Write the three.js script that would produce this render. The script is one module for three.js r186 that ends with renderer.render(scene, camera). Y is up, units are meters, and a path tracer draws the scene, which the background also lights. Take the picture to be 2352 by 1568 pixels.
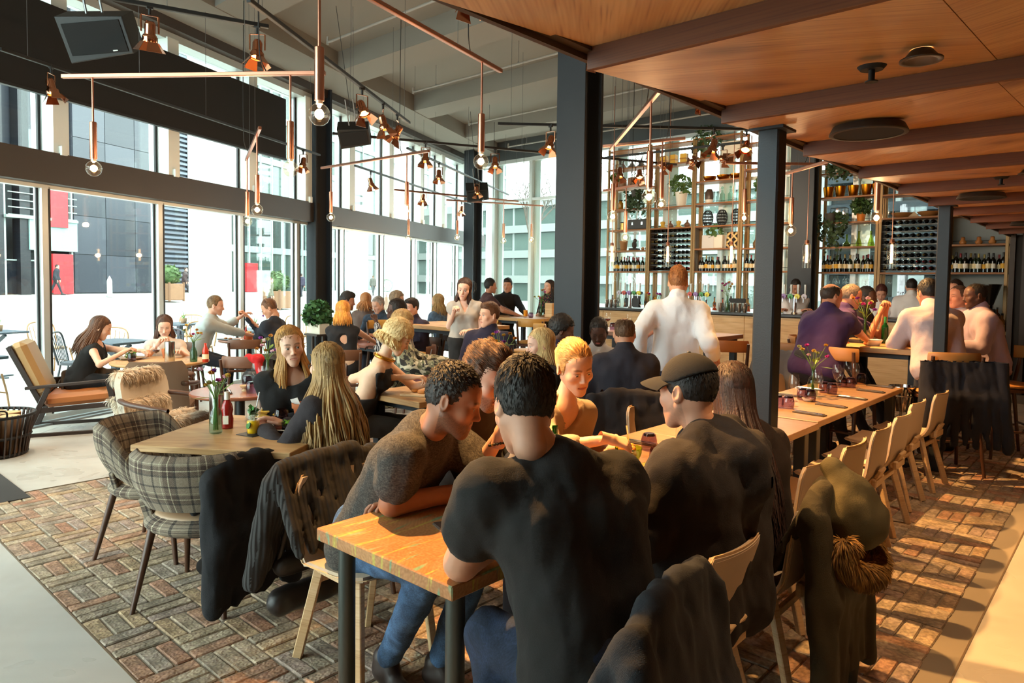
import * as THREE from 'three';
import { ImprovedNoise } from 'three/addons/math/ImprovedNoise.js';
import { RectAreaLightUniformsLib } from 'three/addons/lights/RectAreaLightUniformsLib.js';
import { FontLoader } from 'three/addons/loaders/FontLoader.js';
import { TextGeometry } from 'three/addons/geometries/TextGeometry.js';

// ---------- camera, sky, exposure ----------
const scene = new THREE.Scene();
const camera = new THREE.PerspectiveCamera(2 * Math.atan(784 / 1602.81) * 180 / Math.PI, 1.5, 0.05, 400);
camera.position.set(0, 1.62, 0);
camera.rotation.order = 'YXZ';
camera.rotation.set(-0.0472754, 0.733747, 0.0128238);
camera.setViewOffset(2352, 1568, 0, 57.7, 2352, 1568);
const renderer = new THREE.WebGLRenderer({ antialias: true });
renderer.toneMapping = THREE.LinearToneMapping;
renderer.toneMappingExposure = 1.0;
renderer.shadowMap.enabled = true;
RectAreaLightUniformsLib.init();
scene.background = new THREE.Color(0.93, 0.98, 1.0);
scene.backgroundIntensity = 12;

// ---------- helpers ----------
let sd = 12345;
const rnd = () => { sd = (sd * 1664525 + 1013904223) % 4294967296; return sd / 4294967296; };
const rr = (a, b) => a + (b - a) * rnd();
const pick = (a) => a[Math.floor(rnd() * a.length)];
const nz = new ImprovedNoise(), noise = (x, y, z = 0) => nz.noise(x + 37.1, y + 11.7, z + 5.3);
const fbm = (x, y, z = 0, o = 4) => { let s = 0, a = 0.5; for (let i = 0; i < o; i++) { s += a * noise(x, y, z); x *= 2.03; y *= 2.03; z *= 2.03; a *= 0.5; } return s; };
const V = (x, y, z) => new THREE.Vector3(x, y, z), V3 = (a) => new THREE.Vector3(a[0], a[1], a[2]);
const cl = (x, a = 0, b = 1) => Math.min(b, Math.max(a, x)), mix = (a, b, t) => a + (b - a) * t, ss = (a, b, x) => { x = cl((x - a) / (b - a)); return x * x * (3 - 2 * x); };
const PI = Math.PI;

// procedural textures: f(u,v) -> [r,g,b] in sRGB 0..1 (colour) or a number (bump)
function tex(w, h, f, repeat = 1, colour = true) {
  const d = new Uint8Array(w * h * 4);
  for (let y = 0; y < h; y++) for (let x = 0; x < w; x++) {
    const c = f(x / w, y / h), o = (y * w + x) * 4;
    if (colour) for (let k = 0; k < 3; k++) d[o + k] = cl(c[k]) * 255; else d[o] = d[o + 1] = d[o + 2] = cl(c) * 255;
    d[o + 3] = 255;
  }
  const t = new THREE.DataTexture(d, w, h);
  t.wrapS = t.wrapT = THREE.RepeatWrapping; t.magFilter = THREE.LinearFilter; t.minFilter = THREE.LinearFilter;
  if (colour) t.colorSpace = THREE.SRGBColorSpace;
  if (Array.isArray(repeat)) t.repeat.set(...repeat); else t.repeat.set(repeat, repeat);
  t.needsUpdate = true;
  return t;
}
// noise that tiles over the unit square
const tn = (u, v, fu, fv = fu, s = 0) => { const a = u * 2 * PI, b = v * 2 * PI, ra = fu / (2 * PI), rb = fv / (2 * PI); return noise(Math.cos(a) * ra + s, Math.sin(a) * ra + Math.cos(b) * rb, Math.sin(b) * rb + s * 1.7); };
const hx = (h) => { const n = parseInt(h.slice(1), 16); return [(n >> 16) / 255, ((n >> 8) & 255) / 255, (n & 255) / 255]; };
const lerpc = (a, b, t) => [mix(a[0], b[0], t), mix(a[1], b[1], t), mix(a[2], b[2], t)];
const mats = {};
function mat(color, roughness = 0.7, o = {}) {
  const key = color + roughness + Object.entries(o).map(([k, v]) => k + (v?.uuid ?? v?.getHexString?.() ?? v)).join();
  if (mats[key]) return mats[key];
  const P = 'transmission clearcoat sheen thickness ior anisotropy specularIntensity attenuationColor'.split(' ').some((k) => k in o);
  return (mats[key] = new (P ? THREE.MeshPhysicalMaterial : THREE.MeshStandardMaterial)({ color, roughness, ...o }));
}
const metal = (c, r = 0.25, o) => mat(c, r, { metalness: 1, ...o });
const glassM = (c = '#ffffff', o = {}) => mat(c, 0.02, { transmission: 1, thickness: 0, ior: 1.5, ...o });

// geometry: everything carries position, normal, uv
function buv(g, s = 1) {
  const p = g.attributes.position, n = g.attributes.normal, uv = new Float32Array(p.count * 2);
  for (let i = 0; i < p.count; i++) {
    const x = p.getX(i), y = p.getY(i), z = p.getZ(i), ax = Math.abs(n.getX(i)), ay = Math.abs(n.getY(i)), az = Math.abs(n.getZ(i));
    const [a, b] = ay >= ax && ay >= az ? [x, z] : ax >= az ? [z, y] : [x, y];
    uv[i * 2] = a * s; uv[i * 2 + 1] = b * s;
  }
  g.setAttribute('uv', new THREE.BufferAttribute(uv, 2));
  return g;
}
const T = (g, x = 0, y = 0, z = 0, rx = 0, ry = 0, rz = 0, s = 1) => g.applyMatrix4(new THREE.Matrix4().compose(V(x, y, z), new THREE.Quaternion().setFromEuler(new THREE.Euler(rx, ry, rz, 'YXZ')), Array.isArray(s) ? V3(s) : V(s, s, s)));
function fromTris(P, I, smooth = true) {
  let g = new THREE.BufferGeometry();
  g.setAttribute('position', new THREE.BufferAttribute(P instanceof Float32Array ? P : new Float32Array(P), 3));
  g.setIndex(I);
  if (!smooth) g = g.toNonIndexed();
  g.computeVertexNormals();
  return buv(g);
}
// box centred on x,z with its base at y; c chamfers the edges
function bx(w, h, d, x = 0, y = 0, z = 0, c = 0) {
  const a = [w / 2, h / 2, d / 2], P = [], I = [], id = (sx, sy, sz, ax) => ((sx > 0) * 4 + (sy > 0) * 2 + (sz > 0)) * 3 + ax;
  c = Math.min(c, w * 0.45, h * 0.45, d * 0.45);
  if (!c) { const g = new THREE.BoxGeometry(w, h, d); g.translate(x, y + h / 2, z); return buv(g); }
  for (const sx of [-1, 1]) for (const sy of [-1, 1]) for (const sz of [-1, 1]) for (let ax = 0; ax < 3; ax++) {
    const s = [sx, sy, sz], q = [0, 1, 2].map((k) => s[k] * (a[k] - (k === ax ? 0 : c)));
    P.push(q[0] + x, q[1] + y + h / 2, q[2] + z);
  }
  const O = V(x, y + h / 2, z), p = (i) => V(P[i * 3], P[i * 3 + 1], P[i * 3 + 2]);
  const tri = (i, j, k) => { const A = p(i), B = p(j), C = p(k), n = B.clone().sub(A).cross(C.clone().sub(A)); n.dot(A.add(B).add(C).multiplyScalar(1 / 3).sub(O)) < 0 ? I.push(i, k, j) : I.push(i, j, k); };
  const quad = (i, j, k, l) => { tri(i, j, k); tri(i, k, l); };
  for (const s of [-1, 1]) { quad(id(s, -1, -1, 0), id(s, 1, -1, 0), id(s, 1, 1, 0), id(s, -1, 1, 0)); quad(id(-1, s, -1, 1), id(1, s, -1, 1), id(1, s, 1, 1), id(-1, s, 1, 1)); quad(id(-1, -1, s, 2), id(1, -1, s, 2), id(1, 1, s, 2), id(-1, 1, s, 2)); }
  for (const s of [-1, 1]) for (const t of [-1, 1]) { quad(id(s, t, -1, 0), id(s, t, 1, 0), id(s, t, 1, 1), id(s, t, -1, 1)); quad(id(s, -1, t, 0), id(s, 1, t, 0), id(s, 1, t, 2), id(s, -1, t, 2)); quad(id(-1, s, t, 1), id(1, s, t, 1), id(1, s, t, 2), id(-1, s, t, 2)); }
  for (const sx of [-1, 1]) for (const sy of [-1, 1]) for (const sz of [-1, 1]) tri(id(sx, sy, sz, 0), id(sx, sy, sz, 1), id(sx, sy, sz, 2));
  return fromTris(P, I, false);
}
// bar of rectangular section from a to b
function bar(a, b, w, h = w, c = 0.004) {
  a = V3(a); b = V3(b); const L = a.distanceTo(b), g = bx(w, L, h, 0, 0, 0, c);
  return g.applyQuaternion(new THREE.Quaternion().setFromUnitVectors(V(0, 1, 0), b.clone().sub(a).normalize())).translate(a.x, a.y, a.z);
}
// horizontal bar whose section stays upright
function beam(a, b, w, h) { const dx = b[0] - a[0], dz = b[2] - a[2], L = Math.hypot(dx, dz), g = bx(w, h, L, 0, -h / 2, 0, 0.004); return T(g, (a[0] + b[0]) / 2, (a[1] + b[1]) / 2, (a[2] + b[2]) / 2, Math.atan2(a[1] - b[1], L), Math.atan2(dx, dz)); }
const cyl = (r0, r1, h, x = 0, y = 0, z = 0, n = 16) => new THREE.CylinderGeometry(r1, r0, h, n).translate(x, y + h / 2, z);
function rod(a, b, r0, r1 = r0, n = 10) { a = V3(a); b = V3(b); const g = new THREE.CylinderGeometry(r1, r0, a.distanceTo(b), n); return g.translate(0, a.distanceTo(b) / 2, 0).applyQuaternion(new THREE.Quaternion().setFromUnitVectors(V(0, 1, 0), b.clone().sub(a).normalize())).translate(a.x, a.y, a.z); }
const lathe = (pts, n = 24) => new THREE.LatheGeometry(pts.map(([x, y]) => new THREE.Vector2(x, y)), n);
const ball = (r, x = 0, y = 0, z = 0, n = 14, sx = 1, sy = 1, sz = 1) => new THREE.SphereGeometry(r, n, Math.max(6, n >> 1)).scale(sx, sy, sz).translate(x, y, z);
const tube = (pts, r, n = 24, k = 8, closed = false) => new THREE.TubeGeometry(new THREE.CatmullRomCurve3(pts.map(V3), closed, 'catmullrom', 0.5), n, r, k, closed);
function extr(pts, depth, bevel = 0, y = 0) { const s = new THREE.Shape(pts.map(([a, b]) => new THREE.Vector2(a, b))); return buv(new THREE.ExtrudeGeometry(s, { depth, bevelEnabled: bevel > 0, bevelSize: bevel, bevelThickness: bevel, bevelSegments: 2, curveSegments: 6 })); }
// plan polygon [[x,z]...] extruded up from y by h
const slab = (pts, y, h) => { const g = extr(pts.map(([x, z]) => [x, -z]), h); g.rotateX(-PI / 2).translate(0, y, 0); return buv(g); };
// surface from a grid function f(u,v)->[x,y,z], thickened by t along its normal
function sheet(f, nu, nv, t = 0, closedU = false) {
  const P = [], I = [], W = nu + 1, top = [];
  for (let j = 0; j <= nv; j++) for (let i = 0; i <= nu; i++) P.push(...f(i / nu, j / nv));
  for (let j = 0; j < nv; j++) for (let i = 0; i < nu; i++) { const a = j * W + i, b = a + 1, c = a + W, d = c + 1; I.push(a, b, d, a, d, c); }
  if (t) {
    const g = new THREE.BufferGeometry(); g.setAttribute('position', new THREE.BufferAttribute(new Float32Array(P), 3)); g.setIndex(I.slice()); g.computeVertexNormals();
    const n = g.attributes.normal, K = P.length / 3, m = I.length;
    for (let i = 0; i < K; i++) P.push(P[i * 3] - n.getX(i) * t, P[i * 3 + 1] - n.getY(i) * t, P[i * 3 + 2] - n.getZ(i) * t);
    for (let i = 0; i < m; i += 3) I.push(I[i] + K, I[i + 2] + K, I[i + 1] + K);
    const edge = (a, b) => { const q = P.length / 3; for (const v of [a, b, b + K, a + K]) P.push(P[v * 3], P[v * 3 + 1], P[v * 3 + 2]); I.push(q, q + 2, q + 1, q, q + 3, q + 2); };
    for (let i = 0; i < nu; i++) { edge(i, i + 1); edge(nv * W + i + 1, nv * W + i); }
    if (!closedU) for (let j = 0; j < nv; j++) { edge((j + 1) * W, j * W); edge(j * W + nu, (j + 1) * W + nu); }
  }
  const g = fromTris(P, I), uv = g.attributes.uv;
  for (let k = 0, i = 0; k < (t ? 2 : 1); k++) for (let b = 0; b <= nv; b++) for (let a = 0; a <= nu; a++, i++) uv.setXY(i, a / nu, b / nv);
  return g;
}
function merge(list) {
  list = list.flat(9).filter(Boolean);
  if (list.length === 1) return list[0];
  let n = 0, m = 0; const col = list.some((g) => g.attributes.color);
  for (const g of list) { n += g.attributes.position.count; m += g.index ? g.index.count : g.attributes.position.count; }
  const P = new Float32Array(n * 3), N = new Float32Array(n * 3), U = new Float32Array(n * 2), I = new Uint32Array(m), C = col && new Float32Array(n * 3).fill(1);
  let a = 0, b = 0;
  for (const g of list) {
    const k = g.attributes.position.count;
    P.set(g.attributes.position.array, a * 3); N.set(g.attributes.normal.array, a * 3); if (g.attributes.uv) U.set(g.attributes.uv.array, a * 2);
    if (col && g.attributes.color) C.set(g.attributes.color.array, a * 3);
    if (g.index) for (let i = 0; i < g.index.count; i++) I[b++] = g.index.array[i] + a; else for (let i = 0; i < k; i++) I[b++] = i + a;
    a += k;
  }
  const g = new THREE.BufferGeometry();
  g.setAttribute('position', new THREE.BufferAttribute(P, 3)); g.setAttribute('normal', new THREE.BufferAttribute(N, 3)); g.setAttribute('uv', new THREE.BufferAttribute(U, 2));
  if (col) g.setAttribute('color', new THREE.BufferAttribute(C, 3));
  g.setIndex(new THREE.BufferAttribute(I, 1));
  return g;
}
const taken = {};
const numbered = (n) => { const k = (taken[n] = (taken[n] ?? -1) + 1); return k ? n + '_' + String(k).padStart(3, '0') : n; };
function mesh(name, geo, m, parent = scene, label) {
  const o = new THREE.Mesh(Array.isArray(geo) ? merge(geo) : geo, m);
  o.name = parent === scene ? numbered(name) : name; o.castShadow = o.receiveShadow = true;
  if (label) o.userData.label = label;
  parent.add(o); return o;
}
function tag(o, label, category, group) { Object.assign(o.userData, { label, category }); if (group) o.userData.group = group; return o; }
function thing(name, label, category, [x, y, z] = [0, 0, 0], turn = 0, group) { const o = new THREE.Group(); o.name = numbered(name); o.position.set(x, y, z); o.rotation.y = turn; scene.add(o); return tag(o, label, category, group); }
function struct(name, geo, m, parent = scene) { const o = mesh(name, geo, m, parent); o.userData.kind = 'structure'; return o; }
function dup(o, [x, y, z], turn, label, group) { const c = o.clone(); c.name = numbered(o.name.replace(/_\d+$/, '')); c.userData = { ...o.userData }; scene.add(c); c.position.set(x, y, z); c.rotation.set(0, turn, 0); if (label) c.userData.label = label; if (group) c.userData.group = group; return c; }
const ord = ['first', 'second', 'third', 'fourth', 'fifth', 'sixth', 'seventh', 'eighth', 'ninth', 'tenth', 'eleventh', 'twelfth', 'thirteenth', 'fourteenth', 'fifteenth', 'sixteenth', 'seventeenth', 'eighteenth', 'nineteenth', 'twentieth'];
// the glazed front runs askew: W(s, off, y) is a point s metres along it, off metres outside it
const AX = -0.39555, AZ = -0.91845, FX = -9.268, FZ = -2.313;
const W = (s, off = 0, y = 0) => [FX + AX * s - 0.91845 * off, y, FZ + AZ * s + 0.39555 * off];
const WTURN = Math.atan2(AX, AZ); // +z of a thing turned by this runs along the front

// ---------- materials ----------
const woodTex = (c1, c2, c3, seed, ring = 9, knots = 3) => tex(512, 512, (u, v) => {
  let w = tn(u, v, 2, 2, seed) * 0.5, k = 0;
  for (let i = 0; i < knots; i++) { const dx = ((u - (0.17 + i * 0.37) % 1 + 1.5) % 1 - 0.5) * 1.2, dy = ((v - (0.31 + i * 0.53) % 1 + 1.5) % 1 - 0.5) * 7, d = Math.hypot(dx * 5, dy); w += 0.5 * Math.exp(-d * 1.6); k = Math.max(k, Math.exp(-d * d * 9)); }
  const g = 0.5 + 0.5 * Math.sin((v * ring + w * 2.4 + tn(u, v, 3, 6, seed + 4) * 0.8) * 2 * PI), f = tn(u, v, 10, 160, seed + 2);
  let c = lerpc(hx(c1), hx(c2), cl(0.35 * g + 0.35 + 0.5 * f + 0.5 * tn(u, v, 1.5, 9, seed + 8)));
  return lerpc(c, hx(c3), cl(k * 0.75 + Math.max(0, f - 0.33) * 1.2));
});
const oakT = woodTex('#c09a68', '#a87d4c', '#6b4526', 3), ashT = woodTex('#d2b48c', '#bf9c70', '#8d6a46', 11, 7, 1), soffT = woodTex('#d3a068', '#b47c46', '#7a4a26', 21, 5, 4), palebarT = woodTex('#dcb888', '#c79d68', '#8a6238', 31, 6, 3), greyoakT = woodTex('#a98a66', '#96764f', '#6c4e33', 41, 8, 2);
const rep = (t, a, b, rot = 0) => { const c = t.clone(); c.repeat.set(a, b); c.rotation = rot; c.needsUpdate = true; return c; };
const oak = mat('#ffffff', 0.5, { map: oakT }), ash = mat('#ffffff', 0.55, { map: ashT }), barwood = mat('#ffffff', 0.55, { map: rep(palebarT, 0.5, 0.9) }), greyoak = mat('#d8ccc0', 0.45, { map: greyoakT });
const walnut = mat('#3a2619', 0.45), darkwood = mat('#2c1d15', 0.5), shelfwood = mat('#b98a55', 0.55, { map: rep(ashT, 1, 1) });
const steelDark = mat('#23282e', 0.55, { metalness: 0.2, bumpMap: tex(128, 128, (u, v) => 0.5 + 0.5 * tn(u, v, 60, 60, 3), 4, false), bumpScale: 0.0004 }), black = mat('#141414', 0.5), blackMatt = mat('#171310', 0.9), frameM = mat('#c9cfcd', 0.35, { metalness: 0.3 }), finM = mat('#dfe6e2', 0.5), frameDark = mat('#3f4446', 0.45);
const copper = metal('#c98a70', 0.28), copperShiny = metal('#d08a66', 0.12), chrome = metal('#d8d8d8', 0.08), brass = metal('#c39a55', 0.25), iron = mat('#1d1c1c', 0.6, { metalness: 0.5 });
const concT = tex(512, 512, (u, v) => { const a = tn(u, v, 3, 3, 1) + 0.6 * tn(u, v, 9, 9, 5) + 0.25 * tn(u, v, 40, 40, 7), b = cl(0.5 + 0.45 * a); return lerpc(hx('#a8a49c'), hx('#c8c2b8'), b); }, 0.28);
const concR = tex(256, 256, (u, v) => 0.36 + 0.2 * tn(u, v, 5, 5, 9) + 0.12 * tn(u, v, 30, 30, 2), 0.35, false);
const concrete = mat('#ffffff', 1, { map: concT, roughnessMap: concR });
const ceilM = mat('#7f7b73', 0.9), transomM = mat('#38302a', 0.55), brownM = mat('#57493e', 0.6);
const pane = glassM('#eef8f5'), clear = glassM('#ffffff');

// ---------- room shell ----------
const ROOM = [W(-5.4), W(13.2)].map((p) => [p[0], p[2]]);
const plan = [ROOM[0], ROOM[1], [-14.6, -14.2], [2.6, -14.2], [2.6, 3.1], [-6.9, 3.1]];
const BX0 = -6.17, BX1 = -0.525, BZ0 = -1.035, BZ1 = -10.26;
struct('floor', slab(plan, -0.2, 0.2 - 0.03), mat('#77726b', 0.9));
struct('floor', [slab([[-6.2, -1.03], [-6.2, 3.05], [2.6, 3.05], [2.6, -1.03]], -0.03, 0.03), slab([ROOM[0], W(6.1).filter((_, i) => i !== 1), [-6.2, W(6.1)[2]], [-6.2, 3.05]], -0.03, 0.03), slab([[-0.52, -1.03], [2.6, -1.03], [2.6, -14.2], [-0.52, -14.2]], -0.03, 0.03), slab([[-6.2, W(6.1)[2]], W(6.1).filter((_, i) => i !== 1), ROOM[1], [-14.6, -14.2], [-6.2, -14.2]], -0.03, 0.03), slab([[-6.2, -10.27], [-6.2, -14.2], [-0.52, -14.2], [-0.52, -10.27]], -0.03, 0.03)], concrete);
// brick carpet: basket weave of three-brick blocks, 0.2305 m square
const brickT = tex(256, 256, (u, v) => { const a = tn(u, v, 5, 5, 2), b = tn(u, v, 22, 22, 6), c = tn(u, v, 60, 60, 4), k = cl(0.62 + 0.5 * a + 0.4 * b + 0.25 * c); return [k, k * (0.97 + 0.06 * b), k * (0.94 + 0.1 * a)].map((x) => 0.55 + 0.45 * x); }, [2.2, 2.2]);
const brickB = tex(256, 256, (u, v) => 0.5 + 0.5 * (tn(u, v, 8, 8, 3) * 0.7 + tn(u, v, 35, 35, 8) * 0.6), [2.6, 2.6], false);
const brickCols = ['#bda98f', '#bda28a', '#cab79c', '#b0a08e', '#bd9579', '#ab9b85', '#c4a884', '#b6a192', '#c2ac8d', '#b98c70'].map((c) => mat(c, 0.75, { map: brickT, bumpMap: brickB, bumpScale: 0.006 }));
{
  const bed = struct('floor', slab([[-6.2, -1.03], [-0.52, -1.03], [-0.52, -10.27], [-6.2, -10.27]], -0.03, 0.0255), mat('#8f8473', 0.95)), brickFloor = bed;
  const P = 0.2305, L = P - 0.008, Wd = P / 3 - 0.0065, all = [], variants = [];
  for (let k = 0; k < 6; k++) {
    const g = bx(L, 0.014, Wd, 0, 0, 0, 0.005), p = g.attributes.position, sh = k * 7.3;
    for (let i = 0; i < p.count; i++) { const x = p.getX(i), z = p.getZ(i), y = p.getY(i); p.setX(i, x + 0.006 * noise(x * 25 + sh, z * 60, y * 9)); p.setZ(i, z + 0.0055 * noise(x * 22 + sh, z * 30 + 9, 3)); if (y > 0.007) p.setY(i, y + 0.0035 * noise(x * 14, z * 20, sh)); }
    g.computeVertexNormals(); variants.push(buv(g));
  }
  for (let i = 0; BX0 + (i + 1) * P < BX1 + 0.05; i++) for (let j = 0; BZ0 - (j + 1) * P > BZ1 - 0.05; j++) for (let k = 0; k < 3; k++) {
    const cx = BX0 + (i + 0.5) * P, cz = BZ0 - (j + 0.5) * P, o = (k - 1) * P / 3, alongZ = (i + j) % 2 === 0;
    const x = cx + (alongZ ? o : 0), z = cz + (alongZ ? 0 : o), d = Math.hypot(x, z);
    const right = x * 0.7427 - z * -0.6697, fw = -x * 0.6697 - z * 0.7427; // camera space
    const seen = fw > 0.5 && Math.abs(right) / fw < 0.75 && 1.62 / fw < 0.56 && !(x > -2.5 && x < -1.2 && z > -7) && !(x < -2.6 && z < -3);
    all.push({ x, z, d: seen ? d : 90 + d, t: (alongZ ? PI / 2 : 0) + rr(-0.02, 0.02) + (rnd() < 0.5 ? PI : 0), y: -0.012 + rr(-0.002, 0.003), v: Math.floor(rr(0, 6)), m: Math.floor(rr(0, brickCols.length)), ix: i });
  }
  all.sort((a, b) => a.d - b.d);
  const rest = brickCols.map(() => []);
  all.forEach((b, n) => {
    if (n < 300) { const o = mesh('brick', variants[b.v], brickCols[b.m], brickFloor); o.position.set(b.x, b.y, b.z); o.rotation.y = b.t; }
    else rest[b.m].push(T(variants[b.v].clone(), b.x, b.y, b.z, 0, b.t));
  });
  rest.forEach((l, k) => { const o = mesh('brick_paving', l, brickCols[k], brickFloor); o.userData.kind = 'stuff'; });
  // steel edge strip round the bricks
  struct('trim_1', [bx(5.68, 0.02, 0.008, -3.36, -0.018, -1.032), bx(0.008, 0.02, 9.24, -6.198, -0.018, -5.65), bx(0.008, 0.02, 9.24, -0.522, -0.018, -5.65)], mat('#7d6c56', 0.5, { metalness: 0.4 }));
}
struct('floor_mat', bx(1.5, 0.008, 0.9, 0, 0, 0), mat('#35322f', 0.95)).position.set(-6.75, 0, -0.95);
tag(scene.children[scene.children.length - 1], 'dark grey entrance mat lying on the pale concrete floor', 'mat').userData.kind = 'thing';

// solid walls behind and beside the camera
struct('wall_rear', [bx(5.2, 5.6, 0.2, 0, 0, 3.2), bx(4.4, 0.6, 0.2, -4.8, 4.8, 3.2)], mat('#8a8378', 0.9));
for (let i = 0; i < 3; i++) { const w = struct('window_' + (i + 40), [bx(0.08, 4.8, 0.12, -6.9 + i * 1.45, 0, 3.2), bx(1.45, 0.1, 0.12, -6.17 + i * 1.45, 2.6, 3.2)], frameM); mesh('pane', bx(1.37, 4.78, 0.014, -6.17 + i * 1.45, 0.01, 3.2), pane, w); }
struct('wall_right', [bx(0.2, 5.6, 17.4, 2.7, 0, -5.6)], mat('#7c5c3c', 0.9));
// ceiling: slab, downstand ribs along x, edge beam along the glazed front
struct('ceiling', slab(plan, 5.35, 0.3), ceilM);
const inFront = (z) => FX + AX * ((z - FZ) / AZ); // x of the glazed front at this z
[1.0, -1.55, -4.1, -6.65, -9.15, -11.6].forEach((z, i) => struct('ceiling_rib', [bx(2.6 - inFront(z), 0.32, 0.62, (2.6 + inFront(z)) / 2, 5.04, z - 0.31)], ceilM));
struct('ceiling_edge', slab([W(-5.4), W(13.2), W(13.2, -1.15), W(-5.4, -1.15)].map((p) => [p[0], p[2]]), 5.03, 0.33), ceilM);
// back wall (along x at z = -13.6): glazed left and centre, louvred darker right
const BZ = -13.75;
struct('wall_back', [bx(17.4, 0.5, 0.25, -5.9, 4.85, BZ), bx(17.4, 0.12, 0.25, -5.9, 0, BZ)], frameDark);
{
  const xs = [-14.1, -13.05, -11.75, -10.45, -9.15, -7.85, -6.55, -5.25, -3.95, -2.65];
  xs.forEach((x, i) => { if (i < 9) { const w = struct('window_' + (i + 1), [bx(0.09, 4.75, 0.16, x, 0.1, BZ), bx(0.2, 4.75, 0.05, x + 0.14, 0.1, BZ - 0.06)], frameM); const pw = (xs[i + 1] ?? x + 1.3) - x - 0.1; mesh('pane', bx(pw, 4.74, 0.012, x + 0.05 + pw / 2, 0.1, BZ - 0.04), pane, w); } });
  struct('wall_back_panel', [bx(5.2, 4.85, 0.1, 0, 0, BZ)], mat('#8b8f8d', 0.8));
  struct('trim_2', [bx(11.7, 0.07, 0.12, -8.35, 3.75, BZ), bx(17, 0.1, 0.2, -5.9, 4.76, BZ)], frameM);
}
// glazed front
{
  const sLow = [-4.85, -3.25, -1.62, 0, 1.63, 3.22, 4.66, 6.08, 7.65, 9.15, 10.35, 11.75, 13.0], along = (s, w, h, d, off, y) => T(bx(d, h, w), ...W(s, off, y), 0, WTURN);
  sLow.forEach((s, i) => {
    const w = struct('window_' + (i + 20), [along(s, 0.075, 2.66, 0.13, 0, 0), along(s + 0.01, 0.05, 1.85, 0.12, 0, 2.98)], frameM);
    mesh('fin', [along(s + 0.08, 0.19, 1.84, 0.34, -0.06, 2.98), along(s + 0.08, 0.07, 0.1, 0.36, -0.1, 2.99)], finM, w);
    mesh('gasket', [along(s - 0.05, 0.025, 2.62, 0.02, 0.0, 0.02), along(s + 0.05, 0.02, 2.62, 0.1, -0.02, 0.02), along(s - 0.03, 0.03, 1.82, 0.03, -0.02, 3.0)], black, w);
    if (i < sLow.length - 1) { const g = sLow[i + 1] - s; mesh('pane', along(s + g / 2, g - 0.07, 2.6, 0.014, 0.02, 0.05), pane, w); mesh('pane', along(s + g / 2, g - 0.05, 1.78, 0.014, 0.02, 3.02), pane, w); }
  });
  struct('trim_3', [along(4, 18.6, 0.06, 0.2, 0, 0), along(4, 18.6, 0.045, 0.1, -0.02, 2.62), along(4, 18.6, 0.12, 0.3, -0.05, 4.8)], frameM);
  struct('trim_4', [along(4, 18.6, 0.345, 0.3, -0.1, 2.66)], transomM);
  struct('trim_5', [along(4, 18.6, 0.16, 0.4, -0.15, 4.9)], transomM);
  struct('trim_6', [along(4, 18.6, 0.02, 0.05, -0.2, 0.0), along(4, 18.6, 0.02, 0.05, -0.35, 0.0)], mat('#8f9496', 0.4, { metalness: 0.6 }));
}
// dark hanging banner screen in front of the upper glazing
{
  const g = T(bx(0.05, 0.96, 8.2, 0, 0, 0, 0.004), ...W(-0.2, -0.36, 3.6), 0, WTURN);
  const b = thing('hanging_screen', 'long black fabric screen hung in front of the upper windows', 'screen');
  mesh('fabric_panel', g, blackMatt, b); mesh('bottom_rail', T(bx(0.06, 0.03, 8.22), ...W(-0.2, -0.36, 3.575), 0, WTURN), black, b);
}
// steel columns: H sections of the frame
function hColumn(x, z, w, d, h, label, turn = 0, y0 = 0) {
  const c = thing('steel_column', label, 'column', [x, y0, z], turn); c.userData.kind = 'structure';
  mesh('flange', bx(w, h, 0.035, 0, 0, d / 2 - 0.018, 0.003), steelDark, c); mesh('flange', bx(w, h, 0.035, 0, 0, -d / 2 + 0.018, 0.003), steelDark, c); mesh('web', bx(0.03, h, d - 0.06), steelDark, c);
  mesh('base_plate', bx(w + 0.1, 0.03, d + 0.1), steelDark, c);
  return c;
}
hColumn(-4.265, -5.71, 0.35, 0.31, 5.04, 'big grey steel column beside the curly haired man');
hColumn(-11.05, -7.04, 0.3, 0.34, 5.04, 'dark steel column between the window bays by the green plant box');
hColumn(-13.0, -12.85, 0.34, 0.34, 5.04, 'far steel corner column behind the standing waitress');
hColumn(-4.55, -12.78, 0.42, 0.24, 5.04, 'charcoal column in front of the bar shelves behind the barman');
const post = (x, z, label) => { const c = thing('steel_post', label, 'column', [x, 0, z]); c.userData.kind = 'structure'; mesh('shaft', bx(0.1, 2.37, 0.1, 0, 0, 0, 0.008), steelDark, c); mesh('head_plate', bx(0.16, 0.012, 0.16, 0, 2.34, 0), steelDark, c); };
post(-1.31, -3.25, 'slim square steel post at the middle of the long dining table'); post(-1.31, -7.12, 'slim square steel post at the far end of the long dining table');
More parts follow.
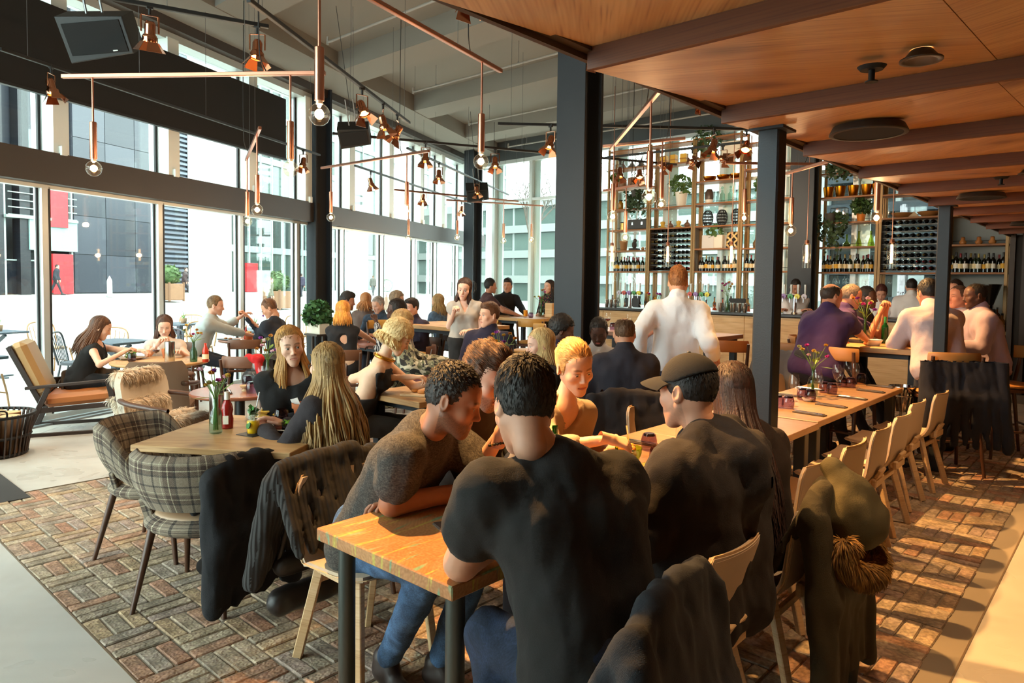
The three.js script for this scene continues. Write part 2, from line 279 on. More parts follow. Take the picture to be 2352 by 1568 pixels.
// timber soffit over the right-hand aisle: tilted panels with a riser at each step
{
  const zs = []; for (let k = 0; k < 15; k++) zs.push(2.05 - k * 0.995);
  const s = struct('ceiling_soffit', [bx(0.05, 0.5, 15.2, -1.405, 2.39, -4.55), bx(4.0, 0.1, 15.2, 0.6, 2.75, -4.55)], mat('#3b2c22', 0.6));
  const sm = [mat('#ffffff', 0.42, { map: rep(soffT, 0.55, 0.8, 0.95) }), mat('#f4ead8', 0.42, { map: rep(soffT, 0.5, 0.75, -0.6) }), mat('#f7efe2', 0.42, { map: rep(soffT, 0.6, 0.7, 0.55) })], rm = mat('#8a6a50', 0.6, { map: rep(soffT, 0.3, 1.2) });
  for (let k = 0; k < 14; k++) {
    const a = zs[k], b = zs[k + 1];
    for (let j = 0; j < 4; j++) { // boards butt along x
      const x0 = -1.4 + j, g = extr([[a, 2.335], [b + 0.004, 2.405], [b + 0.004, 2.43], [a, 2.36]], 0.997).rotateY(-PI / 2); g.scale(1, 1, 1); g.translate(x0 + 0.998, 0, 0);
      mesh('ceiling_panel', buv(g), sm[(k + j) % 3], s);
    }
    mesh('batten', bx(4.0, 0.075, 0.022, 0.6, 2.33, a + 0.011, 0.002), rm, s);
  }
  struct('trim_7', bx(0.02, 0.06, 15.2, -1.425, 2.37, -4.55), mat('#4a3628', 0.6));
  struct('wall_bulkhead', bx(0.08, 2.6, 15.2, -1.33, 2.75, -4.55), mat('#6d665c', 0.9));
}
// dark slatted partition at the end of the aisle
{
  const w = struct('wall_slatted', bx(4.1, 2.4, 0.08, 0.62, 0, -12.3), mat('#1d1714', 0.8));
  for (let i = 0; i < 28; i++) mesh('slat', bx(0.07, 2.3, 0.05, -1.4 + i * 0.148, 0.12, -12.24, 0.004), mat(i % 3 ? '#2b211c' : '#34281f', 0.6), w);
  mesh('skirting', bx(4.15, 0.12, 0.1, 0.62, 0, -12.23), mat('#5d5348', 0.7), w);
}

// ---------- furniture ----------
const plaidT = (() => { // woven tartan: crossing bands in the yarn colours
  const band = (t) => { const q = ((t % 1) + 1) % 1; return q < 0.3 ? 0 : q < 0.36 ? 3 : q < 0.5 ? 1 : q < 0.53 ? 2 : q < 0.66 ? 1 : q < 0.72 ? 0 : q < 0.75 ? 2 : q < 0.93 ? 0 : 3; }, yarn = ['#8d7f6d', '#4a3a31', '#d8cfae', '#2b2725'].map(hx);
  return tex(256, 256, (u, v) => { const a = yarn[band(u * 2)], b = yarn[band(v * 2)], tw = ((Math.floor(u * 128) + Math.floor(v * 128)) % 4) < 2, n = 0.06 * tn(u, v, 50, 50, 3); return lerpc(a, b, tw ? 0.38 : 0.62).map((x) => x * 0.95 + n); });
})();
const fabB = tex(128, 128, (u, v) => 0.5 + 0.25 * Math.sin(u * 2 * PI * 32) * Math.sin(v * 2 * PI * 32) + 0.3 * tn(u, v, 40, 40, 2), 1, false);
const plaid = mat('#ffffff', 0.95, { map: rep(plaidT, 2.6, 1.5), bumpMap: rep(fabB, 12, 8), bumpScale: 0.002, sheen: 0.3, sheenColor: new THREE.Color('#b9ad98') }), plaidM = mat('#ffffff', 0.95, { map: rep(plaidT, 3.4, 3.4) });
const cloth = (c, b = 0.0015, o = {}) => mat(c, 0.92, { bumpMap: rep(fabB, 9, 9), bumpScale: b, ...o });
const shellFab = cloth('#b9a48c', 0.001), leatherTan = mat('#a9743c', 0.45), leatherOchre = mat('#b98a3e', 0.45), leatherBrown = mat('#6b4630', 0.5), leatherCaramel = mat('#a86028', 0.45), walnutLeg = mat('#4a2d1c', 0.4), upBrown = cloth('#6e543f', 0.002);

function shellChair(name, label, group) {
  const t = thing(name, label, 'chair', [0, 0, 0], 0, group);
  const f = (u, v) => { // v 0 front edge .. 1 top of the back
    const s = u * 2 - 1, k = v < 0.45 ? v / 0.45 : 1, b = cl((v - 0.45) / 0.55), round = v < 0.08 ? Math.sqrt(cl(1 - ((0.08 - v) / 0.08) ** 2 * 0.35)) : 1, topr = b > 0.8 ? Math.sqrt(cl(1 - ((b - 0.8) / 0.2) ** 2 * 0.3)) : 1;
    const w = (0.225 - 0.02 * b) * round * topr, e = ss(0, 1, b);
    const z = mix(0.22, -0.15, k) - (b > 0 ? 0.04 * Math.sin(Math.min(b, 0.25) / 0.25 * PI / 2) + 0.075 * b : 0), y = 0.455 - 0.02 * Math.sin(k * PI * 0.5) + (b > 0 ? 0.02 * Math.min(b * 4, 1) + 0.345 * Math.max(0, b - 0.03) : 0);
    return [s * w, y + s * s * 0.012 * (1 - e), z + s * s * 0.03 * e];
  };
  mesh('shell', sheet(f, 10, 22, 0.004), ash, t);
  mesh('upholstery', sheet((u, v) => { const p = f(0.5 + (u - 0.5) * 0.965, 0.015 + v * 0.97); return [p[0], p[1] + (v < 0.45 ? 0.013 : 0.002), p[2] + (v < 0.45 ? 0 : 0.013)]; }, 10, 22, 0.02), shellFab, t);
  mesh('back_pad', sheet((u, v) => { const p = f(0.5 + (u - 0.5) * 0.93, 0.5 + v * 0.47); return [p[0], p[1], p[2] - 0.008]; }, 8, 10, -0.003), shellFab, t);
  mesh('bracket', [bx(0.2, 0.055, 0.03, 0, 0.425, -0.218, 0.008), bar([0, 0.44, -0.2], [0, 0.53, -0.242], 0.13, 0.02)], ash, t);
  for (const s of [-1, 1]) {
    mesh('leg', bar([s * 0.165, 0.44, 0.15], [s * 0.2, 0, 0.2], 0.034, 0.034), ash, t); mesh('leg', bar([s * 0.15, 0.43, -0.13], [s * 0.19, 0, -0.245], 0.03, 0.04), ash, t);
  }
  mesh('rail', [bar([-0.16, 0.36, -0.15], [0.16, 0.36, -0.15], 0.035, 0.02), bar([0.17, 0.41, 0.16], [0.16, 0.41, -0.13], 0.03, 0.02), bar([-0.17, 0.41, 0.16], [-0.16, 0.41, -0.13], 0.03, 0.02)], ash, t);
  return t;
}
function tubChair(name, label, group) {
  const t = thing(name, label, 'chair', [0, 0, 0], 0, group);
  const cut = (a) => ss(0.55, 1, Math.abs(a));
  const ring = (o) => (u, v) => {
    const a = (u * 2 - 1), ang = a * 1.95, r = 0.245 + o + 0.035 * v, lo = mix(0.505, 0.44, cut(a)), hi = mix(0.79, 0.56, cut(a) ** 1.3);
    return [Math.sin(ang) * r * 1.04, mix(lo, hi, v), -Math.cos(ang) * r * 0.93 - 0.02 - 0.05 * v * (1 - cut(a))];
  };
  const P = (u, v) => { const k = v * 2 * PI, o = 0.024 * Math.cos(k) + 0.024, c = 0.5 - 0.5 * Math.cos(k), vv = v < 0.5 ? v * 2 : 2 - v * 2; return ring(v < 0.5 ? 0.028 * Math.sin(v * 2 * PI) + 0.02 : -0.028 * Math.sin((v - 0.5) * 2 * PI) - 0.01)(u, vv); };
  const b = sheet(P, 34, 20); for (let i = 0, n = b.attributes.uv; i < n.count; i++) n.setXY(i, n.getX(i) * 1.35, n.getY(i) * 1.3);
  mesh('backrest', b, plaid, t);
  mesh('seat', [T(ball(0.29, 0, 0, 0, 26, 1, 0.26, 0.96), 0, 0.41, 0.0)], plaidM, t);
  mesh('seat_cushion', T(ball(0.25, 0, 0, 0, 24, 1, 0.2, 1), 0, 0.45, 0.02), mat('#a88a6c', 0.5), t);
  for (const s of [-1, 1]) { mesh('leg', rod([s * 0.19, 0.4, 0.17], [s * 0.23, 0, 0.23], 0.021, 0.012), walnutLeg, t); mesh('leg', rod([s * 0.18, 0.4, -0.17], [s * 0.23, 0, -0.27], 0.021, 0.012), walnutLeg, t); mesh('arm_link', bar([s * 0.22, 0.42, -0.12], [s * 0.25, 0.53, -0.13], 0.05, 0.03), plaidM, t); }
  return t;
}
// chair with a bent backrest on two raked posts; sh = seat height (stools are the tall ones)
function barChair(name, label, sh, pad, wood, group) {
  const t = thing(name, label, 'chair', [0, 0, 0], 0, group), bt = sh + 0.36;
  mesh('backrest', sheet((u, v) => { const a = (u * 2 - 1) * 0.95, k = v * 2 * PI, r = 0.25 + 0.014 * Math.sin(k); return [Math.sin(a) * r * 1.02, bt - 0.06 + 0.062 * Math.cos(k) + 0.012 * Math.cos(a), -Math.cos(a) * r * 0.75 - 0.05]; }, 18, 12), pad, t);
  mesh('seat', T(ball(0.23, 0, 0, 0, 20, 1, 0.16, 0.95), 0, sh, 0.0), pad, t);
  mesh('seat_frame', [bar([-0.2, sh - 0.04, 0.19], [0.2, sh - 0.04, 0.19], 0.03, 0.05), bar([-0.2, sh - 0.04, -0.19], [0.2, sh - 0.04, -0.19], 0.03, 0.05), bar([-0.2, sh - 0.04, -0.19], [-0.2, sh - 0.04, 0.19], 0.05, 0.03), bar([0.2, sh - 0.04, -0.19], [0.2, sh - 0.04, 0.19], 0.05, 0.03)], wood, t);
  for (const s of [-1, 1]) { mesh('leg', rod([s * 0.19, sh, 0.17], [s * 0.225, 0, 0.215], 0.02, 0.014), wood, t); mesh('leg', [rod([s * 0.19, sh - 0.02, -0.16], [s * 0.235, 0, -0.26], 0.02, 0.014), rod([s * 0.19, sh - 0.03, -0.16], [s * 0.2, bt - 0.02, -0.235], 0.02, 0.015)], wood, t); }
  if (sh > 0.6) mesh('footrest', [bar([-0.21, 0.24, 0.2], [0.21, 0.24, 0.2], 0.025, 0.02), bar([-0.22, 0.3, -0.22], [0.22, 0.3, -0.22], 0.02, 0.02), bar([-0.22, 0.27, -0.22], [-0.21, 0.27, 0.2], 0.02, 0.02), bar([0.22, 0.27, -0.22], [0.21, 0.27, 0.2], 0.02, 0.02)], wood, t);
  return t;
}
function armChair(name, label, pad, wood) { // low upholstered dining armchair with open wooden arms
  const t = thing(name, label, 'chair');
  mesh('seat', T(bx(0.52, 0.1, 0.5, 0, 0, 0, 0.03), 0, 0.38, 0.02), pad, t);
  mesh('backrest', sheet((u, v) => { const s = u * 2 - 1, w = 0.25 * (v > 0.75 ? Math.sqrt(cl(1 - ((v - 0.75) / 0.25) ** 2 * 0.4)) : 1); return [s * w, 0.42 + v * 0.46, -0.2 - v * 0.09 + s * s * 0.05]; }, 10, 12, 0.045), pad, t);
  for (const s of [-1, 1]) {
    mesh('leg', rod([s * 0.27, 0.62, 0.2], [s * 0.28, 0, 0.24], 0.022, 0.014), wood, t); mesh('leg', rod([s * 0.25, 0.42, -0.2], [s * 0.27, 0, -0.28], 0.024, 0.015), wood, t);
    mesh('armrest', tube([[s * 0.22, 0.68, -0.28], [s * 0.29, 0.66, -0.12], [s * 0.3, 0.64, 0.08], [s * 0.28, 0.62, 0.24]], 0.022, 16, 8), wood, t);
  }
  mesh('apron', [bar([-0.26, 0.36, 0.2], [0.26, 0.36, 0.2], 0.025, 0.05), bar([-0.25, 0.36, -0.22], [0.25, 0.36, -0.22], 0.025, 0.05)], wood, t);
  return t;
}
// tables
function rectTable(label, x0, x1, z0, z1, h, th, top, legs, turn = 0) {
  const cx = (x0 + x1) / 2, cz = (z0 + z1) / 2, w = x1 - x0, d = Math.abs(z1 - z0), t = thing('dining_table', label, 'table', [cx, 0, cz], turn);
  if (d > 1.5) for (let k = 0; k < 2; k++) mesh('tabletop', bx(w, th, d / 2 - 0.003, 0, h - th, (k - 0.5) * d / 2, 0.004), top, t); else mesh('tabletop', bx(w, th, d, 0, h - th, 0, 0.004), top, t);
  for (const sx of [-1, 1]) for (const sz of [-1, 1]) mesh('leg', legs === 'round' ? cyl(0.03, 0.03, h - th, sx * (w / 2 - 0.07), 0, sz * (d / 2 - 0.08), 18) : bx(0.07, h - th, 0.07, sx * (w / 2 - 0.07), 0, sz * (d / 2 - 0.12), 0.004), legs === 'round' ? mat('#3a3f3a', 0.4, { metalness: 0.3 }) : steelDark, t);
  for (const s of [-1, 1]) mesh('apron', bx(w - 0.18, 0.05, 0.03, 0, h - th - 0.05, s * (d / 2 - 0.1)), steelDark, t);
  return t;
}
function pedestal(name, label, x, z, h, r, top, square) {
  const t = thing(name, label, 'table', [x, 0, z], square?.turn ?? 0);
  mesh('tabletop', square ? bx(square.w, 0.035, square.d, 0, h - 0.035, 0, 0.004) : lathe([[0, h - 0.03], [r - 0.012, h - 0.03], [r, h - 0.02], [r, h - 0.006], [r - 0.006, h], [0, h]], 48), top, t);
  mesh('column', cyl(0.038, 0.038, h - 0.04, 0, 0.01, 0, 18), black, t);
  mesh('base', lathe([[0, 0.04], [0.06, 0.035], [0.27, 0.014], [0.3, 0.004], [0.3, 0]], 40), iron, t);
  return t;
}
const copperT = tex(512, 512, (u, v) => { // patinated sheet: streaks of verdigris and brass on brown copper
  const n = 0.5 + 0.5 * tn(u, v, 3, 3, 5), st = tn(u, v, 3, 26, 9) + 0.5 * tn(u, v, 9, 70, 3), p = cl((st - 0.28) * 2.4), q = cl((tn(u, v, 5, 30, 17) - 0.34) * 5), fine = 0.08 * tn(u, v, 70, 70, 2);
  let c = lerpc(hx('#9a6238'), hx('#b98a58'), n); c = lerpc(c, hx('#b7ab4a'), cl(p * 1.3) * 0.85); c = lerpc(c, hx('#6fa083'), q * 0.85); return c.map((x) => x + fine);
});
const copperTop = mat('#ffffff', 0.4, { map: rep(copperT, 1.6, 1.6, PI / 2), metalness: 0.2 });
rectTable('copper sheet dining table streaked with green patina at the front', -2.13, -1.43, -2.53, -1.345, 0.75, 0.045, copperTop, 'round');
rectTable('grey oak dining table beyond the copper table where the blonde girl eats', -2.2, -1.5, -4.62, -2.56, 0.75, 0.04, greyoak);
rectTable('grey oak dining table laid with glasses beside the slim steel posts', -2.2, -1.52, -6.8, -4.66, 0.75, 0.04, greyoak);
pedestal('cafe_table', 'square oak table with ketchup, jug and a plate of food', -3.77, -1.96, 0.75, 0, oak, { w: 0.89, d: 0.87, turn: 0.586 });
pedestal('cafe_table', 'round oak table in front of the girl with the fringe', -7.75, -3.0, 0.75, 0.48, oak);
pedestal('cafe_table', 'small round red-brown table with two empty wine glasses', -5.43, -2.72, 0.72, 0.38, mat('#8a4f38', 0.25));
pedestal('cafe_table', 'round table by the window between the two men', -9.65, -4.98, 0.75, 0.42, mat('#94583a', 0.4));
rectTable('square oak table under the plate of the curly blonde woman', -4.55, -3.85, -4.0, -3.28, 0.75, 0.045, oak);
rectTable('glossy red-brown table with a cocktail and a vase', -4.95, -4.2, -4.75, -4.1, 0.75, 0.04, mat('#5c2c2a', 0.2));
rectTable('red-brown table before the woman with the keyhole back', -8.75, -7.6, -6.4, -5.7, 0.75, 0.04, mat('#7a4634', 0.35));
rectTable('pale table beside the man in the denim jacket', -10.4, -9.5, -8.7, -7.9, 0.76, 0.04, greyoak);
rectTable('high oak table the waitress leans on', -7.7, -6.35, -7.0, -6.05, 1.05, 0.05, oak);
rectTable('high oak table at the far window with three diners', -8.6, -7.25, -9.9, -8.55, 1.05, 0.05, oak);
rectTable('high red-brown table with wine glasses behind the balding man', -5.3, -3.5, -8.0, -7.1, 1.05, 0.05, mat('#7d5236', 0.4));
rectTable('high oak table between the men in purple and pale shirts', -2.45, -1.5, -8.9, -7.25, 1.05, 0.05, oak);
rectTable('table between the man with the checked collar and the dark haired man', -3.7, -3.05, -5.35, -4.7, 0.75, 0.04, greyoak);

// pale moulded chairs along the long tables
const sc0 = shellChair('shell_chair', 'pale moulded chair with a charcoal jacket over it nearest the camera', 'pale moulded chairs');
sc0.position.set(-1.15, 0, -1.53); sc0.rotation.y = -1.41;
[[-1.18, -2.16, -1.57, 'pale moulded chair bare at the back behind the man in the cap'], [-1.15, -2.8, -1.57, 'pale moulded chair under the fur-trimmed parka'], [-1.36, -3.47, -1.57, 'empty pale moulded chair pushed in first after the parka chair'], [-1.35, -4.03, -1.57, 'empty pale moulded chair second in the row after the parka chair'], [-1.36, -4.59, -1.55, 'empty pale moulded chair third in the row after the parka chair'], [-1.38, -5.17, -1.57, 'empty pale moulded chair fourth in the row after the parka chair'], [-1.43, -5.84, -1.6, 'empty pale moulded chair fifth in the row after the parka chair'], [-1.4, -6.5, -1.62, 'empty pale moulded chair at the far end by the second slim post'],
  [-2.4, -1.77, 1.6, 'pale moulded chair with a grey knitted cardigan over its back'], [-2.5, -2.45, 1.57, 'pale moulded chair of the man with the swept back hair'], [-2.5, -3.05, 1.5, 'pale moulded chair of the blonde girl with the spoon'], [-2.33, -4.22, 1.5, 'empty pale moulded chair back facing across the table from the man in the cap'], [-2.3, -4.85, 1.57, 'empty pale moulded chair tucked under the far side near the post'], [-2.3, -5.4, 1.57, 'empty pale moulded chair tucked under the far side of the laid table'], [-2.3, -5.95, 1.57, 'empty pale moulded chair tucked in by the flower vase'], [-2.3, -6.5, 1.57, 'empty pale moulded chair last on the far side of the laid table'],
].forEach(([x, z, t, l]) => dup(sc0, [x, 0, z], t, l));
// tartan tub chairs
const tc0 = tubChair('tub_chair', 'tartan tub chair with a dark coat over it at the oak table', 'tartan tub chairs');
tc0.position.set(-3.54, 0, -1.585); tc0.rotation.y = -2.477;
[[-4.32, -1.67, 2.204, 'tartan tub chair at the left end of the oak table'], [-3.16, -2.36, -1.2, 'tartan tub chair under the woman in the dark blazer'], [-4.2, -2.55, 0.85, 'tartan tub chair under the woman in the black jumper']].forEach(([x, z, t, l]) => dup(tc0, [x, 0, z], t, l));

// ---------- light fittings ----------
const glow = (c, k) => mat('#000000', 1, { emissive: new THREE.Color(c), emissiveIntensity: k });
const warm = new THREE.Color(1.0, 0.66, 0.36), filM = glow('#ffb25e', 45), bulbM = glassM('#fff4e6');
function pointLamp(p, k, parent, r = 2) { const l = new THREE.PointLight(warm, k); l.position.set(...p); l.castShadow = true; l.shadow.radius = r; (parent ?? scene).add(l); return l; }
const bulbG = lathe([[0.0, -0.064], [0.025, -0.059], [0.047, -0.042], [0.06, -0.018], [0.0625, 0.004], [0.057, 0.028], [0.043, 0.047], [0.026, 0.06], [0.018, 0.072], [0.017, 0.085]], 28), filG = merge([ball(0.012, 0, 0.0, 0, 10, 1, 2.4, 1), ...[0, 1, 2, 3].map((i) => rod([Math.sin(i * 1.57) * 0.012, -0.025, Math.cos(i * 1.57) * 0.012], [Math.sin(i * 1.57) * 0.006, 0.03, Math.cos(i * 1.57) * 0.006], 0.0015, 0.0015, 5))]);
const capM = mat('#cfc7bd', 0.3, { metalness: 0.6 });
function drop(t, x, yTop, z, yBulb, scale = 1) { // stem, socket tube, globe bulb
  const len = 0.3 * scale;
  mesh('stem', cyl(0.009, 0.009, Math.max(0.02, yTop - yBulb - 0.08 - len), x, yBulb + 0.08 + len, z, 10), copper, t);
  mesh('socket_tube', lathe([[0, 0], [0.028, 0], [0.028, len], [0.024, len + 0.004], [0, len + 0.004]], 20).translate(x, yBulb + 0.08, z), copper, t);
  const b = mesh('bulb', bulbG.clone().translate(x, yBulb, z), bulbM, t); mesh('filament', filG.clone().translate(x, yBulb, z), filM, b); mesh('collar', cyl(0.02, 0.02, 0.03, x, yBulb + 0.06, z, 14), capM, b);
  pointLamp([x, yBulb, z], 1.6, t, 1.5);
}
[['over the armchair by the left windows', [-6.74, 3.29, -1.85], [-4.98, 3.3, -3.23], [[0.118, 2.53], [0.87, 2.53]], 2],
  ['nearest the camera with the big round bulb', [-3.55, 3.4, -2.17], [-4.1, 3.41, -4.37], [[0.05, 2.58], [0.86, 2.6]], 2],
  ['pointing at the window behind the long black screen', [-6.92, 3.21, -3.7], [-8.84, 3.2, -4.53], [[0.182, 2.39], [0.922, 2.38]], 1],
  ['beside the dark window column', [-9.33, 3.33, -5.98], [-6.9, 3.31, -6.01], [[0.104, 2.57], [0.822, 2.57]], 1],
  ['in front of the far windows', [-10.82, 3.4, -8.55], [-10.37, 3.44, -11.66], [[0.103, 2.47], [0.87, 2.54]], 1],
  ['by the far corner windows', [-11.56, 3.45, -10.59], [-10.84, 3.5, -13.1], [[0.107, 2.63], [0.874, 2.66]], 1],
  ['rising towards the timber soffit beside the big column', [-4.82, 3.25, -7.08], [-2.82, 3.15, -4.83], [[0.1, 2.41], [0.849, 2.36]], 1],
  ['in front of the bar shelves behind the steep bar', [-4.95, 3.3, -7.1], [-4.06, 3.35, -7.51], [[0.73, 2.58]], 1],
  ['low in front of the left bar shelves', [-6.08, 3.03, -8.76], [-5.42, 3.05, -8.69], [[0.658, 2.31]], 1],
  ['partly hidden behind the slim post', [-4.15, 3.24, -8.76], [-3.15, 3.24, -9.66], [[0.2, 2.52]], 1],
  ['at the soffit edge in front of the barman', [-3.16, 2.95, -8.29], [-2.52, 2.96, -7.79], [[0.154, 2.27]], 1]].forEach(([where, a, b, drops]) => {
  const t = thing('pendant_lamp', 'copper bar pendant ' + where, 'pendant lamp', [0, 0, 0], 0, 'copper bar pendants');
  mesh('bar', beam(a, b, 0.034, 0.034), copper, t);
  for (const k of [0.3, 0.7]) { const p = [0, 1, 2].map((i) => mix(a[i], b[i], k)); mesh('wire', rod([p[0], p[1], p[2]], [p[0], 5.04, p[2]], 0.0022, 0.0022, 5), mat('#555555', 0.5), t); }
  const c = [0, 1, 2].map((i) => mix(a[i], b[i], 0.78)); mesh('cable', tube([[c[0], c[1] + 0.02, c[2]], [c[0] + 0.02, c[1] + 0.06, c[2] + 0.03], [c[0] + 0.08, c[1] + 0.12, c[2] + 0.1], [c[0] + 0.1, c[1] + 0.7, c[2] + 0.12], [c[0] + 0.09, 5.04, c[2] + 0.1]], 0.005, 20, 5), black, t);
  for (const [k, y] of drops) drop(t, mix(a[0], b[0], k), mix(a[1], b[1], k), mix(a[2], b[2], k), y);
});
{ const t = thing('pendant_lamp', 'thick copper tube pendant hanging below the soffit edge before the wine rack', 'pendant lamp', [-2.01, 0, -7.67], 0, 'copper bar pendants'); drop(t, 0, 5.04, 0, 2.32, 1.6); }
// slim glass cylinder lamps over the bar
[[-6.91, 2.14, -10.25, 'left of the wine bottles'], [-5.93, 2.13, -10.45, 'in front of the left wine rack'], [-4.83, 2.11, -10.5, 'left of the slim post'], [-3.7, 2.1, -10.58, 'above the barman at the taps'], [-2.58, 2.08, -10.64, 'in front of the right wine rack']].forEach(([x, y, z, w]) => {
  const t = thing('cylinder_lamp', 'clear glass cylinder lamp with a glowing filament ' + w, 'pendant lamp', [x, y, z], 0, 'glass cylinder lamps over the bar');
  mesh('cord', cyl(0.006, 0.006, 5.04 - y - 0.2, 0, 0.2, 0, 6), copper, t); mesh('cap', cyl(0.035, 0.028, 0.05, 0, 0.16, 0, 16), copper, t);
  mesh('glass_shade', lathe([[0.058, -0.2], [0.06, 0.13], [0.045, 0.16]], 20), bulbM, t); mesh('filament_tube', cyl(0.016, 0.016, 0.26, 0, -0.12, 0, 12), glow('#ffc98a', 13), t);
  pointLamp([0, 0, 0.03], 1.0, t);
});
// copper theatre spots on black tracks
const canG = lathe([[0.0, 0.075], [0.03, 0.075], [0.036, 0.06], [0.04, 0.05], [0.04, -0.02], [0.05, -0.03], [0.05, -0.035], [0.056, -0.04], [0.058, -0.08], [0.052, -0.08]], 22), lensG = new THREE.CircleGeometry(0.05, 20).rotateX(PI / 2).translate(0, -0.062, 0);
const doorG = [0, 1, 2, 3].map((i) => sheet((u, v) => [(u - 0.5) * (0.07 + 0.05 * v), -0.08 - 0.07 * v, 0.055 + 0.045 * v], 2, 2, 0.002).rotateY(i * PI / 2));
const yokeG = merge([bar([-0.062, -0.01, 0], [-0.062, 0.12, 0], 0.014, 0.006), bar([0.062, -0.01, 0], [0.062, 0.12, 0], 0.014, 0.006), bar([-0.062, 0.12, 0], [0.062, 0.12, 0], 0.006, 0.014)]), clampG = merge([cyl(0.012, 0.012, 0.05, 0, 0.125, 0, 10), bx(0.05, 0.035, 0.03, 0, 0.17, 0, 0.004)]);
function spot(p, aim, where, k = 0, cone = 0.4) {
  const t = thing('spotlight', 'copper spotlight ' + where, 'spotlight', p, 0, 'copper track spotlights');
  const d = V(aim[0] - p[0], aim[1] - p[1], aim[2] - p[2]).normalize(), q = new THREE.Quaternion().setFromUnitVectors(V(0, -1, 0), d), hang = new THREE.Quaternion().setFromAxisAngle(V(0, 1, 0), Math.atan2(d.x, d.z));
  const b = mesh('barrel', canG, copperShiny, t); b.quaternion.copy(q); mesh('lens', lensG, glow('#ffb868', k ? 7 : 2.5), b); doorG.forEach((g) => mesh('barn_door', g, copperShiny, b));
  const y = mesh('yoke', yokeG, copperShiny, t); y.quaternion.copy(hang); mesh('clamp', clampG, black, y);
  if (k) { const l = new THREE.SpotLight(new THREE.Color(1, k > 100 ? 0.52 : 0.72, k > 100 ? 0.17 : 0.46), k * (k > 100 ? 0.85 : 0.34), 0, cone, 0.55); l.position.copy(d.clone().multiplyScalar(0.09)); l.target.position.copy(d.clone().multiplyScalar(2)); l.castShadow = true; l.shadow.radius = 1.6; t.add(l, l.target); }
}
[['over the left windows', [-6.05, 3.75, -1.6], [-5.55, 3.75, -3.05], [[0.42, [-6.6, 0.8, -2.4]], [0.94, [-5.2, 0.75, -2.6]]], 60],
  ['running diagonally over the middle tables', [-4.54, 3.5, -2.35], [-6.52, 3.5, -5.37], [[0.579, [-4.2, 0.75, -4.0]], [0.746, [-5.6, 0.75, -5.2]], [0.878, [-7.5, 0.75, -4]]], 55],
  ['crossing from the window column to the bar', [-8.16, 3.6, -5.4], [-5.76, 3.6, -10.38], [[0.233, [-7.4, 0.75, -6.3]], [0.423, [-6.6, 1, -7.0]], [0.806, [-5.9, 1.0, -9]], [0.872, [-5.4, 1, -8.5]]], 45],
  ['across the black screen', [-7.84, 3.7, -1.66], [-10.2, 3.7, -6.51], [[0.095, [-7.6, 0.8, -2.6]], [0.91, [-9.5, 0.8, -5.4]]], 45],
  ['before the far left windows', [-10.1, 3.6, -7.13], [-12.62, 3.6, -12.38], [[0.099, [-9.9, 0.8, -8.2]], [0.498, [-11, 0.6, -9]], [0.893, [-12, 0.6, -11]]], 35],
  ['towards the far corner', [-8.58, 3.7, -7.03], [-11.16, 3.7, -12.2], [[0.232, [-8.8, 0.8, -7.9]], [0.592, [-9.4, 0.8, -10]]], 35],
  ['behind the big column', [-5.73, 3.5, -6.06], [-3.51, 3.5, -8.23], [[0.202, [-5.2, 0.8, -5.5]], [0.833, [-4.3, 1, -7.4]], [0.961, [-3.2, 0.9, -6.2]]], 60],
  ['in front of the bar shelves', [-6.32, 3.6, -9.14], [-4.08, 3.6, -9.33], [[0.426, [-5.6, 2.6, -12.9]], [0.637, [-6.2, 3.6, -12.9]], [0.837, [-4.8, 3.4, -12.9]]], 55],
  ['above the long dining tables', [-2.95, 3.5, -1.3], [-2.95, 3.5, -8.6], [[0.06, [-1.2, 0, -1.9]], [0.21, [-1.15, 0, -3.0]], [0.38, [-1.1, 0, -4.4]], [0.6, [-1.1, 0, -6.0]], [0.85, [-1.2, 0.2, -8.0]]], 105]].forEach(([w, a, b, sp, k]) => {
  const t = thing('lighting_track', 'black ceiling lighting track ' + w, 'lighting track', [0, 0, 0], 0, 'black lighting tracks');
  mesh('rail', beam(a, b, 0.035, 0.032), black, t);
  for (const e of [0.05, 0.5, 0.95]) { const p = [0, 1, 2].map((i) => mix(a[i], b[i], e)); mesh('wire', rod(p, [p[0], 5.04, p[2]], 0.0025, 0.0025, 5), mat('#555555', 0.5), t); }
  sp.forEach(([e, aim], i) => { const p = [0, 1, 2].map((j) => mix(a[j], b[j], e)); p[1] -= 0.2; spot(p, aim, (sp.length > 1 ? ord[i] + ' on the track ' : 'on the track ') + w, k, 0.5); });
});
// black loudspeakers hung from the ceiling
[[-6.57, 3.66, -2.1, 0.5, 'in front of the black screen', 1.25], [-8.05, 3.62, -5.68, 0.7, 'right of the window column', 1], [-10.3, 3.5, -10.3, 0.8, 'before the far corner column', 1.1]].forEach(([x, y, z, r, w, s]) => {
  const t = thing('loudspeaker', 'black box loudspeaker hung ' + w, 'loudspeaker', [x, y, z], 0.9, 'hanging loudspeakers'); t.rotation.set(r, 0.9, 0.15, 'YXZ'); t.scale.setScalar(s);
  mesh('cabinet', extr([[-0.2, -0.14], [0.2, -0.11], [0.2, 0.11], [-0.2, 0.14]], 0.22, 0.006).translate(0, 0, -0.11), black, t); mesh('grille', bx(0.36, 0.2, 0.006, 0, -0.1, 0.12, 0.002), mat('#0c0c0c', 0.9), t); mesh('badge', bx(0.03, 0.008, 0.003, 0.1, -0.09, 0.125), chrome, t);
  mesh('bracket', [bar([-0.05, 0.13, 0], [-0.05, 0.45, -0.12], 0.015), bar([0.05, 0.13, 0], [0.05, 0.45, -0.12], 0.015)], mat('#888888', 0.4, { metalness: 0.8 }), t); mesh('hanger', rod([0, 0.3, -0.06], [0, 1.45 / s, -0.7 / s], 0.004, 0.004, 6), black, t);
});
